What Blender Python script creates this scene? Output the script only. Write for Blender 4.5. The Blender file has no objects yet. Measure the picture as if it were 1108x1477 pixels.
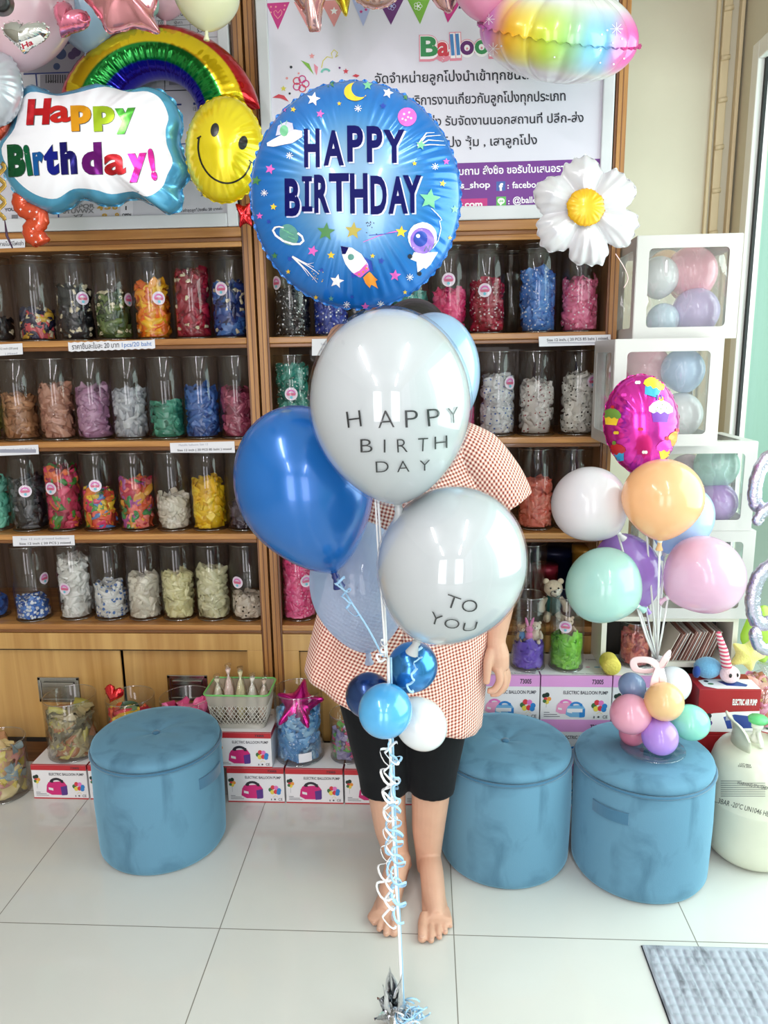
import bpy, bmesh, math, random
import numpy as np
from math import sin, cos, pi, radians, sqrt, atan2
from mathutils import Vector, Matrix, noise
from mathutils.bvhtree import BVHTree

rnd = random.Random(7)
SC = bpy.context.scene
COL = SC.collection

# ---------------------------------------------------------------- camera
F_PX, PITCH, YAW, ROLL, EYE = 1075.0, radians(11.67), radians(3.3), 0.0158, 1.46
CR = (Matrix.Rotation(YAW, 3, 'Z') @ Matrix.Rotation(pi / 2 - PITCH, 3, 'X') @ Matrix.Rotation(-ROLL, 3, 'Z'))
CAMP = Vector((0, 0, EYE))
cam_d = bpy.data.cameras.new('camera')
cam_d.sensor_fit = 'VERTICAL'; cam_d.sensor_height = 36.0
cam_d.lens = F_PX / 1477 * 36.0
cam_d.clip_start = 0.02
cam = bpy.data.objects.new('camera', cam_d); COL.objects.link(cam)
cam.matrix_world = Matrix.Translation(CAMP) @ CR.to_4x4()
SC.camera = cam

# ---------------------------------------------------------------- colour management, world, lights
SC.view_settings.view_transform = 'Standard'
SC.view_settings.look = 'None'
SC.view_settings.gamma = 1.0
SC.view_settings.use_curve_mapping = False
SC.view_settings.exposure = -0.4
SC.cycles.transparent_max_bounces = 32
SC.cycles.max_bounces = 10
SC.cycles.glossy_bounces = 5
SC.cycles.use_denoising = True
SC.cycles.caustics_reflective = False
SC.cycles.caustics_refractive = False
SC.cycles.sample_clamp_indirect = 6.0

world = bpy.data.worlds.new('daylight'); SC.world = world
world.use_nodes = True
wn = world.node_tree.nodes; wl = world.node_tree.links
wn['Background'].inputs['Color'].default_value = (0.97, 0.985, 1.0, 1)
wn['Background'].inputs['Strength'].default_value = 1.7

def area(name, loc, target, sx, sy, power, color=(1, 1, 1), spread=180):
    d = bpy.data.lights.new(name, 'AREA'); d.shape = 'RECTANGLE'; d.size = sx; d.size_y = sy
    d.energy = power; d.color = color; d.spread = radians(spread)
    o = bpy.data.objects.new(name, d); COL.objects.link(o)
    o.location = loc
    o.rotation_euler = (Vector(target) - Vector(loc)).to_track_quat('-Z', 'Y').to_euler()
    return o
# daylight through the two openings of the shop front behind the camera and through the glazed right-hand side
area('shopfront_daylight', (-1.05, -2.62, 1.25), (-0.7, 2.4, 0.9), 0.8, 2.3, 42, (1.0, 0.955, 1.0))
area('shopfront_daylight', (0.62, -2.62, 1.25), (0.4, 2.4, 0.9), 0.8, 2.3, 34, (1.0, 0.955, 1.0))
area('side_window_daylight', (2.05, 1.55, 1.45), (0.0, 1.55, 0.5), 2.3, 2.2, 128, (1.0, 0.885, 0.965))
LAMPS = ((-0.95, 0.30, 17), (0.55, 0.30, 11), (-0.95, -1.5, 22), (0.55, -1.5, 16))
for lx, ly, lp in LAMPS:
    area('tube_light', (lx, ly, 2.70), (lx, ly + .3, 0.0), 0.10, 1.15, lp, (1.0, 0.955, 0.995))

# ---------------------------------------------------------------- pixel helpers (photo pixel -> point on a plane)
def ray(x, y):
    return CR @ Vector(((x - 554) / F_PX, -(y - 738.5) / F_PX, -1.0))
def at(x, y, Y):
    d = ray(x, y); return CAMP + d * (Y / d.y)
def atz(x, y, Z=0.0):
    d = ray(x, y); return CAMP + d * ((Z - EYE) / d.z)
def atx(x, y, X):
    d = ray(x, y); return CAMP + d * (X / d.x)
def ppm(Y, x=554, y=738):       # metres per photo pixel at depth Y
    return (at(x + 1, y, Y) - at(x, y, Y)).length

# ---------------------------------------------------------------- materials
def lin(c):
    c = [v / 255.0 for v in c[:3]]
    return tuple(((v / 12.92) if v <= 0.04045 else ((v + 0.055) / 1.055) ** 2.4) for v in c) + (1.0,)
_M = {}
def nodes_of(m):
    m.use_nodes = True
    return m.node_tree.nodes, m.node_tree.links
def M(name, col, rough=0.5, metal=0.0, coat=0.0, sss=0.0, emit=0.0, spec=0.5, sheen=0.0, trans=0.0, bump=0.0, bscale=40, aniso=0.0, vary=0.0, vscale=6):
    if name in _M: return _M[name]
    m = bpy.data.materials.new(name); n, l = nodes_of(m)
    b = n['Principled BSDF']
    b.inputs['Base Color'].default_value = lin(col)
    b.inputs['Roughness'].default_value = rough
    b.inputs['Metallic'].default_value = metal
    b.inputs['Coat Weight'].default_value = coat
    b.inputs['Coat Roughness'].default_value = 0.06
    b.inputs['Specular IOR Level'].default_value = spec
    b.inputs['Sheen Weight'].default_value = sheen
    if sss:
        b.inputs['Subsurface Weight'].default_value = sss
        b.inputs['Subsurface Scale'].default_value = 0.02
        b.inputs['Subsurface Radius'].default_value = (1, .6, .5)
    if emit:
        b.inputs['Emission Color'].default_value = lin(col); b.inputs['Emission Strength'].default_value = emit
    if bump or vary:
        tc = n.new('ShaderNodeTexCoord')
        if bump:
            nz = n.new('ShaderNodeTexNoise'); nz.inputs['Scale'].default_value = bscale; nz.inputs['Detail'].default_value = 4
            bp = n.new('ShaderNodeBump'); bp.inputs['Strength'].default_value = bump; bp.inputs['Distance'].default_value = 0.004
            l.new(tc.outputs['Object'], nz.inputs['Vector']); l.new(nz.outputs['Fac'], bp.inputs['Height']); l.new(bp.outputs['Normal'], b.inputs['Normal'])
        if vary:
            n2 = n.new('ShaderNodeTexNoise'); n2.inputs['Scale'].default_value = vscale; n2.inputs['Detail'].default_value = 5
            hs = n.new('ShaderNodeHueSaturation'); hs.inputs['Color'].default_value = lin(col)
            mr = n.new('ShaderNodeMapRange'); mr.inputs['From Min'].default_value = .3; mr.inputs['From Max'].default_value = .7
            mr.inputs['To Min'].default_value = 1 - vary; mr.inputs['To Max'].default_value = 1 + vary
            l.new(tc.outputs['Object'], n2.inputs['Vector']); l.new(n2.outputs['Fac'], mr.inputs['Value']); l.new(mr.outputs['Result'], hs.inputs['Value'])
            l.new(hs.outputs['Color'], b.inputs['Base Color'])
    if trans:
        tr = n.new('ShaderNodeBsdfTranslucent'); tr.inputs['Color'].default_value = lin(col)
        mx = n.new('ShaderNodeMixShader'); mx.inputs['Fac'].default_value = trans
        out = n['Material Output']
        l.new(b.outputs[0], mx.inputs[1]); l.new(tr.outputs[0], mx.inputs[2]); l.new(mx.outputs[0], out.inputs['Surface'])
    _M[name] = m
    return m
def vcmat(name, rough=0.35, metal=0.0, coat=0.0, dots=None, dscale=75, dsize=0.22, trans=0.0, spec=.5, bump=0, bscale=60):
    """colour comes from the mesh's own 'Col' attribute (the printed or dyed colour); optional printed dots"""
    if name in _M: return _M[name]
    m = bpy.data.materials.new(name); n, l = nodes_of(m); b = n['Principled BSDF']
    a = n.new('ShaderNodeAttribute'); a.attribute_name = 'Col'
    b.inputs['Roughness'].default_value = rough; b.inputs['Metallic'].default_value = metal; b.inputs['Coat Weight'].default_value = coat
    b.inputs['Coat Roughness'].default_value = 0.05; b.inputs['Specular IOR Level'].default_value = spec
    src = a.outputs['Color']
    if dots:
        tc = n.new('ShaderNodeTexCoord'); v = n.new('ShaderNodeTexVoronoi'); v.inputs['Scale'].default_value = dscale
        v.inputs['Randomness'].default_value = .75
        lt = n.new('ShaderNodeMath'); lt.operation = 'LESS_THAN'; lt.inputs[1].default_value = dsize
        mx = n.new('ShaderNodeMixRGB'); mx.inputs['Color2'].default_value = lin(dots)
        l.new(tc.outputs['Object'], v.inputs['Vector']); l.new(v.outputs['Distance'], lt.inputs[0]); l.new(lt.outputs[0], mx.inputs['Fac'])
        l.new(src, mx.inputs['Color1']); src = mx.outputs['Color']
    l.new(src, b.inputs['Base Color'])
    if bump:
        tc = n.new('ShaderNodeTexCoord'); nz = n.new('ShaderNodeTexNoise'); nz.inputs['Scale'].default_value = bscale
        bp = n.new('ShaderNodeBump'); bp.inputs['Strength'].default_value = bump; bp.inputs['Distance'].default_value = .003
        l.new(tc.outputs['Object'], nz.inputs['Vector']); l.new(nz.outputs['Fac'], bp.inputs['Height']); l.new(bp.outputs['Normal'], b.inputs['Normal'])
    if trans:
        tr = n.new('ShaderNodeBsdfTranslucent'); l.new(src, tr.inputs['Color'])
        mx = n.new('ShaderNodeMixShader'); mx.inputs['Fac'].default_value = trans
        l.new(b.outputs[0], mx.inputs[1]); l.new(tr.outputs[0], mx.inputs[2]); l.new(mx.outputs[0], n['Material Output'].inputs['Surface'])
    _M[name] = m
    return m
def clear(name, tint=(255, 255, 255), blend=0.12, rough=0.03, maxr=0.9, base=0.03, milk=0.0, milkcol=(255, 255, 255)):
    """thin clear plastic or glass sheet: transparent, more reflective at a grazing angle"""
    if name in _M: return _M[name]
    m = bpy.data.materials.new(name); n, l = nodes_of(m)
    n.remove(n['Principled BSDF'])
    t = n.new('ShaderNodeBsdfTransparent'); t.inputs['Color'].default_value = lin(tint)
    g = n.new('ShaderNodeBsdfGlossy'); g.inputs['Roughness'].default_value = rough
    lw = n.new('ShaderNodeLayerWeight'); lw.inputs['Blend'].default_value = blend
    mr = n.new('ShaderNodeMapRange'); mr.inputs['To Min'].default_value = base; mr.inputs['To Max'].default_value = maxr
    mx = n.new('ShaderNodeMixShader')
    l.new(lw.outputs['Facing'], mr.inputs['Value'])
    pw = n.new('ShaderNodeMath'); pw.operation = 'POWER'; pw.inputs[1].default_value = 3.0
    l.new(lw.outputs['Facing'], pw.inputs[0]); l.new(pw.outputs[0], mr.inputs['Value'])
    l.new(mr.outputs['Result'], mx.inputs['Fac']); l.new(t.outputs[0], mx.inputs[1]); l.new(g.outputs[0], mx.inputs[2])
    last = mx
    if milk:
        d = n.new('ShaderNodeBsdfDiffuse'); d.inputs['Color'].default_value = lin(milkcol)
        tl = n.new('ShaderNodeBsdfTranslucent'); tl.inputs['Color'].default_value = lin(milkcol)
        dm = n.new('ShaderNodeMixShader'); dm.inputs['Fac'].default_value = .4
        l.new(d.outputs[0], dm.inputs[1]); l.new(tl.outputs[0], dm.inputs[2])
        m2 = n.new('ShaderNodeMixShader'); m2.inputs['Fac'].default_value = milk
        l.new(mx.outputs[0], m2.inputs[1]); l.new(dm.outputs[0], m2.inputs[2]); last = m2
    l.new(last.outputs[0], n['Material Output'].inputs['Surface'])
    _M[name] = m
    return m
def wood(name, c1, c2, rough=0.35, axis='X', scale=1.0, coat=0.2):
    if name in _M: return _M[name]
    m = bpy.data.materials.new(name); n, l = nodes_of(m); b = n['Principled BSDF']
    tc = n.new('ShaderNodeTexCoord'); mp = n.new('ShaderNodeMapping')
    s = {'X': (1.2, 26, 26), 'Z': (26, 26, 1.2), 'Y': (26, 1.2, 26)}[axis]
    mp.inputs['Scale'].default_value = [v * scale for v in s]
    nz = n.new('ShaderNodeTexNoise'); nz.inputs['Scale'].default_value = 1.6; nz.inputs['Detail'].default_value = 6; nz.inputs['Distortion'].default_value = .6
    cr = n.new('ShaderNodeValToRGB'); cr.color_ramp.elements[0].position = .35; cr.color_ramp.elements[1].position = .68
    cr.color_ramp.elements[0].color = lin(c1); cr.color_ramp.elements[1].color = lin(c2)
    l.new(tc.outputs['Object'], mp.inputs['Vector']); l.new(mp.outputs['Vector'], nz.inputs['Vector']); l.new(nz.outputs['Fac'], cr.inputs['Fac'])
    l.new(cr.outputs['Color'], b.inputs['Base Color']); b.inputs['Roughness'].default_value = rough; b.inputs['Coat Weight'].default_value = coat
    _M[name] = m
    return m

# ---------------------------------------------------------------- mesh builder
class MB:
    def __init__(s):
        s.v = []; s.f = []; s.m = []; s.sm = []; s.c = None; s.uv = None
        s.T = Matrix.Identity(4)
    def _add(s, vs, fs, mi=0, smooth=False, cols=None):
        b = len(s.v)
        for p in vs: s.v.append(tuple(s.T @ Vector(p)))
        for f in fs: s.f.append(tuple(i + b for i in f)); s.m.append(mi); s.sm.append(smooth)
        if cols is not None and s.c is None: s.c = [(1, 1, 1, 1)] * b
        if s.c is not None:
            if cols is None: cols = [(1, 1, 1, 1)] * len(vs)
            elif isinstance(cols, tuple): cols = [cols] * len(vs)
            s.c.extend(cols)
        return s
    def box(s, x0, x1, y0, y1, z0, z1, mi=0):
        vs = [(x0, y0, z0), (x1, y0, z0), (x1, y1, z0), (x0, y1, z0), (x0, y0, z1), (x1, y0, z1), (x1, y1, z1), (x0, y1, z1)]
        return s._add(vs, [(0, 3, 2, 1), (4, 5, 6, 7), (0, 1, 5, 4), (1, 2, 6, 5), (2, 3, 7, 6), (3, 0, 4, 7)], mi)
    def lathe(s, prof, c=(0, 0, 0), seg=32, mi=0, smooth=True, ax=None, sy=1.0, cols=None):
        """prof: list of (r, h) from bottom to top along ax (default +Z)"""
        Q = Matrix.Identity(3) if ax is None else Vector((0, 0, 1)).rotation_difference(Vector(ax).normalized()).to_matrix()
        vs = []; n = len(prof); c = Vector(c)
        for r, h in prof:
            for k in range(seg):
                a = 2 * pi * k / seg
                vs.append(c + Q @ Vector((r * cos(a), r * sin(a) * sy, h)))
        fs = []
        for i in range(n - 1):
            for k in range(seg):
                k2 = (k + 1) % seg
                fs.append((i * seg + k, i * seg + k2, (i + 1) * seg + k2, (i + 1) * seg + k))
        if prof[0][0] > 1e-6: fs.append(tuple(reversed(range(seg))))
        if prof[-1][0] > 1e-6: fs.append(tuple(range((n - 1) * seg, n * seg)))
        return s._add(vs, fs, mi, smooth, cols)
    def tube(s, pts, rad, seg=10, mi=0, smooth=True, flat=1.0, up=None, caps=True, cols=None):
        pts = [Vector(p) for p in pts]; n = len(pts)
        if not hasattr(rad, '__len__'): rad = [rad] * n
        vs = []; prev = None
        for i in range(n):
            t = (pts[min(i + 1, n - 1)] - pts[max(i - 1, 0)])
            if t.length < 1e-9: t = Vector((0, 0, 1))
            t.normalize()
            if prev is None:
                a = Vector(up) if up is not None else (Vector((0, 0, 1)) if abs(t.z) < .9 else Vector((0, 1, 0)))
                u = (a - t * a.dot(t)).normalized()
            else:
                u = (prev - t * prev.dot(t))
                u = u.normalized() if u.length > 1e-6 else prev
            prev = u; w = t.cross(u)
            r = rad[i]; ra, rb = (r if hasattr(r, '__len__') else (r, r * flat))
            for k in range(seg):
                a = 2 * pi * k / seg
                vs.append(pts[i] + w * (ra * cos(a)) + u * (rb * sin(a)))
        fs = []
        for i in range(n - 1):
            for k in range(seg):
                k2 = (k + 1) % seg
                fs.append((i * seg + k, i * seg + k2, (i + 1) * seg + k2, (i + 1) * seg + k))
        if caps:
            fs.append(tuple(reversed(range(seg)))); fs.append(tuple(range((n - 1) * seg, n * seg)))
        return s._add(vs, fs, mi, smooth, cols)
    def ell(s, c, rx, ry=None, rz=None, seg=20, rings=12, mi=0, R=None, cols=None):
        ry = rx if ry is None else ry; rz = rx if rz is None else rz
        c = Vector(c); vs = []
        for i in range(rings + 1):
            t = pi * i / rings
            for k in range(seg):
                a = 2 * pi * k / seg
                p = Vector((rx * sin(t) * cos(a), ry * sin(t) * sin(a), -rz * cos(t)))
                vs.append(c + (R @ p if R is not None else p))
        fs = []
        for i in range(rings):
            for k in range(seg):
                k2 = (k + 1) % seg
                fs.append((i * seg + k, i * seg + k2, (i + 1) * seg + k2, (i + 1) * seg + k))
        return s._add(vs, fs, mi, True, cols)
    def prism(s, poly, o, ux, uy, depth, mi=0, cols=None):
        """2-D outline extruded by depth along ux x uy (towards the viewer when positive)"""
        o, ux, uy = Vector(o), Vector(ux), Vector(uy); nrm = ux.cross(uy).normalized()
        n = len(poly)
        from mathutils.geometry import tessellate_polygon
        area2 = sum(poly[i][0] * poly[(i + 1) % n][1] - poly[(i + 1) % n][0] * poly[i][1] for i in range(n))
        if area2 < 0: poly = poly[::-1]
        fr = [o + ux * p[0] + uy * p[1] + nrm * depth for p in poly]
        bk = [o + ux * p[0] + uy * p[1] for p in poly]
        tri = tessellate_polygon([[Vector((p[0], p[1], 0)) for p in poly]])
        fs = []
        for t in tri:
            a, b, c = t
            ar = (poly[b][0] - poly[a][0]) * (poly[c][1] - poly[a][1]) - (poly[c][0] - poly[a][0]) * (poly[b][1] - poly[a][1])
            if ar < 0: a, c = c, a
            fs.append((a, b, c)); fs.append((c + n, b + n, a + n))
        for i in range(n):
            j = (i + 1) % n; fs.append((i, i + n, j + n, j))
        return s._add(fr + bk, fs, mi, False, cols)
    def build(s, name, mats, parent=None, loc=None, bevel=0, seg=2, subsurf=0, world=True):
        me = bpy.data.meshes.new(name)
        off = Vector((0, 0, 0))
        if parent is not None and world:
            p = parent
            while p is not None: off = off + p.location; p = p.parent
        if loc is not None: off = off + (Vector(loc) if parent is None else Vector((0, 0, 0)))
        vs = [(v[0] - off.x, v[1] - off.y, v[2] - off.z) for v in s.v]
        me.from_pydata(vs, [], s.f)
        if not isinstance(mats, (list, tuple)): mats = [mats]
        for m in mats: me.materials.append(m)
        me.polygons.foreach_set('material_index', s.m)
        me.polygons.foreach_set('use_smooth', s.sm)
        if s.c is not None:
            ca = me.color_attributes.new('Col', 'FLOAT_COLOR', 'POINT')
            ca.data.foreach_set('color', np.array(s.c, dtype=np.float32).ravel())
        me.update()
        o = bpy.data.objects.new(name, me); COL.objects.link(o)
        if parent is not None: o.parent = parent
        elif loc is not None: o.location = loc
        if bevel:
            b = o.modifiers.new('b', 'BEVEL'); b.width = bevel; b.segments = seg; b.limit_method = 'ANGLE'; b.angle_limit = radians(40)
            wnm = o.modifiers.new('w', 'WEIGHTED_NORMAL') if False else None
        if subsurf:
            sb = o.modifiers.new('s', 'SUBSURF'); sb.levels = subsurf; sb.render_levels = subsurf
        return o

def tag(o, label=None, cat=None, group=None, kind=None):
    if label: o['label'] = label
    if cat: o['category'] = cat
    if group: o['group'] = group
    if kind: o['kind'] = kind
    return o
def thing(name, loc, label, cat, group=None, rz=0):
    o = bpy.data.objects.new(name, None); COL.objects.link(o); o.empty_display_size = .05
    o.location = loc; o.rotation_euler = (0, 0, rz)
    return tag(o, label, cat, group)
def kids(o): return [c for c in bpy.data.objects if c.parent == o]
def dup(root, loc, label, group=None, rz=None):
    r = root.copy(); COL.objects.link(r); r.location = loc; r['label'] = label
    if rz is not None: r.rotation_euler = (0, 0, rz)
    if group: r['group'] = group
    for ch in kids(root):
        c = ch.copy(); COL.objects.link(c); c.parent = r
        for g in kids(ch):
            d = g.copy(); COL.objects.link(d); d.parent = c
    return r

# ---------------------------------------------------------------- text and printed shapes
_TC = {}
def text_geo(s, bold=0.0, spacing=1.0, res=4):
    key = (s, bold, spacing, res)
    if key in _TC: return _TC[key]
    c = bpy.data.curves.new('t', 'FONT'); c.body = s; c.size = 1.0; c.offset = bold; c.space_character = spacing
    c.resolution_u = res; c.fill_mode = 'FRONT'; c.dimensions = '2D'
    o = bpy.data.objects.new('t', c); COL.objects.link(o)
    dg = bpy.context.evaluated_depsgraph_get(); ev = o.evaluated_get(dg)
    me = ev.to_mesh()
    me.calc_loop_triangles()
    vs = [(v.co.x, v.co.y) for v in me.vertices]; ts = [tuple(t.vertices) for t in me.loop_triangles]
    ev.to_mesh_clear(); bpy.data.objects.remove(o); bpy.data.curves.remove(c)
    _TC[key] = (vs, ts)
    return vs, ts
def txt(s, x0, y0, x1, y1, h, bold=0.0, spacing=1.0, slant=0.0, res=4):
    """text in photo pixels: baseline from (x0,y0) to (x1,y1), capital height h (pixels, y down)"""
    vs, ts = text_geo(s, bold, spacing, res)
    if not vs: return ([], [])
    ax = min(v[0] for v in vs); bx = max(v[0] for v in vs)
    dx, dy = (x1 - x0), (y1 - y0); L = math.hypot(dx, dy); ux, uy = dx / L, dy / L
    k = L / (bx - ax); kh = h / 0.727
    out = []
    for u, v in vs:
        U = (u - ax) * k + slant * v * kh; V = v * kh
        out.append((x0 + ux * U + uy * V, y0 + uy * U - ux * V))
    return out, ts
def polyshape(pts):
    from mathutils.geometry import tessellate_polygon
    return list(pts), [tuple(t) for t in tessellate_polygon([[Vector((p[0], p[1], 0)) for p in pts]])]
def disc(x, y, rx, ry=None, n=20, rot=0.0):
    ry = rx if ry is None else ry
    return polyshape([(x + rx * cos(a) * cos(rot) - ry * sin(a) * sin(rot), y + rx * cos(a) * sin(rot) + ry * sin(a) * cos(rot)) for a in [2 * pi * k / n for k in range(n)]])
def star(x, y, r, rot=0.0, n=5, inner=.45, sq=1.0):
    return polyshape([(x + (r if k % 2 == 0 else r * inner) * sin(rot + pi * k / n), y - sq * (r if k % 2 == 0 else r * inner) * cos(rot + pi * k / n)) for k in range(2 * n)])
def stroke(pts, w):
    L = []; R_ = []
    n = len(pts)
    for i in range(n):
        a = pts[max(i - 1, 0)]; b = pts[min(i + 1, n - 1)]
        dx, dy = b[0] - a[0], b[1] - a[1]; q = math.hypot(dx, dy) or 1
        ww = w[i] if hasattr(w, '__len__') else w
        L.append((pts[i][0] - dy / q * ww / 2, pts[i][1] + dx / q * ww / 2)); R_.append((pts[i][0] + dy / q * ww / 2, pts[i][1] - dx / q * ww / 2))
    vs = L + R_; ts = []
    for i in range(n - 1):
        ts += [(i, i + 1, n + i + 1), (i, n + i + 1, n + i)]
    return vs, ts
def rect(x0, y0, x1, y1): return polyshape([(x0, y0), (x1, y0), (x1, y1), (x0, y1)])
def quad(*p): return polyshape(list(p))
def arc(cx, cy, rx, ry, a0, a1, n=24):
    return [(cx + rx * cos(radians(a0 + (a1 - a0) * k / n)), cy + ry * sin(radians(a0 + (a1 - a0) * k / n))) for k in range(n + 1)]

def split_tris(vs, ts, L):
    vs = list(vs); out = []; st = list(ts)
    L2 = L * L
    while st:
        a, b, c = st.pop()
        A, B, C = vs[a], vs[b], vs[c]
        d = [((A[0]-B[0])**2 + (A[1]-B[1])**2, a, b, c), ((B[0]-C[0])**2 + (B[1]-C[1])**2, b, c, a), ((C[0]-A[0])**2 + (C[1]-A[1])**2, c, a, b)]
        m = max(d)
        if m[0] <= L2: out.append((a, b, c)); continue
        _, i, j, k = m
        vs.append(((vs[i][0] + vs[j][0]) / 2, (vs[i][1] + vs[j][1]) / 2)); q = len(vs) - 1
        st.append((i, q, k)); st.append((q, j, k))
    return vs, out
def wpos(o):
    p = Vector((0, 0, 0))
    while o is not None: p = p + o.location; o = o.parent
    return p
def decal(name, target, items, mats, L=None, off=0.0006, parent=None, step=.00025):
    """print flat shapes (photo pixels) on the surface of target; items: list of ((verts, tris), mat_index)"""
    me = target.data; w = wpos(target)
    bvh = BVHTree.FromPolygons([v.co + w for v in me.vertices], [tuple(p.vertices) for p in me.polygons])
    mb = MB(); done = []
    for (sh, mi) in items:
        vs, ts = sh
        if not vs: continue
        bb = (min(v[0] for v in vs), max(v[0] for v in vs), min(v[1] for v in vs), max(v[1] for v in vs))
        k = 1 + max([d[4] for d in done if d[0] < bb[1] and d[1] > bb[0] and d[2] < bb[3] and d[3] > bb[2]], default=-1); done.append(bb + (k,))
        if L: vs, ts = split_tris(vs, ts, L)
        P = []; 
        for x, y in vs:
            d = ray(x, y).normalized()
            h = bvh.ray_cast(CAMP, d)
            if h[0] is None: P.append(None)
            else:
                nn = h[1] if h[1].dot(d) < 0 else -h[1]
                P.append(h[0] + nn * (off + k * step))
        idx = {}; V = []; Fs = []
        for t in ts:
            if any(P[i] is None for i in t): continue
            f = []
            for i in t:
                if i not in idx: idx[i] = len(V); V.append(P[i])
                f.append(idx[i])
            nrm = (V[f[1]] - V[f[0]]).cross(V[f[2]] - V[f[0]])
            if nrm.dot(V[f[0]] - CAMP) > 0: f = f[::-1]
            Fs.append(tuple(f))
        mb._add(V, Fs, mi, True)
    return mb.build(name, mats, parent if parent is not None else target)
def flatprint(mb, items, Y=None, o=None, ux=None, uy=None, off=0.0006):
    """add flat shapes to mb: on the plane Y (photo pixels) or in the local frame o/ux/uy"""
    for k, (sh, mi) in enumerate(items):
        vs, ts = sh
        if Y is not None: V = [at(x, y, Y) + Vector((0, -off - k * 9e-6, 0)) for x, y in vs]
        else:
            nn = -ux.cross(uy).normalized(); V = [o + ux * x + uy * y + nn * (off + k * 9e-6) for x, y in vs]
        nrm_ref = Vector((0, -1, 0)) if Y is not None else nn
        Fs = []
        for t in ts:
            nr = (V[t[1]] - V[t[0]]).cross(V[t[2]] - V[t[0]])
            Fs.append(t if nr.dot(nrm_ref) > 0 else t[::-1])
        mb._add(V, Fs, mi)

# ================================================================ SETTING
YC = 2.46           # front plane of the cabinets
YW = 3.05           # back wall
XW = 1.15           # right-hand wall
def tile_floor_mat():
    m = bpy.data.materials.new('glossy_tile'); n, l = nodes_of(m); b = n['Principled BSDF']
    tc = n.new('ShaderNodeTexCoord'); sp = n.new('ShaderNodeSeparateXYZ'); l.new(tc.outputs['Object'], sp.inputs[0])
    fs = []
    for ch, o in (('X', 0.067), ('Y', 1.668)):
        a = n.new('ShaderNodeMath'); a.operation = 'SUBTRACT'; a.inputs[1].default_value = o - 0.6125 * 20
        d = n.new('ShaderNodeMath'); d.operation = 'DIVIDE'; d.inputs[1].default_value = 0.6125
        f = n.new('ShaderNodeMath'); f.operation = 'FRACT'
        p = n.new('ShaderNodeMath'); p.operation = 'PINGPONG'; p.inputs[1].default_value = 0.5
        c = n.new('ShaderNodeMath'); c.operation = 'LESS_THAN'; c.inputs[1].default_value = 0.0022
        l.new(sp.outputs[ch], a.inputs[0]); l.new(a.outputs[0], d.inputs[0]); l.new(d.outputs[0], f.inputs[0]); l.new(f.outputs[0], p.inputs[0]); l.new(p.outputs[0], c.inputs[0]); fs.append(c)
    mx = n.new('ShaderNodeMath'); mx.operation = 'MAXIMUM'; l.new(fs[0].outputs[0], mx.inputs[0]); l.new(fs[1].outputs[0], mx.inputs[1])
    nz = n.new('ShaderNodeTexNoise'); nz.inputs['Scale'].default_value = 3; nz.inputs['Detail'].default_value = 5
    l.new(tc.outputs['Object'], nz.inputs['Vector'])
    cr = n.new('ShaderNodeValToRGB'); cr.color_ramp.elements[0].color = lin((204, 204, 199)); cr.color_ramp.elements[1].color = lin((213, 213, 208))
    l.new(nz.outputs['Fac'], cr.inputs['Fac'])
    cm = n.new('ShaderNodeMixRGB'); cm.inputs['Color2'].default_value = lin((128, 124, 116)); l.new(mx.outputs[0], cm.inputs['Fac']); l.new(cr.outputs['Color'], cm.inputs['Color1'])
    l.new(cm.outputs['Color'], b.inputs['Base Color'])
    rm = n.new('ShaderNodeMapRange'); rm.inputs['To Min'].default_value = .07; rm.inputs['To Max'].default_value = .5; l.new(mx.outputs[0], rm.inputs['Value']); l.new(rm.outputs[0], b.inputs['Roughness'])
    n2 = n.new('ShaderNodeTexNoise'); n2.inputs['Scale'].default_value = 5; bp = n.new('ShaderNodeBump'); bp.inputs['Strength'].default_value = .05; bp.inputs['Distance'].default_value = .01
    l.new(tc.outputs['Object'], n2.inputs['Vector']); l.new(n2.outputs['Fac'], bp.inputs['Height']); l.new(bp.outputs['Normal'], b.inputs['Normal'])
    return m
def struct(name, mb, mats, **k): return tag(mb.build(name, mats, **k), kind='structure')
cream = M('cream_wall_paint', (217, 212, 194), .6, bump=.15, bscale=9, vary=.05, vscale=2.5)
mb = MB(); mb.box(-2.9, 2.6, -3.2, YW, -.05, 0); struct('floor', mb, tile_floor_mat())
mb = MB(); mb.box(-2.9, XW + .12, YW, YW + .12, 0, 2.9); struct('wall_back', mb, cream)
mb = MB(); mb.box(-3.0, -2.9, -3.2, YW + .12, 0, 2.9); struct('wall_left', mb, M('left_wall_paint', (170, 164, 152), .6))
mb = MB(); mb.box(-3.0, XW + .12, -3.2, YW + .12, 2.9, 3.0); struct('ceiling', mb, M('ceiling_white', (235, 233, 226), .7))
# right wall: a pier beside the corner and a lintel over the glazed door
yE = atx(1091, 70, XW).y                      # where the white door frame starts
zL = atx(1091, 66, XW).z
mb = MB(); mb.box(XW, XW + .044, yE, YW, 0, 2.9); mb.box(XW, XW + .044, -3.2, yE, zL, 2.9); struct('wall_right', mb, cream)
white = M('white_powdercoat', (236, 238, 236), .3)
mb = MB()
fw = .055
mb.box(XW - .012, XW + .042, yE - fw, yE, 0, zL); mb.box(XW - .012, XW + .042, -.9, yE - fw, zL - .06, zL); mb.box(XW - .012, XW + .042, .5, .56, 0, zL - .06)
struct('door_1', mb, white, bevel=.004)
mb = MB(); mb.box(XW + .01, XW + .02, yE - fw - .016, yE - fw, 0.03, zL - .06)
g = mb.build('door_gasket', M('black_rubber', (22, 24, 26), .6)); tag(g, kind='structure')
mb = MB(); mb.box(XW + .03, XW + .036, -.9, yE - fw - .01, .03, zL - .06)
struct('door_glass', mb, clear('green_glass', (232, 246, 240), .1, .02, .25, .03))
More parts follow.
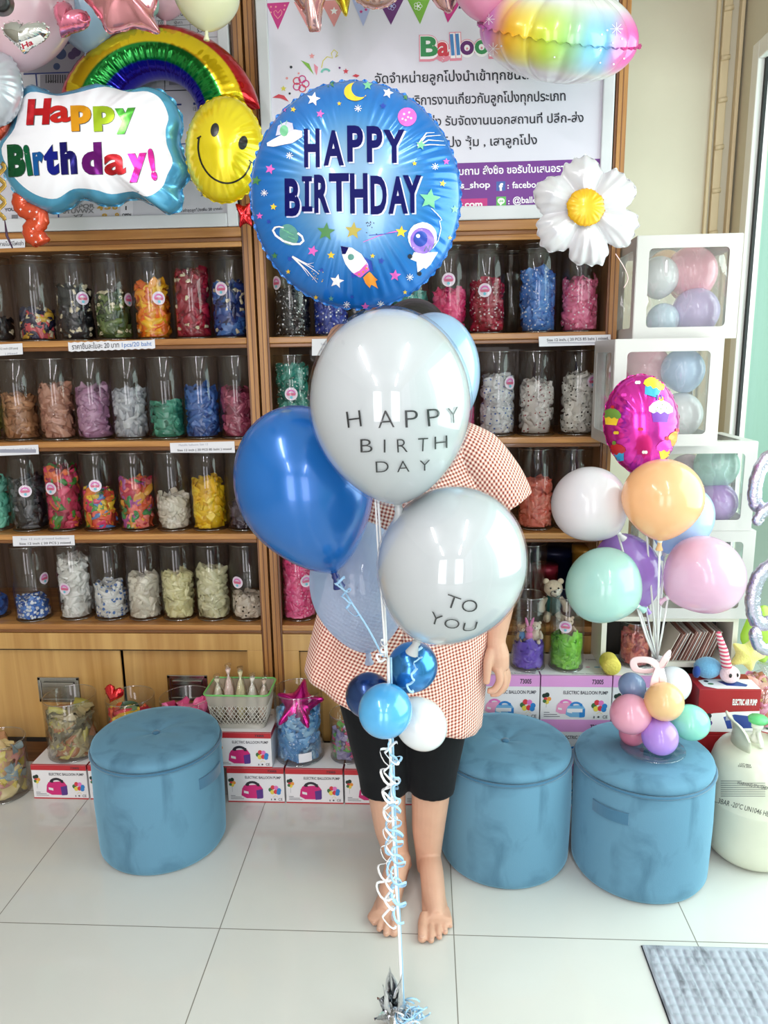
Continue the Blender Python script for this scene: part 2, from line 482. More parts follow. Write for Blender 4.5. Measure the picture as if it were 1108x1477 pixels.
# moulding strips painted over in the corner
mb = MB()
for xa, w, d in ((1.055, .012, .018), (1.085, .03, .022), (1.135, .014, .03)):
    mb.box(xa - w / 2, xa + w / 2, YW - d, YW + .001, 0, 2.9)
struct('trim_1', mb, M('cream_trim_paint', (222, 206, 172), .5), bevel=.004)
mb = MB()
for z in (2.66, 2.50, 2.36, 2.20, 2.05, 1.9):
    mb.tube([(1.07, YW - .022, z), (1.10, YW - .024, z + .004)], .009, 8)
struct('trim_2', mb, M('cream_trim_paint', (222, 206, 172), .5))
# front wall behind the camera with two tall openings to the street
mb = MB()
for xa, xb, za, zb in ((-2.9, -1.55, 0, 2.9), (-.55, .12, 0, 2.9), (1.12, XW + .12, 0, 2.9), (-1.55, -.55, 2.42, 2.9), (.12, 1.12, 2.42, 2.9)):
    mb.box(xa, xb, -2.82, -2.70, za, zb)
struct('wall_front', mb, M('front_wall_paint', (206, 200, 186), .6))
# backdrop wall added outside; its mint stands in for the tinted daylight
mb = MB(); mb.box(3.4, 3.5, -3, 9, -.08, 4.5)
struct('wall_backdrop', mb, M('mint_backdrop', (206, 238, 226), .6))
# the pavement outside the glass
mb = MB(); mb.box(XW + .12, 9, -3.2, 9, -.08, -.03); struct('street_pavement', mb, M('pavement', (190, 190, 184), .8))
# ceiling tube lamps
for k, (lx, ly, lp) in enumerate(LAMPS):
    t = thing('ceiling_lamp', (lx, ly, 2.9), 'white ceiling batten lamp with one tube, ' + ('left of the bouquet', 'nearer the glass door', 'at the street end, left', 'at the street end, right')[k], 'ceiling lamp', 'ceiling lamps')
    mb = MB(); mb.box(lx - .04, lx + .04, ly - .65, ly + .65, 2.86, 2.9); mb.build('housing', white, t, bevel=.004)
    mb = MB(); mb.tube([(lx, ly - .61, 2.83), (lx, ly + .61, 2.83)], .014, 12); mb.build('tube', M('lamp_tube', (255, 252, 250), .3, emit=10), t)

# ================================================================ CABINETS
w_frame = wood('frame_wood', (146, 92, 44), (196, 142, 80), .32, 'X')
w_post = wood('post_wood', (140, 88, 44), (190, 136, 76), .32, 'Z')
w_dark = wood('moulding_wood', (104, 64, 32), (142, 92, 50), .32, 'X')
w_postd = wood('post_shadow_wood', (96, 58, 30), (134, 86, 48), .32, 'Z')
w_back = wood('back_panel_wood', (84, 66, 54), (104, 82, 66), .55, 'Z', .5)
w_side = wood('side_panel_wood', (160, 116, 72), (186, 142, 94), .45, 'Z', .6)
w_door = wood('door_ply', (178, 132, 72), (206, 164, 100), .35, 'Z', .5)
w_black = M('cabinet_gap', (30, 22, 16), .8)
steel = M('handle_steel', (176, 174, 170), .22, 1.0)
SHELF = (1.531, 1.199, .878, .549)
def cabinet(x0, x1, label, doors, pulls):
    c = thing('display_cabinet', ((x0 + x1) / 2, YC, 0), label, 'cabinet')
    D0, D1 = YC, YC + .44
    for x in (x0, x1 - .018):
        mb = MB(); mb.box(x, x + .018, D0 + .006, D1, 0.0, 2.62); mb.build('side_panel', w_side, c)
    mb = MB(); mb.box(x0 + .018, x1 - .018, D1 - .012, D1, 0.0, 2.62); mb.build('back_panel', w_back, c)
    for x, s in ((x0, 1), (x1 - .026, -1)):
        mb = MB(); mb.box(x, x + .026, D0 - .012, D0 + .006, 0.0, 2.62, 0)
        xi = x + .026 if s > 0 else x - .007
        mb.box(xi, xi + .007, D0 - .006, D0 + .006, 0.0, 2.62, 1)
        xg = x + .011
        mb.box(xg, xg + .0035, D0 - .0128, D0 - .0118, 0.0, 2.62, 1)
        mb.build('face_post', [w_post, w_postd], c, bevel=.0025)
    xa, xb = x0 + .033, x1 - .033
    for z in SHELF:
        mb = MB(); mb.box(xa - .01, xb + .01, D0 + .002, D1 - .014, z - .020, z, 0)
        mb.box(xa, xb, D0 - .012, D0 + .002, z - .019, z + .001, 0)
        mb.box(xa, xb, D0 - .008, D0 + .003, z - .032, z - .019, 1)
        mb.build('shelf', [w_frame, w_dark], c, bevel=.003)
    mb = MB()
    mb.box(xa, xb, D0 - .012, D0 + .004, 1.842, 1.872, 0); mb.box(xa, xb, D0 - .008, D0 + .004, 1.828, 1.842, 1); mb.box(xa, xb, D0 - .012, D0 + .004, 1.812, 1.828, 0)
    mb.box(xa, xb, D0 + .004, D1 - .014, 1.83, 1.85, 0)
    mb.build('upper_rail', [w_frame, w_dark], c, bevel=.003)
    mb = MB(); mb.box(xa, xb, D0 - .01, D0 + .006, .455, .516, 0); mb.box(xb - .055, xb, D0 - .009, D0 + .006, .10, .455, 0); mb.box(xa, xa + .055, D0 - .009, D0 + .006, .10, .455, 0)
    mb.box(xa, xb, D0 - .004, D0 + .006, .449, .4555, 1)
    mb.build('door_surround', [w_door, w_black], c, bevel=.0015)
    mb = MB(); mb.box(xa, xb, D0 + .004, D0 + .012, .085, .10, 0); mb.box(xa, xb, D0 + .01, D0 + .03, 0, .085, 1); mb.build('plinth', [w_black, w_dark], c)
    for i, (da, db) in enumerate(doors):
        mb = MB(); mb.box(da, db, D0 + .010 + .012 * i, D0 + .020 + .012 * i, .095, .452, 0); d = mb.build('door', w_door, c, bevel=.002)
        for (pa, pb, pz0, pz1) in pulls[i]:
            mb = MB(); yf = D0 + .009 + .012 * i
            mb.box(pa, pb, yf - .004, yf, pz0, pz0 + .012); mb.box(pa, pb, yf - .004, yf, pz1 - .012, pz1)
            mb.box(pa, pa + .012, yf - .004, yf, pz0, pz1); mb.box(pb - .012, pb, yf - .004, yf, pz0, pz1)
            mb.box(pa, pb, yf - .001, yf + .004, pz0, pz1)
            mb.box(pa + .02, pb - .02, yf - .008, yf - .003, pz1 - .035, pz1 - .018)
            mb.build('recessed_pull', steel, d, bevel=.002)
    return c
XG = -.542
p1a, p1b = at(52, 978, YC), at(116, 1014, YC); p2a, p2b = at(238, 977, YC), at(299, 1014, YC)
xd = at(174, 960, YC).x
cabL = cabinet(-1.86, XG - .004, 'tall wooden display cabinet with jars on the left of the divider posts', [(-1.80, xd - .003), (xd + .003, XG - .09)],
               [[(p1a.x, p1b.x, p1b.z, p1a.z)], [(p2a.x, p2b.x, p2b.z, p2a.z)]])
xm = .03
cabR = cabinet(XG + .004, .601, 'tall wooden display cabinet with the white shop banner on its upper half', [(XG + .09, xm - .003), (xm + .003, .52)],
               [[(-.3, -.16, .28, .36)], [(.2, .34, .28, .36)]])
# boards in white aluminium frames on the upper halves
alu = M('board_frame_white', (214, 216, 220), .35)
def board(name, x0, x1, z0, z1, face, label, cat):
    o = thing(name, ((x0 + x1) / 2, YC, z0), label, cat)
    mb = MB(); mb.box(x0 + .03, x1 - .03, YC - .006, YC + .01, z0 + .03, z1 - .03); p = mb.build('panel', face, o)
    mb = MB()
    for a in ((x0 + .034, x1 - .034, z0, z0 + .04), (x0 + .034, x1 - .034, z1 - .04, z1), (x0, x0 + .034, z0, z1), (x1 - .034, x1, z0, z1)):
        mb.box(a[0], a[1], YC - .016, YC + .004, a[2], a[3])
    mb.build('frame', alu, o, bevel=.003)
    return o, p
xbR = at(345, 320, YC).x; xbL = at(374, 100, YC).x
price, pp = board('price_board', -1.80, xbR, 1.873, 2.60, M('price_paper', (205, 203, 212), .45), 'framed grey price list board behind the foil balloons at left', 'board')
bann, bp_ = board('shop_banner', xbL, .563, 1.873, 2.60, M('banner_vinyl', (222, 219, 232), .4), 'white balloon shop banner with Thai text and bunting print', 'banner')

ink = M('ink_black', (28, 30, 42), .5); grey_ink = M('ink_grey', (120, 120, 126), .5); navy_ink = M('ink_navy', (28, 48, 120), .5)
purple = M('ink_purple', (112, 44, 140), .45); wht = M('ink_white', (245, 243, 246), .45); magenta = M('ink_magenta', (196, 44, 128), .45)
fbblue = M('ink_blue', (58, 92, 168), .45); lgreen = M('ink_line_green', (92, 180, 84), .45)
pinkout = M('ink_pink', (226, 140, 160), .45); grn = M('ink_green', (52, 140, 84), .45); red_ = M('ink_red', (206, 60, 76), .45)
blu_ = M('ink_mid_blue', (70, 130, 190), .45); dpur = M('ink_plum', (98, 40, 110), .45); grn2 = M('ink_grass', (120, 176, 60), .45)
peach_i = M('ink_peach', (228, 150, 150), .45); lav_i = M('ink_lavender', (176, 184, 226), .45); yel_i = M('ink_yellow', (216, 206, 70), .45); teal_i = M('ink_teal', (110, 190, 176), .45)
BM = [ink, purple, wht, magenta, fbblue, lgreen, pinkout, grn, red_, blu_, dpur, grn2, peach_i, lav_i, yel_i, teal_i]
IT = []
# bunting along the top (photo pixels)
for x0, y0, x1, y1, xt, yt, mi in ((384, 5, 418, 3, 401, 43, 3), (424, 3, 456, 1, 446, 44, 12), (462, 1, 500, 0, 482, 39, 12), (508, 0, 540, -2, 524, 38, 13), (544, -2, 584, -4, 564, 36, 10), (586, -4, 622, -5, 606, 35, 11), (632, -6, 672, -8, 646, 33, 3)):
    IT.append((polyshape([(x0, y0), (xt, yt), (x1, y1)]), mi))
IT.append((stroke([(401, 27), (396, 21), (395, 17), (398, 15), (401, 19), (405, 14), (407, 17), (406, 21), (401, 27)], 1.0), 12))
for cx, cy in ((391, 10), (398, 10), (411, 8), (410, 14), (391, 18)): IT.append((disc(cx, cy, 1.3), 12))
IT.append((star(482, 16, 6), 2)); IT.append((star(521, 17, 3), 3)); IT.append((star(528, 14, 3), 3))
for cx, cy, mi in ((565, 9, 13), (603, 9, 2)):
    for k in range(5): IT.append((stroke(arc(cx + 3.6 * cos(k * 1.257), cy + 3.6 * sin(k * 1.257), 2.4, 2.4, 0, 360, 10), .7), mi))
    IT.append((disc(cx, cy, 1.6), mi))
IT.append((stroke([(646, 20), (642, 14), (644, 10), (647, 13), (651, 9), (652, 13), (646, 20)], 1.0), 12))
# shop name with a pink outline
full = [('B', 607, 632, 80.5, 28, 7), ('a', 631, 648, 80, 28, 8), ('l', 651, 656, 79, 30, 9), ('l', 659, 664, 78.5, 30, 9), ('o', 664, 684, 78, 28, 10), ('o', 685, 705, 77, 28, 7), ('n', 707, 724, 76.5, 28, 8), ('s', 726, 742, 76, 28, 9)]
for ch, xa, xb, yb, h, mi in full: IT.append((txt(ch, xa - 2.2, yb + 2.5, xb + 2.2, yb + 2.2, h, .16), 6))
for ch, xa, xb, yb, h, mi in full: IT.append((txt(ch, xa - 1, yb + 1.2, xb + 1, yb + 1, h, .10), 2))
for ch, xa, xb, yb, h, mi in full: IT.append((txt(ch, xa, yb, xb, yb - .4, h, .035), mi))
# confetti burst on the left of the banner
for x, y, r, mi in ((450, 81, 4.5, 12), (499, 103, 4.5, 8), (409, 128, 4.5, 14)): IT.append((star(x, y, r), mi))
for x, y, r, mi in ((420, 97, 2, 0), (414, 113, 1.8, 12), (431, 106, 1.5, 12), (490, 98, 1.5, 10), (418, 135, 1.6, 0)): IT.append((disc(x, y, r), mi))
IT.append((polyshape([(434, 87), (446, 92), (453, 108), (444, 98)]), 11)); IT.append((polyshape([(453, 92), (459, 97), (457, 109), (454, 102)]), 6))
IT.append((stroke(arc(470, 105, 6, 5, 180, 340, 10), 3), 15))
IT.append((stroke([(464, 98), (466, 88), (472, 82), (480, 84), (478, 77), (482, 72), (487, 76), (484, 83), (488, 80)], 1.2), 14))
for k in range(5): IT.append((stroke(arc(434 + 7 * cos(k * 1.257), 121 + 7 * sin(k * 1.257), 5, 5, 0, 360, 12), 1.6), 8 if k % 2 else 3))
IT.append((polyshape([(393, 141), (402, 136), (410, 138), (417, 147), (405, 142)]), 8))
IT.append((polyshape([(508, 110), (513, 107), (519, 109), (515, 112)]), 8))
# Thai lines
IT.append((txt('จัดจำหน่ายลูกโป่งนำเข้าทุกชนิด ทั้งใน และ', 541, 120.5, 838, 112, 14, .012), 0))
IT.append((txt('บริการงานเกี่ยวกับลูกโป่งทุกประเภท', 590, 152, 816, 145, 14, .012), 0))
IT.append((txt('ตกแต่ง รับจัดงานนอกสถานที่ ปลีก-ส่ง', 588, 182.5, 842, 176, 13, .012), 0))
IT.append((txt('ลูกโป่ง ซุ้ม , เสาลูกโป่ง', 620, 213, 775, 208, 13, .012), 0))
IT.append((quad((390, 244), (868, 229), (868, 297), (390, 313)), 1))
IT.append((txt('สอบถาม สั่งซื้อ ขอรับใบเสนอราคา', 646, 253, 828, 247, 10.5, .02), 2))
IT.append((txt('@balloons_shop', 604, 273.5, 707, 270.5, 9.5, .02), 2))
IT.append((quad((716, 262), (729, 261.6), (729, 275), (716, 275.5)), 4)); IT.append((txt('f', 720, 274.6, 726, 274.4, 10, .06), 2))
IT.append((txt(':', 732, 272, 734, 272, 8, .03), 2)); IT.append((txt('facebook.com', 739, 271.5, 812, 269.5, 9.5, .015), 2))
IT.append((quad((560, 290), (703, 286), (703, 301), (560, 305)), 3)); IT.append((txt('balloonsgift.com', 600, 300.5, 696, 298.5, 9, .03), 2))
IT.append((quad((716, 284), (730, 283.5), (730, 297.5), (716, 298)), 5)); IT.append((disc(723, 290, 5.2, 4.4), 2)); IT.append((polyshape([(720, 293), (726, 293), (722, 297)]), 2)); IT.append((txt('LINE', 719.6, 291.5, 726.4, 291.3, 2.6, .05), 5))
IT.append((txt(':', 733, 294.5, 735, 294.5, 8, .03), 2)); IT.append((txt('@balloonshop', 740, 293.5, 812, 291.5, 9.5, .015), 2))
mb = MB(); flatprint(mb, IT, Y=YC - .006); mb.build('banner_print', BM, bann)

# price list print
PM = [ink, grey_ink, navy_ink, M('price_cell', (222, 220, 228), .5), M('price_photo', (150, 146, 160), .5), M('print_balloon_blue', (44, 62, 110), .4), M('print_balloon_purple', (74, 52, 100), .4), M('print_balloon_gold', (190, 150, 60), .4), wht, M('print_foliage', (120, 140, 90), .5)]
IT = []
IT.append((quad((226, 6), (316, 2), (316, 118), (226, 124)), 3))
for y in (28, 36, 55, 74): IT.append((stroke([(226, y + 2), (318, y - 2)], .8), 1))
for x in (254, 274): IT.append((stroke([(x, 30), (x + 3, 100)], .7), 1))
IT.append((txt('33,000บาท , นัดรับ', 225, 25, 276, 22, 5.5, .01), 0))
IT.append((txt('ใช้', 228, 35, 235, 34.7, 4.2), 0)); IT.append((txt('ราคา', 251, 35, 263, 34.5, 4.5), 0)); IT.append((txt('ราคาเช่า', 283, 34.5, 300, 34, 4.5), 0))
IT.append((txt('5,590', 284.5, 46.8, 299.5, 46.2, 6, .015), 0)); IT.append((txt('4,290', 286, 59, 300, 58.5, 6, .01), 0))
IT.append((quad((28, 42), (140, 36), (140, 104), (34, 106)), 4))
for x, y, r in ((74, 66, 8), (82, 58, 9), (70, 76, 7), (88, 78, 8), (84, 70, 8), (78, 50, 8), (90, 62, 7), (66, 70, 5), (82, 96, 5)): IT.append((disc(x, y, r), 5))
for x, y, r in ((97, 58, 6), (106, 55, 6), (110, 75, 7), (104, 80, 6), (112, 66, 5)): IT.append((disc(x, y, r), 6))
for x, y in ((50, 96), (54, 92), (48, 90)): IT.append((disc(x, y, 4), 9))
IT.append((stroke([(34, 107), (136, 103)], 2), 2)); IT.append((stroke([(52, 107), (54, 130)], 2), 2)); IT.append((quad((58, 108), (108, 105), (108, 135), (58, 137)), 4))
for k in range(9): IT.append((rect(66 + k * 3.4, 108, 67.6 + k * 3.4, 120), 0))
IT.append((txt('ABC', 68, 119, 84, 118.6, 3, .02), 0))
IT.append((stroke([(238, 112), (238, 131), (276, 130)], 1.6), 0)); IT.append((quad((244, 116), (270, 115), (270, 122), (244, 123)), 4))
IT.append((quad((246, 150), (262, 149.6), (262, 152), (246, 152.4)), 2)); IT.append((quad((279, 148), (292, 147.5), (292, 151), (279, 151.5)), 2))
IT.append((txt('15:00', 279, 160, 290, 159.6, 6), 0)); IT.append((stroke([(258, 208), (276, 207)], 1.5), 2))
for i, (s, y) in enumerate((('OPQR', 301), ('STUVWX', 308), ('YZ', 316))):
    xa, xb = ((104, 137), (91, 136), (106, 121))[i]; IT.append((txt(s, xa, y, xb, y - 1, 6.2, .03), 1))
for s, xa, xb, y in (('4', 140, 149, 303), ('5', 151, 160, 302), ('6', 162, 170, 302), ('8', 147, 155, 316), ('9', 166, 172, 315)): IT.append((txt(s, xa, y, xb, y, 8, .04), 7))
IT.append((quad((174, 290), (192, 289), (192, 316), (174, 317)), 3)); IT.append((txt('OPEN', 176.5, 312, 189.5, 311.6, 3.8, .05), 0)); IT.append((txt('BBL', 179, 317.5, 188, 317.2, 3, .05), 0)); IT.append((txt('1', 181, 303, 183, 303, 6, .02), 0))
IT.append((txt('YOU', 7, 305, 21, 304, 4.5, .03), 0)); IT.append((quad((17, 310), (26, 309.6), (26, 317), (17, 317.5)), 1))
IT.append((stroke([(82, 250), (85, 320)], 2), 2))
IT.append((txt('*อัตราค่าชุดลูกโป่งเพิ่ม 50 บาทค่ะ', 252, 306.5, 321, 303, 4.2, .01), 0)); IT.append((txt('350.-', 290, 283, 308, 282, 5), 0))
IT.append((txt('290.-', 262, 262, 286, 261, 5), 0))
mb = MB(); flatprint(mb, IT, Y=YC - .006); mb.build('price_list_print', PM, price)

# paper strips taped along the shelf edges
paper = M('label_paper', (226, 226, 232), .6); faint = M('ink_faint', (150, 152, 168), .6); bluepen = M('ink_pen_blue', (90, 130, 190), .6)
def strip(pts, items, label, torn=False):
    Y = YC - .0135
    o0 = at(pts[0][0], pts[0][1], Y)
    x0, y0 = pts[0]; x1, y1 = pts[1]; x2, y2 = pts[2]; x3, y3 = pts[3]
    P = [at(*p, Y) for p in pts]
    mb = MB()
    if torn:
        n = 26; top = [(x0 + (x1 - x0) * k / n, y0 + (y1 - y0) * k / n + (.7 if k % 2 else -.5)) for k in range(n + 1)]
        bot = [(x3 + (x2 - x3) * k / n, y3 + (y2 - y3) * k / n + (.7 if k % 2 else -.5)) for k in range(n + 1)]
        sh = polyshape(top + bot[::-1])
    else: sh = polyshape(pts)
    vs = [at(x, y, Y) for x, y in sh[0]]; n = len(vs)
    vs2 = vs + [v + Vector((0, .0008, 0)) for v in vs]
    fs = []
    for t in sh[1]:
        nr = (vs[t[1]] - vs[t[0]]).cross(vs[t[2]] - vs[t[0]])
        if nr.y > 0: t = t[::-1]
        fs.append(t); fs.append(tuple(i + n for i in t[::-1]))
    mb._add(vs2, fs)
    o = mb.build('price_strip', paper, loc=o0); tag(o, label, 'label', 'paper strips on the shelf edges')
    mb = MB(); flatprint(mb, items, Y=Y); mb.build('writing', [ink, faint, bluepen], o)
strip([(-14, 497.5), (32, 495), (33, 511), (-14, 514)], [(txt('Size 12 inch (20 pcs)', -8, 505, 26, 503.5, 3.2), 0), (txt('1,Mixed', 8, 512, 25, 510.6, 3), 1)], 'white paper strip cut by the frame under the black balloon jars')
strip([(98, 494), (223, 489.5), (224, 502.5), (99, 507)], [(txt('ราคาชิ้นละใบละ 20 บาท', 104, 504, 172, 501, 7.5, .01), 0), (txt('1pcs/20 baht', 176, 500.5, 219, 498.5, 6.5, .01), 2)], 'white paper strip with zigzag edge reading 20 baht', torn=True)
strip([(-14, 644), (55, 641.5), (56, 655), (-14, 658)], [(txt('Size 12 inch ( 20 PCS )', -8, 651, 50, 648.5, 3), 1), (rect(0, 648, 52, 653), 1)], 'white paper strip at the far left of the second shelf')
strip([(245, 639), (338, 636.5), (339, 653), (246, 653)], [(txt('Metallic balloons Size 12', 258, 643.5, 300, 642, 3), 1), (txt('Size 12 inch ( 20 PCS 85 baht ) mixed', 256, 651, 334, 648.8, 3.2, .01), 0)], 'white paper strip below the blue and maroon jars on second shelf')
strip([(18, 773.5), (107, 772), (108, 786.5), (19, 788)], [(txt('Size 12 inch printed balloons', 30, 779, 100, 777.5, 3), 1), (txt('Size 12 inch ( 20 PCS ) mixed', 28, 785.8, 102, 784, 3.2, .01), 0)], 'white paper strip below the black and mixed jars on third shelf')
strip([(450, 489), (498, 488), (498, 499), (480, 513), (462, 511), (450, 503)], [(txt('Size 12', 463, 498, 476, 497.5, 3.4), 1), (txt('Polka', 463, 506, 474, 505.6, 3.4), 1)], 'white curling paper tag under the polka dot jars beside the balloons') if False else None
strip([(450, 489), (500, 488), (500, 512), (450, 513)], [(txt('Size 12', 463, 498, 476, 497.5, 3.4), 1), (txt('Polka', 463, 506, 474, 505.6, 3.4), 1)], 'white paper tag under the black polka dot jar, half behind a balloon')
strip([(777, 485.5), (881, 482.5), (881, 497), (778, 500)], [(txt('Size 12 inch, ( 20 PCS 85 baht ) mixed,', 789, 492.5, 878, 489.5, 4, .01), 0), (rect(790, 494, 870, 495), 1)], 'white paper strip below the blue and pink polka dot jars')
strip([(-14, 346), (36, 344), (36, 357), (-14, 359)], [(txt('สายไม่มีไฟเช่า', -2, 355, 34, 353.5, 5.5, .01), 0)], 'white paper strip in Thai under the price board')

# ================================================================ JARS
acry = clear('clear_acrylic', (250, 250, 250), .25, .02, .9, .045)
acry_edge = clear('acrylic_edge', (244, 246, 248), .3, .08, .8, .30)
JR, JH = .0628, .275
def jar_mesh(R, H, name):
    mb = MB(); t = .0028
    mb.lathe([(0, 0), (R - .003, 0), (R, .003), (R, H - .002), (R - t / 2, H), (R - t, H - .002), (R - t, .006), (0, .006)], seg=40)
    mb.tube([((R - t / 2) * cos(2 * pi * k / 40), (R - t / 2) * sin(2 * pi * k / 40), H - .001) for k in range(41)], .0017, 6, mi=1, caps=False)
    mb.tube([((R - .002) * cos(2 * pi * k / 40), (R - .002) * sin(2 * pi * k / 40), .003) for k in range(41)], .0020, 6, mi=1, caps=False)
    return mb
STICK = M('sticker_white', (232, 218, 232), .4); ST2 = M('sticker_pink', (214, 120, 186), .4); ST3 = M('sticker_teal', (110, 190, 210), .4); ST4 = M('sticker_red', (206, 96, 130), .4)
def sticker(parent, c, R, ang, z, r=.016):
    """round shop sticker wrapped on the jar wall; ang 0 faces the room (-Y), positive to the right"""
    mb = MB(); n = 20
    def P(u, v, k): 
        a = ang + u / R
        rr = R + .0006 + k * .0003
        return Vector(c) + Vector((rr * sin(a), -rr * cos(a), z + v))
    def add(poly, mi, k):
        q = polyshape(poly); fs = [t if True else t for t in q[1]]
        vs = [P(x, -y, k) for x, y in q[0]]
        out = []
        for t in fs:
            nr = (vs[t[1]] - vs[t[0]]).cross(vs[t[2]] - vs[t[0]]); ref = vs[t[0]] - (Vector(c) + Vector((0, 0, z)))
            out.append(t if nr.dot(ref) > 0 else t[::-1])
        mb._add(vs, out, mi)
    add([(r * cos(2 * pi * k / n), r * sin(2 * pi * k / n)) for k in range(n)], 0, 0)
    add([(r * .68 * cos(pi + pi * k / 8), -r * .05 + r * .62 * sin(pi + pi * k / 8)) for k in range(9)] + [(r * .45 * cos(-pi * k / 8), -r * .05 + r * .38 * sin(-pi * k / 8)) for k in range(9)], 1, 1)
    add([(-r * .75, -r * .12), (r * .75, -r * .12), (r * .6, r * .25), (-r * .6, r * .25)], 3, 2)
    add([(r * .22 * cos(2 * pi * k / 10), r * .52 + r * .22 * sin(2 * pi * k / 10)) for k in range(10)], 2, 3)
    return mb.build('sticker', [STICK, ST2, ST3, ST4], parent)
heap_mats = {}
def heap(c, R, h, pal, label, dots=None, n=None, rough=.26, size=1.0, dsz=.22, dsc=70, name='uninflated_balloons', top=.5, seed=0, small=None, rolls=None):
    """crumpled uninflated balloons filling a jar; too many to count"""
    r = random.Random(hash(label) % 9999 if False else sum(ord(ch) * (i + 3) for i, ch in enumerate(label)) + seed)
    mb = MB(); cx, cy, cz = c
    Ri = R * .955
    n = n or int(26 + 330 * h)
    base = lin(pal[0])
    # core
    prof = [(0, 0.002)]; K = 6
    for i in range(K + 1): prof.append((Ri * .80, .002 + (h - .018) * i / K))
    prof.append((Ri * .5, h - .008)); prof.append((0, h - .004))
    seg = 22; vs = []; 
    for rr, hh in prof:
        for k in range(seg):
            q = rr * (1 + .12 * (r.random() - .5)); a = 2 * pi * k / seg
            vs.append((cx + q * cos(a), cy + q * sin(a), cz + hh))
    fs = [(i * seg + k, i * seg + (k + 1) % seg, (i + 1) * seg + (k + 1) % seg, (i + 1) * seg + k) for i in range(len(prof) - 1) for k in range(seg)]
    mb._add(vs, fs, 0, True, base)
    A, B = 9, 7
    for q in range(n):
        f = r.random()
        col = lin(pal[r.randrange(len(pal))])
        jit = .88 + .24 * r.random(); col = (col[0] * jit, col[1] * jit, col[2] * jit, 1)
        L = size * (.020 + .014 * r.random()); W = size * (.013 + .010 * r.random())
        if f < .82:
            a = r.random() * 2 * pi
            if sin(a) > .35 and r.random() < .6: a = -a
            rad = Ri * (.86 + .10 * r.random()); z = .006 + (h - .016) * r.random()
            out = Vector((cos(a), sin(a), .25 * (r.random() - .5)))
        else:
            a = r.random() * 2 * pi; rad = Ri * .85 * sqrt(r.random()); z = h - .012 + .02 * top * (1 - (rad / Ri) ** 2) + .008 * (r.random() - .5) + .01 * top * r.random()
            out = Vector((.5 * (r.random() - .5), .5 * (r.random() - .5), 1))
        out = (out + Vector((r.gauss(0, .2), r.gauss(0, .2), r.gauss(0, .2)))).normalized()
        t = Vector((r.gauss(0, 1), r.gauss(0, 1), r.gauss(0, .8))); t = (t - out * t.dot(out)).normalized(); w = out.cross(t)
        P0 = Vector((cx + rad * cos(a), cy + rad * sin(a), cz + z))
        k1, k2, ph, tw = r.uniform(-1.4, 1.4), r.uniform(.3, 1.1), r.random() * 6, r.uniform(-.9, .9)
        vs = []
        for i in range(A):
            u = 2 * i / (A - 1) - 1; ww = W * (1 - .55 * u ** 2 * (1 if u < 0 else .5)) * (1 if u > -.7 else .6)
            for j in range(B):
                v = 2 * j / (B - 1) - 1
                hgt = L * (k1 * .16 * u * u + .07 * sin(3.2 * u + ph)) - W * (.25 + .5 * k2) * v * v + W * .20 * sin(4.2 * v + ph + 1.5 * u)
                vv = v * ww
                p = P0 + t * (u * L) + w * (vv * cos(tw * u)) + out * (hgt + vv * sin(tw * u))
                dx, dy = p.x - cx, p.y - cy; d = math.hypot(dx, dy)
                if d > Ri: s = Ri / d * (1 - .01 * r.random()); p.x = cx + dx * s; p.y = cy + dy * s
                if p.z < cz + .003: p.z = cz + .003 + .002 * r.random()
                vs.append(p)
        fs = [(i * B + j, (i + 1) * B + j, (i + 1) * B + j + 1, i * B + j + 1) for i in range(A - 1) for j in range(B - 1)]
        mb._add(vs, fs, 0, True, col)
    if rolls:      # cream rolled necks showing among the folds
        for q in range(rolls[1]):
            a = -r.random() * pi if r.random() < .85 else r.random() * pi
            z = .01 + (h - .012) * r.random() if r.random() < .75 else h + .004 * r.random()
            rad = Ri * (.93 if z < h - .01 else .8 * sqrt(r.random()))
            P0 = Vector((cx + rad * cos(a), cy + rad * sin(a), cz + z)); dr = Vector((r.gauss(0, 1), r.gauss(0, 1), r.gauss(0, 1))).normalized()
            cc = lin(rolls[0])
            mb.lathe([(.004, -.007), (.0055, .005), (.0066, .007), (.0055, .009), (.003, .0085), (.0028, 0)], P0 - dr * .003, 10, 0, True, dr, cols=cc)
            for kk in range(len(mb.v) - 60, len(mb.v)):
                x, y, zz = mb.v[kk]; dx, dy = x - cx, y - cy; d = math.hypot(dx, dy)
                if d > Ri: mb.v[kk] = (cx + dx * Ri / d, cy + dy * Ri / d, max(zz, cz + .003))
                else: mb.v[kk] = (x, y, max(zz, cz + .003))
    key = ('latex_crumpled', rough, dots, dsz, dsc)
    m = vcmat('crumpled_latex_' + str(len(heap_mats)) if key not in heap_mats else heap_mats[key], rough, coat=.35, dots=dots, dscale=dsc, dsize=dsz)
    heap_mats[key] = m.name
    o = mb.build(name, m, loc=(cx, cy, cz)); return tag(o, label, 'balloons', 'balloons inside the jars', 'stuff')

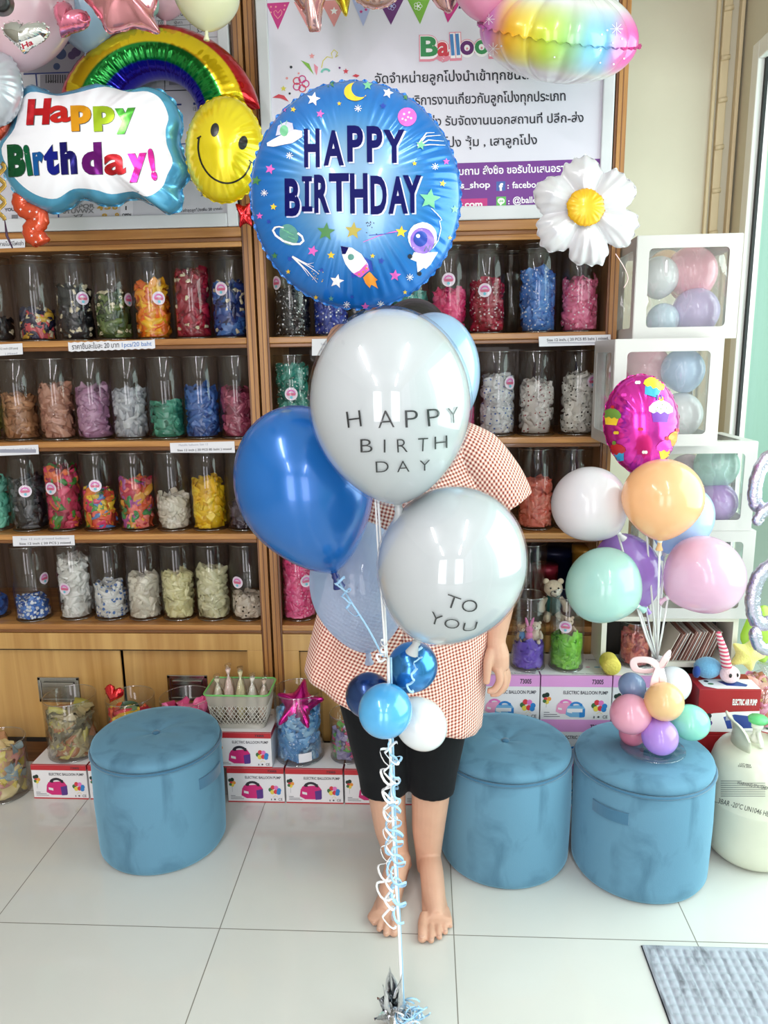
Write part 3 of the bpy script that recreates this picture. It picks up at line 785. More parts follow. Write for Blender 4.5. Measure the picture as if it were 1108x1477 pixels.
_jar0 = {}
def jar(c, desc, where, R=JR, H=JH, st=None, group='clear jars on the cabinet shelves', name='storage_jar', empty=False):
    key = (round(R, 4), round(H, 4))
    lab = ('empty clear acrylic jar ' + where) if empty else 'clear jar of %s balloons %s' % (desc, where)
    if key not in _jar0:
        o = jar_mesh(R, H, name).build(name, [acry, acry_edge]); o.location = c; _jar0[key] = o
        tag(o, lab, 'jar', group)
    else:
        o = _jar0[key].copy(); COL.objects.link(o); o.location = c; tag(o, lab, 'jar', group)
    if st:
        # photo pixel of the sticker -> angle and height on the front wall
        p = at(st[0], st[1], c[1] - R * .8)
        s = max(-.97, min(.97, (p.x - c[0]) / R)); sticker(o, c, R, math.asin(s), p.z - c[2], st[2] if len(st) > 2 else .0215)
    return o
YJ = YC + .085
DEF = {}
CR_ = (222, 210, 176)
rows = [
 # shelf, where-phrase, [(x0,x1,ytop,palette,desc,dots,sticker,rolls)]
 (0, -1, "on the left cabinet's top shelf", [
  (-38, 17, 459, [(28, 28, 34), (38, 36, 40), (20, 20, 26)], 'near-black', None, None, (CR_, 10)),
  (26, 76, 446, [(30, 32, 60), (214, 170, 60), (36, 36, 64), (196, 70, 80), (40, 42, 70)], 'navy and yellow mixed', None, None, (CR_, 26)),
  (78, 138, 412, [(24, 26, 34), (34, 36, 44), (30, 34, 40)], 'black with cream necks', None, (118, 430), (CR_, 40)),
  (131, 194, 420, [(52, 76, 40), (74, 96, 50), (34, 52, 34), (100, 120, 60)], 'olive green', None, (183, 431), (CR_, 30)),
  (187, 252, 405, [(234, 130, 30), (240, 160, 40), (246, 190, 40), (226, 106, 36)], 'orange and yellow', None, (229, 430), (CR_, 4)),
  (247, 308, 388, [(150, 20, 48), (176, 30, 60), (130, 18, 44)], 'crimson', None, None, (CR_, 16)),
  (303, 360, 405, [(32, 58, 128), (40, 84, 160), (24, 36, 84), (60, 110, 180)], 'royal blue with cream necks', None, (320, 417), (CR_, 20))]),
 (1, -1, "on the left cabinet's second shelf", [
  (-52, 0, 585, [(180, 170, 90)], 'olive yellow', None, None, None),
  (1, 55, 568, [(166, 116, 80), (150, 102, 70), (180, 128, 90)], 'tan brown', None, None, None),
  (53, 110, 552, [(176, 124, 104), (160, 108, 90), (188, 138, 116)], 'rosy brown', None, None, None),
  (107, 162, 556, [(168, 124, 156), (152, 106, 140), (182, 140, 168)], 'dusty mauve', None, None, None),
  (160, 214, 560, [(168, 172, 178), (150, 154, 162), (186, 190, 194)], 'silver grey', None, None, None),
  (214, 265, 578, [(56, 140, 116), (44, 122, 100), (74, 158, 132)], 'sea green', None, None, None),
  (262, 320, 557, [(44, 90, 160), (36, 74, 140), (58, 106, 178)], 'metallic blue', None, None, None),
  (317, 368, 559, [(150, 60, 90), (130, 48, 76), (168, 78, 104)], 'maroon rose', None, None, None)]),
 (2, -1, "on the left cabinet's third shelf", [
  (-42, 17, 690, [(120, 206, 180), (104, 190, 166), (140, 216, 194)], 'mint green', None, None, None),
  (13, 68, 688, [(34, 36, 42), (48, 50, 56), (26, 28, 34), (90, 92, 98)], 'black and grey', None, (38, 708), None),
  (64, 118, 673, [(196, 60, 90), (70, 140, 60), (230, 110, 60), (220, 70, 110), (160, 40, 70)], 'red and green mixed', None, (75, 704), None),
  (116, 171, 705, [(232, 90, 70), (240, 200, 60), (80, 160, 80), (222, 60, 110), (80, 130, 190), (240, 130, 60)], 'rainbow-coloured', None, (139, 700), None),
  (170, 224, 690, [(226, 96, 60), (60, 140, 80), (200, 50, 80), (240, 130, 120), (160, 70, 140), (230, 160, 60)], 'orange, green and plum mixed', None, None, None),
  (223, 276, 713, [(228, 222, 204), (216, 208, 190), (236, 230, 216)], 'ivory white', None, None, None),
  (274, 328, 690, [(240, 196, 30), (232, 180, 24), (246, 210, 50)], 'bright yellow', None, None, None),
  (326, 376, 722, [(52, 42, 56), (64, 50, 66), (42, 34, 46)], 'dark aubergine', None, None, None)]),
 (3, -1, "on the left cabinet's lowest shelf", [
  (-42, 9, 862, [(50, 100, 180), (64, 116, 196)], 'plain blue', None, None, None),
  (20, 78, 860, [(54, 112, 196), (70, 130, 210), (44, 96, 180)], 'blue and white marbled', (225, 232, 240), (67, 838), None),
  (81, 136, 803, [(222, 222, 216), (232, 232, 228), (212, 212, 206)], 'plain white', None, (95, 848), None),
  (133, 184, 842, [(222, 224, 222), (232, 232, 228), (214, 216, 212)], 'white with blue print', (84, 124, 186), None, None),
  (183, 233, 829, [(220, 214, 196), (230, 224, 206), (210, 202, 184)], 'cream', None, None, None),
  (231, 283, 827, [(222, 216, 164), (214, 206, 152), (230, 224, 176)], 'pale yellow', None, None, None),
  (281, 333, 819, [(216, 212, 172), (224, 220, 184), (206, 202, 160)], 'greenish cream', None, None, None),
  (331, 383, 856, [(220, 206, 186), (228, 216, 198), (210, 196, 176)], 'beige with black print', (60, 54, 52), (343, 839), None)]),
 (0, 1, "on the right cabinet's top shelf", [
  (393, 450, 413, [(30, 32, 38), (38, 40, 46), (24, 26, 30)], 'black polka dot', (232, 232, 232), (398, 408), None),
  (449, 506, 428, [(34, 58, 150), (44, 70, 166)], 'dark blue polka dot', (226, 230, 240), None, None),
  (563, 622, 420, [(60, 150, 140), (74, 164, 152)], 'plain teal', None, None, None),
  (620, 675, 416, [(236, 70, 130), (226, 56, 118), (244, 96, 150)], 'hot pink', None, (647, 404), None),
  (674, 731, 402, [(150, 18, 48), (166, 26, 58), (134, 14, 40)], 'dark red polka dot', (236, 220, 224), (699, 419), None),
  (746, 804, 389, [(70, 130, 210), (84, 144, 220), (58, 116, 196)], 'cornflower blue polka dot', (222, 232, 244), None, None),
  (807, 865, 399, [(236, 120, 160), (228, 106, 148), (244, 140, 176)], 'pale pink polka dot', (246, 226, 234), None, None)]),
 (1, 1, "on the right cabinet's second shelf", [
  (396, 450, 525, [(40, 130, 116), (52, 146, 130), (30, 114, 102)], 'teal polka dot', (222, 236, 232), (421, 568), None),
  (634, 687, 560, [(226, 90, 140), (216, 80, 130)], 'rose', None, None, None),
  (690, 744, 540, [(222, 224, 226), (232, 232, 234), (212, 214, 218)], 'white blue-dotted', (60, 100, 180), (736, 552), None),
  (745, 803, 549, [(222, 218, 212), (232, 228, 222), (212, 206, 200)], 'white red-dotted', (140, 50, 60), None, None),
  (804, 864, 536, [(220, 218, 208), (230, 228, 218), (208, 206, 196)], 'white black-dotted', (34, 34, 40), (855, 550), None)]),
 (2, 1, "on the right cabinet's third shelf", [
  (745, 800, 690, [(236, 120, 100), (228, 106, 88), (242, 136, 116)], 'coral', None, None, None),]),
 (3, 1, "on the right cabinet's lowest shelf", [
  (404, 458, 808, [(246, 90, 150), (238, 76, 138), (250, 116, 168)], 'bright pink dotted', (250, 170, 200), (442, 838), None)]),
]
for si, side, where, js in rows:
    zs = SHELF[si] + .001
    yb = {0: 488, 1: 636, 2: 770, 3: 899}[si]
    for (xa, xb, yt, pal, desc, dots, st, rolls) in js:
        xc = (xa + xb) / 2; p = at(xc, yb - 60, YJ)
        yj = YJ
        if desc.startswith('blue and white'): yj = YJ - .02
        c = (p.x, yj, zs)
        jar(c, desc, where, st=st)
        hz = at(xc, yt, yj - .03).z - zs
        dsz, dsc = (.24, 75)
        if dots and 'marbled' in desc: dsz, dsc = .42, 70
        if dots and 'blue print' in desc: dsz, dsc = .36, 60
        if dots and 'black print' in desc: dsz, dsc = .2, 50
        heap((c[0], c[1], c[2] + .006), JR - .003, max(.05, hz - .012), pal, 'crumpled %s balloons in a jar %s' % (desc.strip(','), where), dots, rolls=rolls, dsz=dsz, dsc=dsc)
# a few jars with nothing in them, and small pieces lying on full jars
for (x, yb, si, w) in ((736, 488, 0, "between the dark red and blue dotted jars, set back"), (826, 770, 2, "behind the white balloon on the right cabinet's third shelf"), (731, 770, 2, "left of the coral jar, half behind the blouse sleeve"), (762, 899, 3, "on the right cabinet's lowest shelf above the purple jar")):
    p = at(x, yb - 60, YJ + (.16 if si == 0 or x == 731 else .0)); jar((p.x, p.y, SHELF[si] + .001), '', w, empty=True)
mb = MB()

# ================================================================ PUMP BOXES
card_w = M('carton_white', (232, 230, 232), .42); c_red = M('carton_red', (186, 44, 52), .4); c_pink = M('carton_pink', (222, 156, 214), .42)
c_title = M('carton_title', (70, 70, 78), .5); c_mag = M('print_magenta', (204, 40, 116), .35); c_vio = M('print_violet', (86, 52, 130), .35); c_blk = M('print_black', (40, 36, 46), .4)
c_lblue = M('print_light_blue', (120, 176, 216), .4); c_lpink = M('print_light_pink', (232, 156, 192), .4)
p_gr = M('print_green', (66, 110, 66), .4); p_or = M('print_orange', (232, 150, 60), .4); p_ye = M('print_yellow', (226, 206, 80), .4); p_rd = M('print_red', (214, 60, 70), .4); p_bl = M('print_blue', (50, 130, 200), .4); p_dk = M('print_dark_green', (36, 56, 44), .4); p_pk = M('print_pink', (226, 120, 190), .4)
c_dred = M('carton_dark_red', (158, 28, 36), .4)
BXM = [c_red, c_pink, c_title, c_mag, c_vio, c_blk, c_lblue, c_lpink, p_gr, p_or, p_ye, p_rd, p_bl, p_dk, p_pk, card_w, grey_ink]
def sc(sh, W, H): return [(x * W, y * H) for x, y in sh[0]], sh[1]
def art_items(W, H, pink):
    """pump carton artwork in metres, y down from the top left corner"""
    I = []
    band = 1 if pink else 0
    I.append((rect(0, 0, W, H * (.24 if pink else .15)), band)); I.append((rect(0, H * .965, W, H), band))
    hb = H * (.24 if pink else .15)
    I.append((txt('73005', W * .72, hb * .72, W * .88, hb * .72, hb * .42, .03), 5))
    I.append((txt('ELECTRIC BALLOON PUMP', W * .32, H * (.40 if pink else .30), W * .95, H * (.40 if pink else .30), H * .075, .02), 2))
    for x, y, r, mi in ((.05, .36, .032, 13), (.09, .34, .034, 13), (.07, .44, .03, 11), (.12, .43, .03, 9), (.09, .50, .03, 10), (.055, .48, .026, 8)):
        I.append((disc(W * x, H * (y + (.08 if pink else 0)), W * r, W * r * 1.1, 14), mi))
    I.append((stroke([(W * .085, H * .55), (W * .08, H * .7)], W * .004), 16))
    def pump(ox, oy, s, body, side, hnd):
        q = lambda *p: polyshape([(W * (ox + s * a), H * oy + W * s * b) for a, b in p])
        I.append((stroke([(W * (ox + s * a), H * oy + W * s * b) for a, b in arc(.22, -.02, .13, .12, 180, 360, 10)], W * s * .05), hnd))
        I.append((q((.02, .0), (.06, -.07), (.36, -.09), (.42, .0), (.42, .18), (.40, .20), (.10, .20), (.0, .14)), body))
        I.append((q((.29, .03), (.42, .0), (.42, .18), (.40, .20), (.30, .21)), side))
        I.append((q((.10, -.06), (.11, -.13), (.15, -.13), (.16, -.06)), hnd)); I.append((q((.30, -.06), (.31, -.12), (.35, -.12), (.36, -.05)), hnd))
        I.append((q((.05, .04), (.14, .06), (.14, .11), (.05, .09)), 15))
    if pink:
        pump(.22, .66, .62, 7, 7, 14); pump(.36, .72, .66, 6, 12, 12)
        I.append((rect(W * .38, H * .72, W * .60, H * .80), 15))
    else: pump(.24, .60, .92, 3, 4, 5)
    for x, y, mi in ((.76, .62, 8), (.80, .55, 11), (.86, .56, 14), (.79, .69, 10), (.85, .68, 11), (.91, .63, 12), (.90, .70, 12)): I.append((disc(W * x, H * (y + (.03 if pink else 0)), W * .038, W * .042, 14), mi))
    for k in range(3): I.append((rect(W * .05, H * (.80 + .045 * k), W * (.13, .24, .28)[k], H * (.815 + .045 * k)), 16))
    I.append((txt('CE', W * .89, H * .93, W * .96, H * .93, H * .07, .01), 2)); I.append((disc(W * .83, H * .90, W * .016, W * .016, 12), 2)); I.append((rect(W * .76, H * .88, W * .775, H * .93), 2))
    I.append((stroke([(W * .80, H * .83), (W * .84, H * .79), (W * .88, H * .83)], W * .006), 10))
    return I
def pump_carton(loc, W, H, D, pink, label, group):
    t = thing('pump_carton', loc, label, 'box', group)
    mb = MB(); mb.box(-W / 2, W / 2, 0, D, 0, H)
    mb.build('carton', card_w, t, bevel=.0012, world=False)
    mb = MB(); flatprint(mb, art_items(W, H, pink), o=Vector((-W / 2, 0, H)), ux=Vector((1, 0, 0)), uy=Vector((0, 0, -1)))
    # side and lid strips in the band colour
    b = 1 if pink else 0
    hb = H * (.24 if pink else .15)
    for xs, s in ((-W / 2 - .0004, -1), (W / 2 + .0004, 1)):
        vs = [(xs, 0, H - hb), (xs, D, H - hb), (xs, D, H), (xs, 0, H)]
        mb._add(vs, [(0, 1, 2, 3) if s > 0 else (3, 2, 1, 0)], b)
    I = [(txt('73005', W * .74, D * .3, W * .90, D * .3, D * .05, .02), 16), (rect(0, D - .006, W, D), b)]
    if pink: I += [(disc(W * .72, D * .62, W * .035, W * .02), 7), (disc(W * .86, D * .62, W * .05, W * .022), 6), (txt('ELECTRIC BALLOON PUMP', W * .45, D * .93, W * .95, D * .93, D * .04, .01), 16)]
    flatprint(mb, I, o=Vector((-W / 2, D, H)), ux=Vector((1, 0, 0)), uy=Vector((0, -1, 0)))
    mb.build('printed_artwork', BXM, t, world=False)
    return t
YB = 2.235
RW, RH, RD = .192, .126, .175
def bx(px_left, py, z, Y=YB, W=RW): return (at(px_left, py, Y).x + W / 2, Y, z)
GR, GP = 'red pump cartons along the cabinet', 'pink pump cartons beside the person'
r0 = pump_carton(bx(47, 1130, 0), RW, RH, RD, False, 'red and white balloon pump carton under the jar of khaki balloons', GR)
xB = at(328, 1130, YB).x
rB = dup(r0, (xB + RW / 2, YB, 0), 'red and white pump carton on the floor beneath another carton, right of the single stool', GR)
rC = dup(r0, (at(391, 1075, YB).x - RW / 2, YB + .002, RH + .001), 'red and white pump carton stacked under the green-rimmed basket', GR)
rD = dup(r0, (xB + RW * 1.5 + .006, YB, 0), 'red and white pump carton under the jar of light blue balloons', GR)
rE = dup(r0, (xB + RW * 2.5 + .012, YB, 0), "red and white pump carton half hidden behind the person's leg", GR)
rF = dup(r0, (xB + RW * 3.5 + .018, YB, 0), "red and white pump carton showing between the person's calves", GR)
rG = dup(r0, (at(47, 1130, YB).x + RW * 1.5 + .006, YB, 0), 'red pump carton hidden behind the single stool, under the mixed jar', GR)
rH = dup(r0, (at(47, 1130, YB).x + RW * 2.5 + .012, YB, 0), 'red pump carton hidden behind the single stool, under the pink jar', GR)
PW, PH, PD = .222, .155, .18
xP = at(780, 1010, YB).x
zP = 2 * PH
pk = None
for k, (xo, nm) in enumerate(((-1, "with the person's hand in front"), (0, 'under the lime green jar'), (1, 'behind the small pastel balloons'))):
    for lv in range(3):
        loc = (xP + PW / 2 + xo * (PW + .004), YB, lv * PH)
        lab = 'pink-banded pump carton %s, %s' % (('bottom of its stack', 'in the middle of its stack', 'top of its stack')[lv], nm)
        if lv == 1 and k == 1: lab = 'pink-banded pump carton in the middle of its stack, showing between two stools'
        if pk is None: pk = pump_carton(loc, PW, PH, PD, True, lab, GP)
        else: dup(pk, loc, lab, GP)
ZP = 3 * PH

# ================================================================ JARS AND BASKET ON THE CARTONS
GL = 'wide clear tubs near the floor'
def low_jar(x, y, R, H, z, hp, pal, desc, label, n=None, size=1.3, **k):
    c = (x, y, z + .001); jar(c, '', '', R=R, H=H, group=GL, name='clear_tub')['label'] = label
    heap((x, y, z + .007), R - .004, hp, pal, desc, size=size, n=n, **k)
pA = atz(104, 1096, RH); zt = RH
low_jar(at(104, 1060, 2.32).x, 2.33, .088, .21, zt, .15, [(150, 140, 104), (176, 164, 120), (200, 186, 150), (120, 116, 92), (196, 186, 96), (176, 120, 80)], 'khaki and cream balloons heaped in the tub on the leftmost carton', 'clear tub of khaki and cream balloons on the leftmost red carton')
low_jar(at(190, 1035, 2.33).x, 2.33, .082, .21, zt, .15, [(240, 196, 50), (230, 90, 50), (120, 150, 110), (80, 110, 90), (226, 60, 80), (244, 210, 80)], 'yellow, green and orange balloons heaped in the tub behind the single stool', 'clear tub of yellow, green and orange balloons behind the single stool')
low_jar(at(270, 1035, 2.33).x, 2.33, .088, .21, zt, .165, [(246, 110, 170), (240, 90, 156), (250, 140, 186)], 'candy pink balloons heaped in the tub behind the single stool', 'clear tub of candy pink balloons between the single stool and the basket')
p = atz(2, 1150, 0)
low_jar(at(2, 1110, 2.27).x, 2.27, .088, .20, 0, .165, [(210, 186, 140), (226, 206, 150), (206, 160, 120), (150, 170, 176), (220, 196, 90), (214, 150, 140)], 'beige, yellow and grey balloons in the tub on the floor', 'clear tub of beige and yellow balloons on the floor at far left')
xj = at(432, 1060, 2.325).x
low_jar(xj, 2.325, .083, .245, zt, .175, [(96, 160, 214), (120, 178, 226), (80, 142, 200), (150, 196, 230)], 'light blue printed balloons in the tub under the magenta star', 'clear tub of light blue balloons with a magenta foil star on top', dots=(206, 224, 236), dsz=.2, dsc=90)
low_jar(at(503, 1080, 2.33).x, 2.325, .062, .16, zt, .10, [(120, 110, 170), (160, 150, 190), (110, 180, 90), (226, 80, 130)], 'violet and green balloons in the small tub by the shorts', 'small clear tub of violet balloons half hidden by the black shorts', size=1.0)
# label on the blue tub
mb = MB(); q = [(xj + (.083 + .0008) * sin(a), 2.325 - (.083 + .0008) * cos(a), zt + zz) for a in [.12 + .09 * k for k in range(7)] for zz in (.018, .05)]
mb._add(q, [(2 * k, 2 * k + 2, 2 * k + 3, 2 * k + 1) for k in range(6)]); o = mb.build('paper_sticker', paper, loc=(xj, 2.325, zt + .03)); tag(o, 'blank white paper sticker on the tub of light blue balloons', 'label')

# purple and lime jars on the pink cartons
YP = YB + .075
xpu = at(762, 930, YP).x; xli = at(817, 930, YP).x
jar((xpu, YP, ZP + .001), 'purple', 'on the pink cartons with small plush toys inside', R=.056, H=.245, group='jars standing on the pink cartons')
heap((xpu, YP, ZP + .007), .053, .075, [(112, 78, 196), (100, 66, 180), (126, 92, 210)], 'crumpled purple balloons under the plush toys', size=1.2)
jar((xli, YP, ZP + .001), 'lime green', 'on the pink cartons with a teddy sitting in it', R=.056, H=.245, st=(815, 903, .02), group='jars standing on the pink cartons')
heap((xli, YP, ZP + .007), .053, .10, [(126, 200, 56), (112, 186, 46), (142, 214, 72)], 'crumpled lime green balloons under the seated teddy', size=1.2)
xco = at(916, 930, YP + .03).x
jar((xco, YP + .03, ZP + .001), 'coral red', 'beside the yellow paper roll, behind the stick bundle', R=.05, H=.15, group='jars standing on the pink cartons')
heap((xco, YP + .03, ZP + .007), .047, .10, [(196, 84, 84), (214, 104, 92), (176, 70, 76), (226, 130, 110)], 'crumpled coral red balloons behind the stick bundle', size=1.15)
# yellow crepe roll
xr = at(881, 939, YB + .03)
mb = MB(); mb.lathe([(0, -.004), (.024, -.004), (.027, 0), (.029, .004), (.029, .054), (.027, .058), (0, .058)], (xr.x, YB + .002, ZP + .0295), 28, 0, True, (0, 1, 0))
o = mb.build('crepe_roll', M('crepe_yellow', (226, 208, 92), .7, bump=.6, bscale=160), loc=(xr.x, YB + .03, ZP)); tag(o, 'yellow crepe paper roll lying between the lime and coral jars', 'paper roll')

# plush toys
def plush_bear(c, s, col, muz, label, shirt=None, face=0.0, group='plush toys among the jars', hat=None):
    t = thing('plush_bear', c, label, 'plush toy', group, rz=face)
    fur = M('fur_%d_%d_%d' % col, col, .9, sheen=.4, bump=.9, bscale=260)
    mz = M('fur_%d_%d_%d' % muz, muz, .9, sheen=.4, bump=.9, bscale=260)
    mb = MB(); mb.ell((0, 0, .45 * s), .26 * s, .22 * s, .34 * s); mb.build('body', fur if shirt is None else M('shirt_%d_%d_%d' % shirt, shirt, .85, bump=.5, bscale=300), t, world=False)
    mb = MB(); mb.ell((0, -.03 * s, .95 * s), .27 * s, .24 * s, .25 * s)
    for sx in (-1, 1): mb.ell((sx * .21 * s, -.01 * s, 1.16 * s), .09 * s, .05 * s, .09 * s)
    hd = mb.build('head', fur, t, world=False)
    mb = MB(); mb.ell((0, -.24 * s, .90 * s), .12 * s, .09 * s, .09 * s); mb.build('muzzle', mz, hd, world=False)
    mb = MB(); mb.ell((0, -.325 * s, .94 * s), .04 * s, .025 * s, .028 * s)
    for sx in (-1, 1): mb.ell((sx * .11 * s, -.245 * s, 1.02 * s), .028 * s)
    mb.build('eyes_and_nose', M('bead_black', (18, 14, 14), .15), hd, world=False)
    for sx in (-1, 1):
        mb = MB(); mb.tube([(sx * .2 * s, -.02 * s, .66 * s), (sx * .33 * s, -.12 * s, .5 * s), (sx * .34 * s, -.22 * s, .38 * s)], [.09 * s, .085 * s, .095 * s], 12); mb.ell((sx * .34 * s, -.22 * s, .38 * s), .095 * s); mb.build('arm', fur, t, world=False)
        mb = MB(); mb.tube([(sx * .13 * s, -.05 * s, .2 * s), (sx * .2 * s, -.25 * s, .13 * s), (sx * .22 * s, -.36 * s, .14 * s)], [.11 * s, .10 * s, .10 * s], 12); mb.ell((sx * .22 * s, -.37 * s, .15 * s), .105 * s, .07 * s, .12 * s); mb.build('leg', fur, t, world=False)
    return t
zl = ZP + .105
plush_bear((xli + .004, YP - .003, zl - .004), .058, (214, 186, 160), (240, 230, 214), 'small tan teddy sitting in the lime green jar')
plush_bear((xpu - .024, YP - .01, ZP + .088), .05, (186, 150, 116), (236, 220, 200), 'tiny brown plush bear at left in the purple jar', face=.3, shirt=(90, 140, 190))
plush_bear((xpu + .022, YP - .012, ZP + .088), .058, (238, 222, 200), (244, 236, 224), 'tiny cream plush bear at right in the purple jar', face=-.3)
# pink plush rabbit between them
t = thing('plush_rabbit', (xpu, YP - .016, ZP + .09), 'tiny pink plush rabbit in the middle of the purple jar', 'plush toy', 'plush toys among the jars')
pkf = M('fur_pink', (236, 120, 186), .9, sheen=.4, bump=.9, bscale=260)
mb = MB(); mb.ell((0, 0, .02), .012, .011, .018); mb.build('body', pkf, t, world=False)
mb = MB(); mb.ell((0, -.003, .045), .012, .011, .012); mb.build('head', pkf, t, world=False)
for sx in (-1, 1):
    mb = MB(); mb.tube([(sx * .005, 0, .055), (sx * .009, 0, .07), (sx * .013, -.002, .083)], [.004, .005, .002], 8); mb.build('ear', pkf, t, world=False)
# green-shirt bear sitting above, on the cabinet's lowest shelf behind
pb = at(806, 885, 2.40)
xb_, zb_ = pb.x, SHELF[3]
plush_bear((xb_, YC + .06, SHELF[3] + .002), .12, (232, 214, 186), (240, 228, 206), 'cream plush bear in a dark green shirt on the lowest shelf', shirt=(20, 84, 80))
# round tins in the dark at the back of the lowest shelf
for (px_, r_, h_, col, lab) in ((800, .085, .2, (26, 34, 66), 'dark navy round tin at the back of the lowest shelf'), (838, .05, .23, (176, 130, 50), 'gold round tin at the back of the lowest shelf'), (778, .045, .17, (150, 40, 60), 'dark red round tin behind the purple jar')):
    pt = at(px_, 820, YC + .30); mb = MB(); yy = YC + (.33 if r_ > .06 else .22 if px_ != 778 else .17)
    mb.lathe([(0, 0), (r_, 0), (r_, h_ - .03), (r_ + .002, h_ - .03), (r_ + .002, h_), (0, h_)], (pt.x, yy, SHELF[3] + .001), 32); o = mb.build('round_tin', M('tin_%d_%d_%d' % col, col, .3, .3), loc=(pt.x, yy, SHELF[3])); tag(o, lab, 'tin', 'round tins in the cabinet')

# green-rimmed basket on the stacked carton
zb = 2 * RH + .002
bxc = at(347, 1010, 2.31).x; byc = YB + .085
t = thing('plastic_basket', (bxc, byc, zb), 'translucent white lattice basket with a green rim on stacked red cartons', 'basket')
milk = clear('milky_plastic', (240, 240, 236), .3, .2, .6, .08, .62, (226, 224, 214))
Wt, Dt, Wb, Db, Hb = .108, .07, .088, .055, .125
def ring(w, d, z, r=.018, n=6):
    P = []
    for cx, cy, a0 in ((w - r, -(d - r), -90), (w - r, d - r, 0), (-(w - r), d - r, 90), (-(w - r), -(d - r), 180)):
        for k in range(n + 1): a = radians(a0 + 90 * k / n); P.append(Vector((cx + r * cos(a), cy + r * sin(a), z)))
    return P
mb = MB(); R0 = ring(Wb, Db, 0); N = len(R0)
mb._add(R0 + ring(Wb + .003, Db + .003, .018), [tuple(range(N))] + [(k, (k + 1) % N, N + (k + 1) % N, N + k) for k in range(N)], 0, True); mb.build('base', milk, t, world=False)
mb = MB()
ra, rb = ring(Wb + .0125, Db + .0095, .082), ring(Wt, Dt, Hb); mb._add(ra + rb, [(k, (k + 1) % N, N + (k + 1) % N, N + k) for k in range(N)], 0, True); mb.build('upper_band', milk, t, world=False)
mb = MB()
def wallpt(u, z):   # u along the perimeter 0..1
    f = (z) / Hb; w = Wb + (Wt - Wb) * f; d = Db + (Dt - Db) * f
    Rr = ring(w, d, z); x = u % 1 * N; i = int(x) % N
    # even spacing along the straight sides
    L = [0]
    for k in range(N): L.append(L[-1] + (Rr[(k + 1) % N] - Rr[k]).length)
    s = (u % 1) * L[-1]
    for k in range(N):
        if s <= L[k + 1]:
            g = (s - L[k]) / max(1e-9, L[k + 1] - L[k]); return Rr[k].lerp(Rr[(k + 1) % N], g)
    return Rr[0]
NB = 44
for k in range(NB):
    for sgn in (1, -1):
        mb.tube([wallpt((k + sgn * 3.4 * q / 4) / NB, .016 + .068 * q / 4) for q in range(5)], .0013, 5)
mb.build('lattice', M('basket_white', (232, 230, 222), .35, trans=.3), t, world=False)
mb = MB(); rr = ring(Wt + .001, Dt + .001, Hb); mb.tube(rr + rr[:2], .0032, 8); mb.build('rim', M('basket_green', (112, 190, 104), .3), t, world=False)
packcol = [((232, 222, 196), 'cream'), ((236, 206, 196), 'pinkish'), ((226, 214, 170), 'pale yellow'), ((238, 232, 220), 'ivory'), ((224, 200, 180), 'beige')]
film = clear('pack_film', (250, 250, 250), .3, .06, .8, .10)
for k in range(5):
    col, cn = packcol[k]
    x = bxc - .072 + .036 * k; z0 = zb + .012; hh = (.165, .205, .195, .17, .16)[k]
    t2 = thing('balloon_pack', (x, byc, z0), 'clear pack of %s balloons standing in the basket, %s' % (cn, ('nearest the single stool', 'second from the single stool', 'tallest in the middle', 'second from the divider post', 'nearest the divider post')[k]), 'pack', 'packs in the basket')
    lean = (-.02, -.008, .004, .015, .03)[k] * .6
    def pouch(gr, zt):
        mb = MB(); prof = [(0, 0), (.016, .001), (.024, .02), (.027, .05), (.024, .085), (.015, .115), (.006, .128), (.010, .138), (.015, .150)]
        sc_ = hh / .16; mb.lathe([(r + gr if i else 0, z * sc_ * zt) for i, (r, z) in enumerate(prof)], (0, 0, 0), 28)
        for i in range(len(mb.v)):
            v = Vector(mb.v[i]); f = min(1, v.z / .02); s_ = v * 42 + Vector((k * 7.3, 0, 0)); a = atan2(v.y, v.x)
            w = 1 + f * (.28 * noise.noise(s_) + .10 * sin(7 * a + 40 * v.z + k))
            mb.v[i] = (v.x * w * .72 + lean * v.z / .15 * .6, v.y * w * 1.05, max(0, v.z))
        return mb
    inner = pouch(-.003, .92); inner.build('balloons', M('pack_fill_' + cn.replace(' ', '_'), col, .45, bump=1.0, bscale=120, vary=.16, vscale=60), t2, world=False)
    pouch(.0, 1.0).build('wrapper', film, t2, world=False)

# ================================================================ STOOLS
def velvet():
    m = bpy.data.materials.new('blue_velvet'); n, l = nodes_of(m); b = n['Principled BSDF']
    tc = n.new('ShaderNodeTexCoord'); nz = n.new('ShaderNodeTexNoise'); nz.inputs['Scale'].default_value = 7; nz.inputs['Detail'].default_value = 6; nz.inputs['Distortion'].default_value = .7
    mp = n.new('ShaderNodeMapping'); mp.inputs['Scale'].default_value = (1.6, 1.6, .8)
    cr = n.new('ShaderNodeValToRGB'); e = cr.color_ramp.elements; e[0].position = .25; e[0].color = lin((74, 112, 136)); e[1].position = .5; e[1].color = lin((98, 142, 168))
    l.new(tc.outputs['Object'], mp.inputs['Vector']); l.new(mp.outputs['Vector'], nz.inputs['Vector']); l.new(nz.outputs['Fac'], cr.inputs['Fac']); l.new(cr.outputs['Color'], b.inputs['Base Color'])
    b.inputs['Roughness'].default_value = .75; b.inputs['Sheen Weight'].default_value = .8; b.inputs['Sheen Roughness'].default_value = .4; b.inputs['Sheen Tint'].default_value = lin((150, 200, 225)); b.inputs['Specular IOR Level'].default_value = .2
    n2 = n.new('ShaderNodeTexNoise'); n2.inputs['Scale'].default_value = 300; bp = n.new('ShaderNodeBump'); bp.inputs['Strength'].default_value = .25; bp.inputs['Distance'].default_value = .001
    l.new(tc.outputs['Object'], n2.inputs['Vector']); l.new(n2.outputs['Fac'], bp.inputs['Height']); l.new(bp.outputs['Normal'], b.inputs['Normal'])
    return m
vel = velvet()
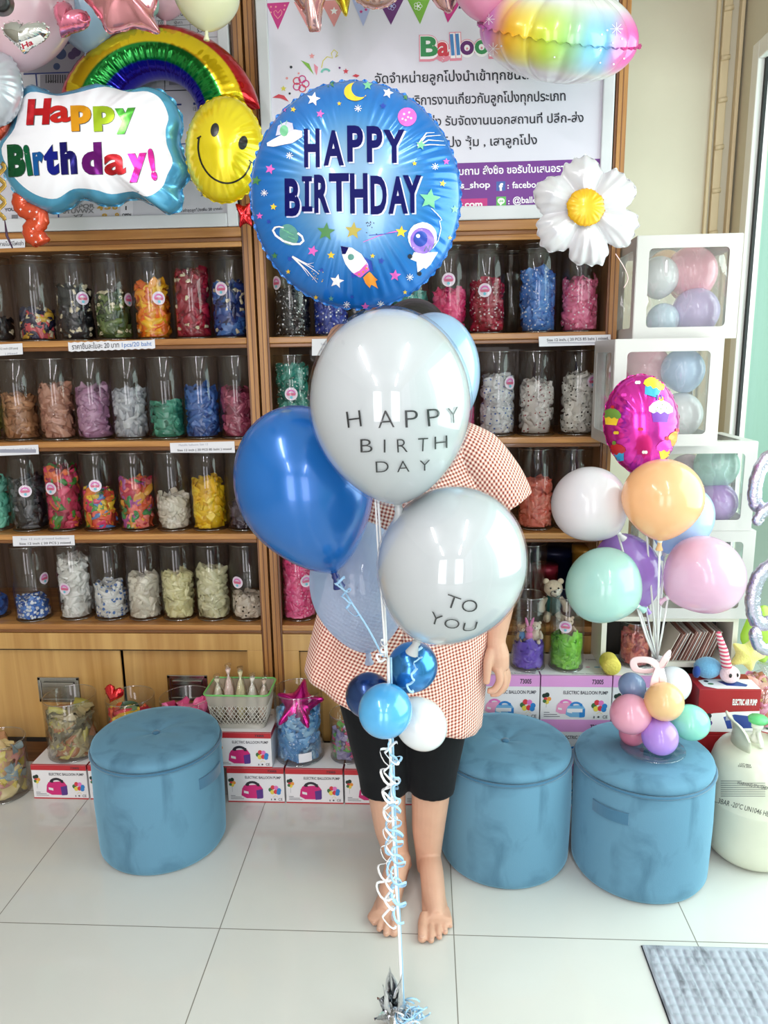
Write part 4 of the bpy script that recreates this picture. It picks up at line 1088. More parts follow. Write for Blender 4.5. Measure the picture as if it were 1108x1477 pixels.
velp = M('velvet_piping', (52, 106, 138), .7, sheen=.5)
SR, SH = .19, .357
def stool(loc, label, hang):
    t = thing('velvet_stool', loc, label, 'stool', 'blue velvet stools')
    mb = MB(); R = SR
    mb.lathe([(0, 0), (R - .022, 0), (R - .008, .004), (R - .001, .016), (R, .04), (R + .003, .18), (R + .001, SH - .045), (R - .002, SH - .03), (0, SH - .03)], seg=64)
    mb.build('body', vel, t, world=False)
    mb = MB(); prof = [(R - .004, SH - .031), (R - .001, SH - .018), (R - .003, SH - .009), (R - .012, SH - .001), (R - .045, SH + .006), (R - .09, SH + .010), (R - .13, SH + .009), (.035, SH + .006), (.018, SH + .001), (.008, SH - .002), (0, SH - .001)]
    mb.lathe(prof, seg=64)
    for i in range(len(mb.v)):
        x, y, z = mb.v[i]; r = math.hypot(x, y); a = atan2(y, x)
        if r < .12: mb.v[i] = (x, y, z + .0018 * sin(6 * a) * max(0, (r / .12)) * (1 - r / .12) * 4)
    mb.build('cushion', vel, t, world=False)
    for z, q in ((SH - .031, .0045),):
        mb = MB(); mb.tube([((R + .001) * cos(2 * pi * k / 64), (R + .001) * sin(2 * pi * k / 64), z) for k in range(65)], q, 8, caps=False); mb.build('piping', velp, t, world=False)
    mb = MB(); mb.ell((0, 0, SH + .0), .012, .012, .006, 18, 10); mb.build('button', velp, t, world=False)
    a0 = hang
    mb = MB(); P = []
    for k in range(13):
        a = a0 + (k / 12 - .5) * .55; bul = .004 + .004 * sin(pi * k / 12)
        P.append(((R + bul) * sin(a), -(R + bul) * cos(a), SH - .105 - .0 * k))
    for zz in (0,): mb.tube(P, [(.0165, .0025)] * 13, 8, up=(0, 0, 1))
    mb2 = MB()
    vs = []
    for p_ in P:
        d = Vector((p_[0], p_[1], 0)).normalized()
        for dz in (-.017, .017):
            for dr in (-.004, .001): q = Vector(p_) + d * dr + Vector((0, 0, dz)); vs.append(q)
    fs = []
    for k in range(12):
        b = 4 * k; c_ = b + 4
        fs += [(b + 1, c_ + 1, c_ + 3, b + 3), (b, b + 2, c_ + 2, c_), (b, c_, c_ + 1, b + 1), (b + 2, b + 3, c_ + 3, c_ + 2)]
    fs += [(0, 1, 3, 2), (48, 50, 51, 49)]
    mb2._add(vs, fs); mb2.build('strap_handle', velp, t, world=False, bevel=.001)
    return t
s1 = stool((-.822, 2.04, 0), 'blue velvet stool standing alone with a buttoned empty seat', 1.25)
s2 = stool((.230, 2.02, 0), 'blue velvet stool with an empty seat next to the person', 2.4)
s3 = stool((.616, 1.975, 0), 'blue velvet stool carrying the pastel balloon stand', -.72)

# ================================================================ FLOOR MAT
def mat_mesh():
    mb = MB(); x0, x1, y0, y1 = .535, 1.10, 1.18, 1.648; st = .0028
    nx, ny = int((x1 - x0) / st), int((y1 - y0) / st); vs = []
    for j in range(ny + 1):
        for i in range(nx + 1):
            x = x0 + i * st; y = y0 + j * st; u = (x - x0 - .012) / .0215; v = (y1 - y - .012) / .0235
            e = min(x - x0, x1 - x, y - y0, y1 - y)
            if e < .012: z = .007 - .004 * (e < .003)
            else:
                s = abs(sin(pi * u)) ** .55; q = abs(sin(pi * v)) ** .5; z = .003 + .008 * s * q * (.88 + .12 * noise.noise(Vector((x * 40, y * 40, 0))))
            vs.append((x, y, z))
    fs = [(j * (nx + 1) + i, j * (nx + 1) + i + 1, (j + 1) * (nx + 1) + i + 1, (j + 1) * (nx + 1) + i) for j in range(ny) for i in range(nx)]
    mb._add(vs, fs, 0, True)
    # border underside so the mat has an edge
    mb.box(x0, x1, y0, y1, .0005, .003)
    return mb
mm = bpy.data.materials.new('mat_grey'); n_, l_ = nodes_of(mm); b_ = n_['Principled BSDF']; b_.inputs['Roughness'].default_value = .9; b_.inputs['Sheen Weight'].default_value = .3
tc_ = n_.new('ShaderNodeTexCoord'); mp_ = n_.new('ShaderNodeMapping'); mp_.inputs['Scale'].default_value = (30, 7, 20); nz_ = n_.new('ShaderNodeTexNoise'); nz_.inputs['Scale'].default_value = 1.5; nz_.inputs['Detail'].default_value = 3
cr_ = n_.new('ShaderNodeValToRGB'); cr_.color_ramp.elements[0].position = .30; cr_.color_ramp.elements[0].color = lin((110, 114, 124)); cr_.color_ramp.elements[1].position = .46; cr_.color_ramp.elements[1].color = lin((164, 170, 182))
l_.new(tc_.outputs['Object'], mp_.inputs['Vector']); l_.new(mp_.outputs['Vector'], nz_.inputs['Vector']); l_.new(nz_.outputs['Fac'], cr_.inputs['Fac']); l_.new(cr_.outputs['Color'], b_.inputs['Base Color'])
o = mat_mesh().build('floor_mat', mm, loc=(.8, 1.4, 0)); tag(o, 'grey waffle-textured floor mat lying on the glossy tiles', 'mat')

# ================================================================ HELIUM TANK
TY, TR = 2.032, .128
TX = at(1022, 1150, TY).x + TR * 1.03
tank_c = M('tank_cream', (214, 216, 196), .35, coat=.3, vary=.03, vscale=10)
zsh = at(1030, 1078, TY).z
TH = .36
t = thing('helium_tank', (TX, TY, 0), 'cream helium cylinder with collar and valve standing by the glass door', 'gas cylinder')
mb = MB()
prof = [(0, .0), (.085, .0), (.10, .004), (.114, .018), (.124, .045), (TR, .08), (TR, .175), (TR + .0015, .18), (TR + .0015, .186), (TR, .191), (TR, .265), (.125, .29), (.118, .315), (.106, .335), (.08, .349), (.05, .357), (0, .36)]
mb.lathe(prof, (TX, TY, 0), 64); tank = mb.build('shell', tank_c, t)
for s in (-1, 1):
    mb = MB(); vs = []; K = 14
    for k in range(K + 1):
        a = (-pi / 2 if s < 0 else pi / 2) + (k / K - .5) * 1.7
        for (rr, zz) in ((.072, .350), (.070, .385), (.078, .425), (.092, .437), (.096, .434), (.082, .420), (.074, .384), (.076, .349)):
            w = 1 - .5 * abs(2 * k / K - 1) ** 4
            vs.append((TX + rr * sin(a), TY - rr * cos(a) * 1.0, .349 + (zz - .349) * w))
    fs = [(k * 8 + j, k * 8 + (j + 1) % 8, (k + 1) * 8 + (j + 1) % 8, (k + 1) * 8 + j) for k in range(K) for j in range(8)] + [tuple(range(7, -1, -1)), tuple(range(K * 8, K * 8 + 8))]
    mb._add(vs, fs, 0, True); mb.build('collar_handle', tank_c, t)
mb = MB(); mb.lathe([(.0, .355), (.016, .355), (.016, .372), (.011, .375), (.011, .40), (.016, .402), (.017, .418), (.010, .422), (0, .422)], (TX - .01, TY, 0), 24); mb.tube([(TX - .01, TY - .008, .388), (TX - .012, TY - .035, .372), (TX - .013, TY - .045, .362)], [.008, .007, .005], 10)
v_ = mb.build('valve', M('valve_white', (226, 226, 218), .3), t)
mb = MB(); mb.lathe([(0, .42), (.026, .42), (.028, .428), (.024, .434), (0, .436)], (TX - .01, TY, 0), 10); mb.build('valve_knob', M('knob_green', (96, 190, 120), .35), t)
decal('printed_text', tank, [
    (txt('WARNING STATEMENT', 1063, 1131, 1112, 1140, 4.8, .01), 0),
    (txt('...3BAR -20°C UN1046 HELIUM', 1031, 1157, 1124, 1182, 7.5, .005), 0),
    (txt('LOT 0824', 1067, 1103, 1083, 1105, 2.6, .02), 0), (txt('DATE 2024', 1065, 1106, 1084, 1108, 2.6, .02), 0)] +
    [(rect(1040, 1126 + 3.1 * k, 1040 + (30 if k < 1 else 64), 1126.9 + 3.1 * k), 1) for k in range(8)], [grey_ink if False else M('tank_print', (84, 86, 80), .5), M('tank_print_fine', (128, 130, 122), .5)], L=5, off=.0005, parent=t)

# ================================================================ RED CARTONS, SHELF UNIT AND BITS AT THE RIGHT
RYF = 2.172
def red_carton(x0, z, W, label):
    H, D = .15, .118
    t = thing('pump_carton', (x0 + W / 2, RYF, z), label, 'box', 'dark red pump cartons behind the tank')
    mb = MB(); mb.box(-W / 2, W / 2, 0, D, 0, H); mb.build('carton', c_dred, t, world=False, bevel=.0012)
    I = [(polyshape([(0, H * .62), (W * .25, H * .52), (W * .6, H * .48), (W, H * .46), (W, H * .93), (W * .05, H * .93), (0, H * .9)]), 0),
         (txt('ELECTRIC AIR PUMP', W * .55, H * .33, W * 1.0 - .01, H * .33, H * .13, .04), 0),
         (disc(W * .18, H * .58, W * .05), 1), (disc(W * .17, H * .66, W * .05), 2), (disc(W * .20, H * .74, W * .05), 3),
         (polyshape([(W * .42, H * .60), (W * .60, H * .54), (W * .9, H * .58), (W * .92, H * .84), (W * .5, H * .86)]), 4), (polyshape([(W * .46, H * .56), (W * .56, H * .55), (W * .6, H * .66), (W * .46, H * .68)]), 5)]
    mb = MB(); flatprint(mb, I, o=Vector((-W / 2, 0, H)), ux=Vector((1, 0, 0)), uy=Vector((0, 0, -1)))
    I2 = [(polyshape([(W * .1, D * .45), (W * .3, D * .35), (W, D * .35), (W, D * .95), (W * .3, D * .95), (W * .12, D * .8)]), 0), (polyshape([(W * .4, D * .5), (W * .7, D * .45), (W * .86, D * .7), (W * .8, D * .82), (W * .5, D * .76)]), 4), (disc(W * .22, D * .5, W * .04), 1), (disc(W * .26, D * .66, W * .05, W * .035), 6)]
    flatprint(mb, I2, o=Vector((-W / 2, D, H)), ux=Vector((1, 0, 0)), uy=Vector((0, -1, 0)))
    mb.build('printed_artwork', [card_w, c_blk, p_gr, c_vio, M('print_navy', (40, 64, 140), .35), M('print_grey', (150, 156, 170), .4), p_gr], t, world=False)
    return t
xr0 = at(1008, 1010, RYF).x
RW2 = .185
zr = at(1010, 986, RYF).z - .15
H_ = .15
r1 = red_carton(xr0, .302, RW2, 'dark red pump carton with ELEC lettering, topmost behind the tank')
dup(r1, (xr0 + RW2 / 2, RYF, .151), 'dark red pump carton in the middle behind the tank'); dup(r1, (xr0 + RW2 / 2, RYF, 0), 'dark red pump carton on the floor behind the tank')
x2 = xr0 + RW2 + .004
dup(r1, (x2 + .0925, RYF + .003, 0.0), 'dark red pump carton on the floor under the bag, by the glass door'); 
dup(r1, (x2 + .0925, RYF + .003, .151), 'dark red pump carton holding the clear bag, by the glass door')

shw = M('shelf_white', (228, 224, 212), .4)
SX0, SX1, SY0, SY1 = .562, at(1066, 900, 2.30).x, 2.30, 2.442
SZ = at(980, 890, SY0).z
t = thing('low_shelf_unit', ((SX0 + SX1) / 2, SY0, 0), 'low white open shelf unit under the balloon gift boxes', 'shelf')
mb = MB(); mb.box(SX0, SX1, SY0, SY1, SZ - .016, SZ); mb.build('top_board', shw, t, bevel=.002)
mb = MB(); mb.box(SX0, SX0 + .016, SY0 + .002, SY1, 0, SZ - .016); mb.build('side_panel', shw, t); mb = MB(); mb.box(SX1 - .016, SX1, SY0 + .002, SY1, 0, SZ - .016); mb.build('side_panel', shw, t)
zc = .484
mb = MB(); mb.box(.725, .735, SY0 + .006, SY1, zc, SZ - .016); mb.build('divider', shw, t)
mb = MB(); mb.box(.725, SX1 - .016, SY0 + .004, SY1, zc - .016, zc); mb.build('inner_shelf', shw, t)
mb = MB(); mb.box(SX0 + .016, SX1 - .016, SY1 - .006, SY1, 0, SZ - .016); mb.build('back_panel', M('shelf_inner_shade', (60, 56, 54), .7), t)  # dark sheet added for the shade inside the open unit
# upright packs of balloons leaning like files
pcs = [(222, 206, 196), (120, 74, 64), (206, 170, 160), (150, 96, 84), (228, 222, 216), (170, 120, 108), (196, 190, 184), (110, 66, 60)]
pcm = [M('pack_card_%d' % k, c, .35) for k, c in enumerate(pcs)]
n_pk = 26
xa_, xb_ = max(.745, at(958, 940, 2.33).x), at(1022, 940, 2.33).x
for k in range(n_pk):
    x = xa_ + (xb_ - xa_) * k / (n_pk - 1); h = .098 + .012 * rnd.random(); ln = .42 - .10 * k / n_pk + .04 * rnd.random(); th = .0022
    mb = MB(); mb.T = Matrix.Translation((x, 2.312 + .004 * rnd.random(), zc + .001)) @ Matrix.Rotation(ln, 4, 'Y')
    mb.box(-th / 2, th / 2, 0, .12, .001, h)
    o = mb.build('card_pack', pcm[k % 8], loc=(x, 2.312, zc)); zmin = min(v.co.z for v in o.data.vertices)
    o.location.z -= min(0, zmin) - .0008
    tag(o, 'thin flat pack leaning in the row inside the low white shelf', 'pack', 'thin packs leaning in the low shelf')
mb = MB(); xk = at(893, 915, 2.46).x
if xk < SX0 + .07: xk = SX0 + .07

# gift boxes with film windows
gw = M('gift_box_white', (208, 204, 201), .35)
filmw = clear('box_film', (250, 250, 250), .25, .04, .85, .16, .05)
def gift_box(loc, W, H, D, label, rz=0.0):
    t = thing('balloon_gift_box', loc, label, 'box', 'white gift boxes stacked at the right', rz)
    b, q = .034, .002
    def face(o, ux, uy, w, h, name):
        o, ux, uy = Vector(o), Vector(ux), Vector(uy)
        out = [(0, 0), (w, 0), (w, h), (0, h)]; r = .012
        inn = []
        for cx, cy, a0 in ((w - b - r, b + r, -90), (w - b - r, h - b - r, 0), (b + r, h - b - r, 90), (b + r, b + r, 180)):
            for k in range(5): a = radians(a0 + 22.5 * k); inn.append((cx + r * cos(a), cy + r * sin(a)))
        nn = ux.cross(uy); mb = MB()
        ocr = [1, 2, 3, 0]
        def P(p, d): return o + ux * p[0] + uy * p[1] + nn * d
        vs = []; fs = []
        for d in (q, 0):
            vs += [P(p, d) for p in out] + [P(p, d) for p in inn]
        m = 24
        for c in range(4):
            oc = ocr[c]
            for k in range(4): f = (oc, 4 + c * 5 + k + 1, 4 + c * 5 + k); fs.append(tuple(reversed(f))[::-1]); 
            nx = ocr[(c + 1) % 4]; f = (oc, nx, 4 + ((c + 1) % 4) * 5, 4 + c * 5 + 4); fs.append(f)
        fs2 = [tuple(i + m for i in reversed(f)) for f in fs]
        ed = [(4 + k, 4 + (k + 1) % 20, m + 4 + (k + 1) % 20, m + 4 + k) for k in range(20)] + [(k, m + k, m + (k + 1) % 4, (k + 1) % 4) for k in range(4)]
        mb._add(vs, fs + fs2 + ed); fr = mb.build(name, gw, t, world=False)
        mb = MB(); vs = []; n = 20
        for j in range(n + 1):
            for i in range(n + 1):
                u, v = b * .7 + (w - 1.4 * b) * i / n, b * .7 + (h - 1.4 * b) * j / n
                vs.append(P((u, v), -.0006 - .006 * abs(noise.noise(Vector((u * 30 + loc[0] * 9, v * 16 + u * 14, loc[2] * 5))))))
        mb._add(vs, [(j * (n + 1) + i, j * (n + 1) + i + 1, (j + 1) * (n + 1) + i + 1, (j + 1) * (n + 1) + i) for j in range(n) for i in range(n)], 0, True)
        mb.build('film_window', filmw, fr, world=False)
    x0, x1 = -W / 2, W / 2
    face((x0, 0, 0), (1, 0, 0), (0, 0, 1), W, H, 'front_frame')
    face((x1, D, 0), (-1, 0, 0), (0, 0, 1), W, H, 'back_frame')
    face((x0, D, 0), (0, -1, 0), (0, 0, 1), D, H, 'side_frame')
    face((x1, 0, 0), (0, 1, 0), (0, 0, 1), D, H, 'side_frame')
    mb = MB(); mb.box(x0, x1, 0, D, 0, .003); mb.build('bottom', gw, t, world=False)
    face((x0, 0, H), (1, 0, 0), (0, 1, 0), W, D, 'lid')
    return t

# ================================================================ BALLOONS
def latex_mat(name, col, rough=.16, trans=.25, metal=0.0, coat=.6):
    return M('latex_' + name, col, rough, metal, coat, trans=trans)
def balloon_profile(R, Rz, neck=.012, n=34, taper=.16):
    P = []
    for i in range(n + 1):
        t = pi * i / n      # 0 = bottom(neck), pi = top
        z = -cos(t) * Rz; r = R * sin(t)
        if z < 0: r *= 1 - taper * (z / Rz) ** 2 * .6; z *= 1 + taper * .9 * (1 - sin(t))
        P.append((max(r, 0), z))
    P[0] = (neck * .5, P[0][1])
    if P[1][0] < neck * .6: P[1] = (neck * .7, P[1][1])
    P[-1] = (0, P[-1][1])
    return P
def latex_balloon(c, R, Rz, axis, mat, label, group=None, knot=True, knotmat=None, taper=.16, name='latex_balloon', seg=48, n=34):
    """axis: from the knot to the top of the balloon"""
    axis = Vector(axis).normalized(); c = Vector(c)
    mb = MB(); pr = balloon_profile(R, Rz, .012 * R / .12, n, taper); mb.lathe(pr, c, seg, 0, True, axis)
    o = mb.build(name, mat, loc=c); tag(o, label, 'balloon', group)
    if knot:
        k = R / .12; b = c + axis * pr[0][1]
        mb = MB(); mb.lathe([(.0105 * k, -.030 * k), (.0115 * k, -.028 * k), (.006 * k, -.012 * k), (.0075 * k, -.007 * k), (.0055 * k, -.003 * k), (.008 * k, .003 * k)], b, 16, 0, True, axis)
        mb.build('knot', knotmat or mat, o)
    return o
def px_balloon(cx, cy, rx, ry, Y, axis_px, mat, label, **k):
    """balloon seen as an ellipse centred on photo pixel (cx,cy) at depth Y"""
    m = ppm(Y, cx, cy); a = (at(cx + axis_px[0], cy + axis_px[1], Y) - at(cx, cy, Y)).normalized()
    a = (a + Vector((0, k.pop('tilt', 0.0), 0))).normalized()
    c = at(cx, cy, Y)
    return latex_balloon(c, rx * m, ry * m, a, mat, label, **k)

# ---- foil helper: an inflated sheet from an outline seen from the front
def foil(name, outline, c, Y, H, colfn, mat, loc_label, cat='balloon', group=None, rings=22, wr=.05, wn=None, back=True, seam=.02, tilt=None, pw=.62, nper=None):
    """outline: photo pixels around centre pixel c (star-shaped around c); H: half thickness in metres; colfn(x,y,s)->sRGB"""
    N = nper or max(96, len(outline))
    # resample the outline evenly by index
    P = []; L = [0]
    for k in range(len(outline)): L.append(L[-1] + math.dist(outline[k], outline[(k + 1) % len(outline)]))
    k = 0
    for i in range(N):
        s = L[-1] * i / N
        while s > L[k + 1]: k += 1
        g = (s - L[k]) / max(1e-9, L[k + 1] - L[k]); a, b = outline[k], outline[(k + 1) % len(outline)]
        P.append((a[0] + (b[0] - a[0]) * g, a[1] + (b[1] - a[1]) * g))
    wn = wn or N // 4
    mb = MB(); cols = []; vs = []; origin = at(c[0], c[1], Y)
    sv = [1 - (1 - i / rings) ** 1.6 for i in range(rings + 1)]
    ph = [rnd.random() * 6 for _ in range(4)]
    def wrinkle(th, s):
        e = max(0, (s - .45) / .55) ** 1.5
        w = sin(wn * th + ph[0] + 1.5 * sin(3 * th)) * .6 + sin(wn * .61 * th + ph[1]) * .4
        return e * w * (1 - .25 * s)
    def pos(i, s, side):
        px_, py_ = c[0] + (P[i][0] - c[0]) * s, c[1] + (P[i][1] - c[1]) * s
        th = 2 * pi * i / N
        z = H * max(0, 1 - s * s) ** pw
        z *= 1 + wr * 2.2 * wrinkle(th, s) ; z += H * wr * .8 * wrinkle(th, s) * (1 - s)
        p = at(px_, py_, Y); p = Vector((p.x, p.y - side * z, p.z)); return p, px_, py_
    # front then back
    for side in ((1, -1) if back else (1,)):
        base = len(vs)
        p, x, y = pos(0, 0, side); vs.append(p); cols.append(lin(colfn(x, y, 0, side)) )
        for r in range(1, rings + 1):
            for i in range(N):
                p, x, y = pos(i, sv[r], side); vs.append(p); cols.append(lin(colfn(x, y, sv[r], side)))
        fs = []
        for i in range(N): fs.append((base, base + 1 + (i + 1) % N, base + 1 + i))
        for r in range(1, rings):
            a = base + 1 + (r - 1) * N; b = a + N
            for i in range(N): fs.append((a + i, a + (i + 1) % N, b + (i + 1) % N, b + i))
        # outline direction decides the winding
        ar = sum(P[i][0] * P[(i + 1) % N][1] - P[(i + 1) % N][0] * P[i][1] for i in range(N))
        flip = (ar < 0) == (side > 0)
        for f in fs: mb.f.append(f[::-1] if flip else f); mb.m.append(0); mb.sm.append(True)
    if seam:
        base = len(vs); 
        for i in range(N):
            th = 2 * pi * i / N; q = 1 + seam * (.7 + .5 * sin(wn * th + ph[2])); 
            p0, x, y = pos(i, 1, 1); vs.append(p0 + Vector((0, -.0004, 0))); cols.append(lin(colfn(x, y, 1, 1)))
            p = at(c[0] + (P[i][0] - c[0]) * q, c[1] + (P[i][1] - c[1]) * q, Y); vs.append(p + Vector((0, .004 * sin(wn * 1.3 * th), 0))); cols.append(lin(colfn(x, y, 1, 1)))
        for i in range(N):
            j = (i + 1) % N; mb.f.append((base + 2 * i, base + 2 * i + 1, base + 2 * j + 1, base + 2 * j)); mb.m.append(0); mb.sm.append(True)
    if tilt:
        Rm = Matrix.Rotation(tilt[1], 3, tilt[0]); vs = [origin + Rm @ (v - origin) for v in vs]
    mb.v = [tuple(v) for v in vs]; mb.c = cols
    o = mb.build(name, mat, loc=origin); tag(o, loc_label, cat, group)
    return o
foil_shiny = vcmat('foil_shiny', .16, .75, .3)
foil_satin = vcmat('foil_satin', .30, .35, .5)
foil_white = vcmat('foil_print', .28, .12, .6)
foil_chrome = vcmat('foil_chrome', .10, 1.0)

# ---- gift boxes and what is inside them
GB = 'balloons inside the gift boxes'
def gbox(pl, pr, pt, pb, Y, D, label, rz=0.0, zfloor=None):
    a, b = at(pl, (pt + pb) / 2, Y), at(pr, (pt + pb) / 2, Y); W = b.x - a.x
    z1 = at((pl + pr) / 2, pt, Y).z; z0 = at((pl + pr) / 2, pb, Y).z if zfloor is None else zfloor
    gift_box(((a.x + b.x) / 2, Y, z0 + .001), W, z1 - z0 - .001, D, label, rz); GBOX.append((a.x, b.x, Y, Y + D, z0, z1)); return z1
GBOX = []
def inbal(x, y, r, Y, name, col, label, ax=(0, -1)):
    c = at(x, y, Y); R_ = r * ppm(Y, x, y) * .97
    B = min(GBOX, key=lambda q: abs((q[4] + q[5]) / 2 - c.z)); g = .012
    lim = lambda v, lo, hi: min(max(v, lo + R_ + g), hi - R_ - g)
    c = Vector((lim(c.x, B[0], B[1]), lim(c.y, B[2], B[3]), lim(c.z, B[4], B[5])))
    a = (at(x + ax[0], y + ax[1], Y) - at(x, y, Y)).normalized()
    latex_balloon(c, R_, R_ * 1.02, a, latex_mat(name, col), label, group=GB, seg=32, n=20, taper=.08, knot=False)
YG = 2.285
z4 = gbox(940, 1085, 766, 887, YG, .28, 'white gift box with coral and mint balloons, lowest on the shelf unit', zfloor=SZ)
z3 = gbox(945, 1088, 638, 766, YG, .28, 'white gift box with mint and purple balloons behind the peach balloon', zfloor=z4)
z2 = gbox(885, 1039, 489, 638, 2.188, .255, 'white gift box with blue, pink and white balloons above the magenta foil', zfloor=z3)
z1 = gbox(917, 1066, 339, 489, 2.275, .28, 'topmost white gift box with pink and lavender balloons and clear film', rz=-.02, zfloor=z2)
inbal(1022, 370, 38, 2.42, 'rose', (250, 178, 194), 'rose pink balloon in the topmost gift box', (-.4, -1)); inbal(950, 400, 30, 2.40, 'white', (238, 236, 238), 'white balloon at left in the topmost gift box')
inbal(1006, 452, 35, 2.38, 'lavender', (214, 190, 232), 'lavender balloon at the bottom of the topmost gift box'); inbal(956, 462, 24, 2.36, 'pale_blue', (208, 222, 238), 'pale blue balloon at bottom left in the topmost gift box')
inbal(960, 358, 26, 2.50, 'peach', (248, 206, 160), 'peach balloon at top left in the topmost gift box'); inbal(984, 412, 22, 2.52, 'rose', (250, 178, 194), 'small rose balloon at the back of the topmost gift box')
inbal(985, 534, 32, 2.27, 'powder_blue', (194, 214, 242), 'powder blue balloon in the gift box above the magenta foil', (-.3, -1)); inbal(932, 532, 36, 2.35, 'rose', (250, 178, 194), 'pink balloon at left in the second gift box from the top')
inbal(996, 598, 33, 2.28, 'white', (238, 236, 238), 'white balloon in the gift box above the magenta foil')
inbal(1047, 672, 33, 2.38, 'mint', (200, 240, 228), 'mint balloon in the gift box behind the peach balloon'); inbal(1034, 728, 30, 2.36, 'purple', (212, 174, 236), 'purple balloon in the gift box behind the peach balloon')
inbal(992, 684, 30, 2.46, 'mauve', (214, 170, 190), 'mauve balloon at the back of the gift box behind the peach balloon'); inbal(975, 740, 24, 2.42, 'lavender', (214, 190, 232), 'lavender balloon behind the light blue stick balloon, in a gift box')
inbal(1052, 806, 28, 2.40, 'mint', (200, 240, 228), 'mint balloon at top right in the lowest gift box'); inbal(985, 850, 32, 2.40, 'coral', (240, 170, 160), 'coral balloon in the lowest gift box, behind the pink balloon'); inbal(1040, 858, 24, 2.42, 'cream', (248, 236, 206), 'cream balloon at the bottom of the lowest gift box')

# ---- pastel balloon stand on the third stool
zS = SH + .011
sx_, sy_ = .616, 1.975
BX, BY = at(941, 1085, 1.95).x, 1.95
t = thing('balloon_stand', (BX, BY, zS), 'clear plastic balloon stand with white sticks and a pink bow on the stool', 'balloon stand')
cp = clear('clear_plate', (246, 248, 250), .3, .04, .8, .12)
mb = MB(); mb.lathe([(0, 0), (.05, 0), (.082, .008), (.088, .012), (.086, .014), (.05, .004), (0, .004)], (BX, BY, zS), 48); mb.build('plate', cp, t)
zb0 = at(941, 958, BY).z
mb = MB(); mb.tube([(BX, BY, zS + .004), (BX, BY, zb0)], .006, 14); mb.build('pole', clear('clear_pole', (240, 244, 246), .3, .05, .8, .2), t)
stickm = M('stick_white', (240, 240, 240), .3, trans=.2)
mb = MB(); mb.lathe([(.012, -.014), (.013, 0), (.02, .016), (.016, .02), (.008, .005), (.006, -.014)], (BX, BY, zb0), 20); mb.build('hub', stickm, t)
bowm = M('satin_pink', (248, 214, 218), .35, sheen=.3)
for s, (ex, ey) in ((-1, (915, 958)), (1, (966, 948))):
    e = at(ex, ey, BY - .02); b = Vector((BX, BY - .018, zb0 - .005)); m_ = (b + e) / 2
    P = [b, b.lerp(e, .45) + Vector((0, -.012, .022)), e + Vector((0, -.004, .012)), e + Vector((-.004 * s, 0, -.014)), b.lerp(e, .45) + Vector((0, .006, -.016)), b]
    def _sm(pts, n=8):
        out = []
        for i in range(len(pts) - 1):
            p0, p1, p2, p3 = pts[max(i - 1, 0)], pts[i], pts[i + 1], pts[min(i + 2, len(pts) - 1)]
            for k in range(n): t_ = k / n; out.append(.5 * ((2 * p1) + (p2 - p0) * t_ + (2 * p0 - 5 * p1 + 4 * p2 - p3) * t_ ** 2 + (3 * p1 - p0 - 3 * p2 + p3) * t_ ** 3))
        return out + [pts[-1]]
    Q = _sm(P)
    mb = MB(); mb.tube(Q, [(.010, .0008)] * len(Q), 8, up=(0, 1, 0)); mb.build('bow_loop', bowm, t)
mb = MB(); mb.tube([(BX, BY - .02, zb0), (BX + .006, BY - .03, zb0 - .03), (BX + .012, BY - .025, zb0 - .07)], [(.010, .0008)] * 3, 8, up=(0, 1, 0)); mb.tube([(BX, BY - .02, zb0), (BX - .014, BY - .03, zb0 - .03), (BX - .02, BY - .03, zb0 - .085)], [(.012, .0008)] * 3, 8, up=(0, 1, 0)); mb.build('bow_tail', bowm, t)
GS = 'pastel balloons of the stick bouquet'
stick_bal = [
 (850, 727, 55, 54, 1.96, 'stand_white', (240, 236, 240), 'white balloon on a stick, left of the peach balloon', (-46, -46)),
 (956, 718, 58, 57, 1.84, 'stand_peach', (250, 204, 152), 'peach balloon on a stick in front of the magenta foil', (4, -60)),
 (870, 844, 57, 52, 1.86, 'stand_mint', (186, 228, 220), 'mint balloon on a stick, below the white stick balloon', (-56, -34)),
 (1017, 829, 59, 55, 1.90, 'stand_pink', (236, 198, 222), 'pink balloon on a stick at the right of the bouquet', (56, -34)),
 (905, 822, 47, 56, 2.07, 'stand_lilac', (190, 150, 232), 'lilac balloon on a stick behind the mint one', (-26, -52)),
 (984, 748, 44, 50, 2.04, 'stand_sky', (190, 216, 244), 'sky blue balloon on a stick behind the peach one', (26, -52))]
for (x, y, rx, ry, Y, nm, col, lab, ax) in stick_bal:
    o = px_balloon(x, y, rx, ry, Y, ax, latex_mat(nm, col, .2, .28), lab, group=GS)
    m = ppm(Y, x, y); a = (at(x + ax[0], y + ax[1], Y) - at(x, y, Y)).normalized(); k0 = Vector(o.location) - a * (ry * m + .012)
    mb = MB(); top = Vector((BX + .006 * rnd.uniform(-1, 1), BY + .006 * rnd.uniform(-1, 1), zb0 + .012)); mid = k0.lerp(top, .5) + Vector((0, 0, -.01)); mb.tube([k0, mid, top], .0028, 8); mb.build('stick', stickm, o)
    mb = MB(); mb.lathe([(.004, -.01), (.006, -.004), (.011, .006), (.0145, .009), (.009, .003), (.003, 0)], k0, 14, 0, True, a); mb.build('cup', stickm, o)
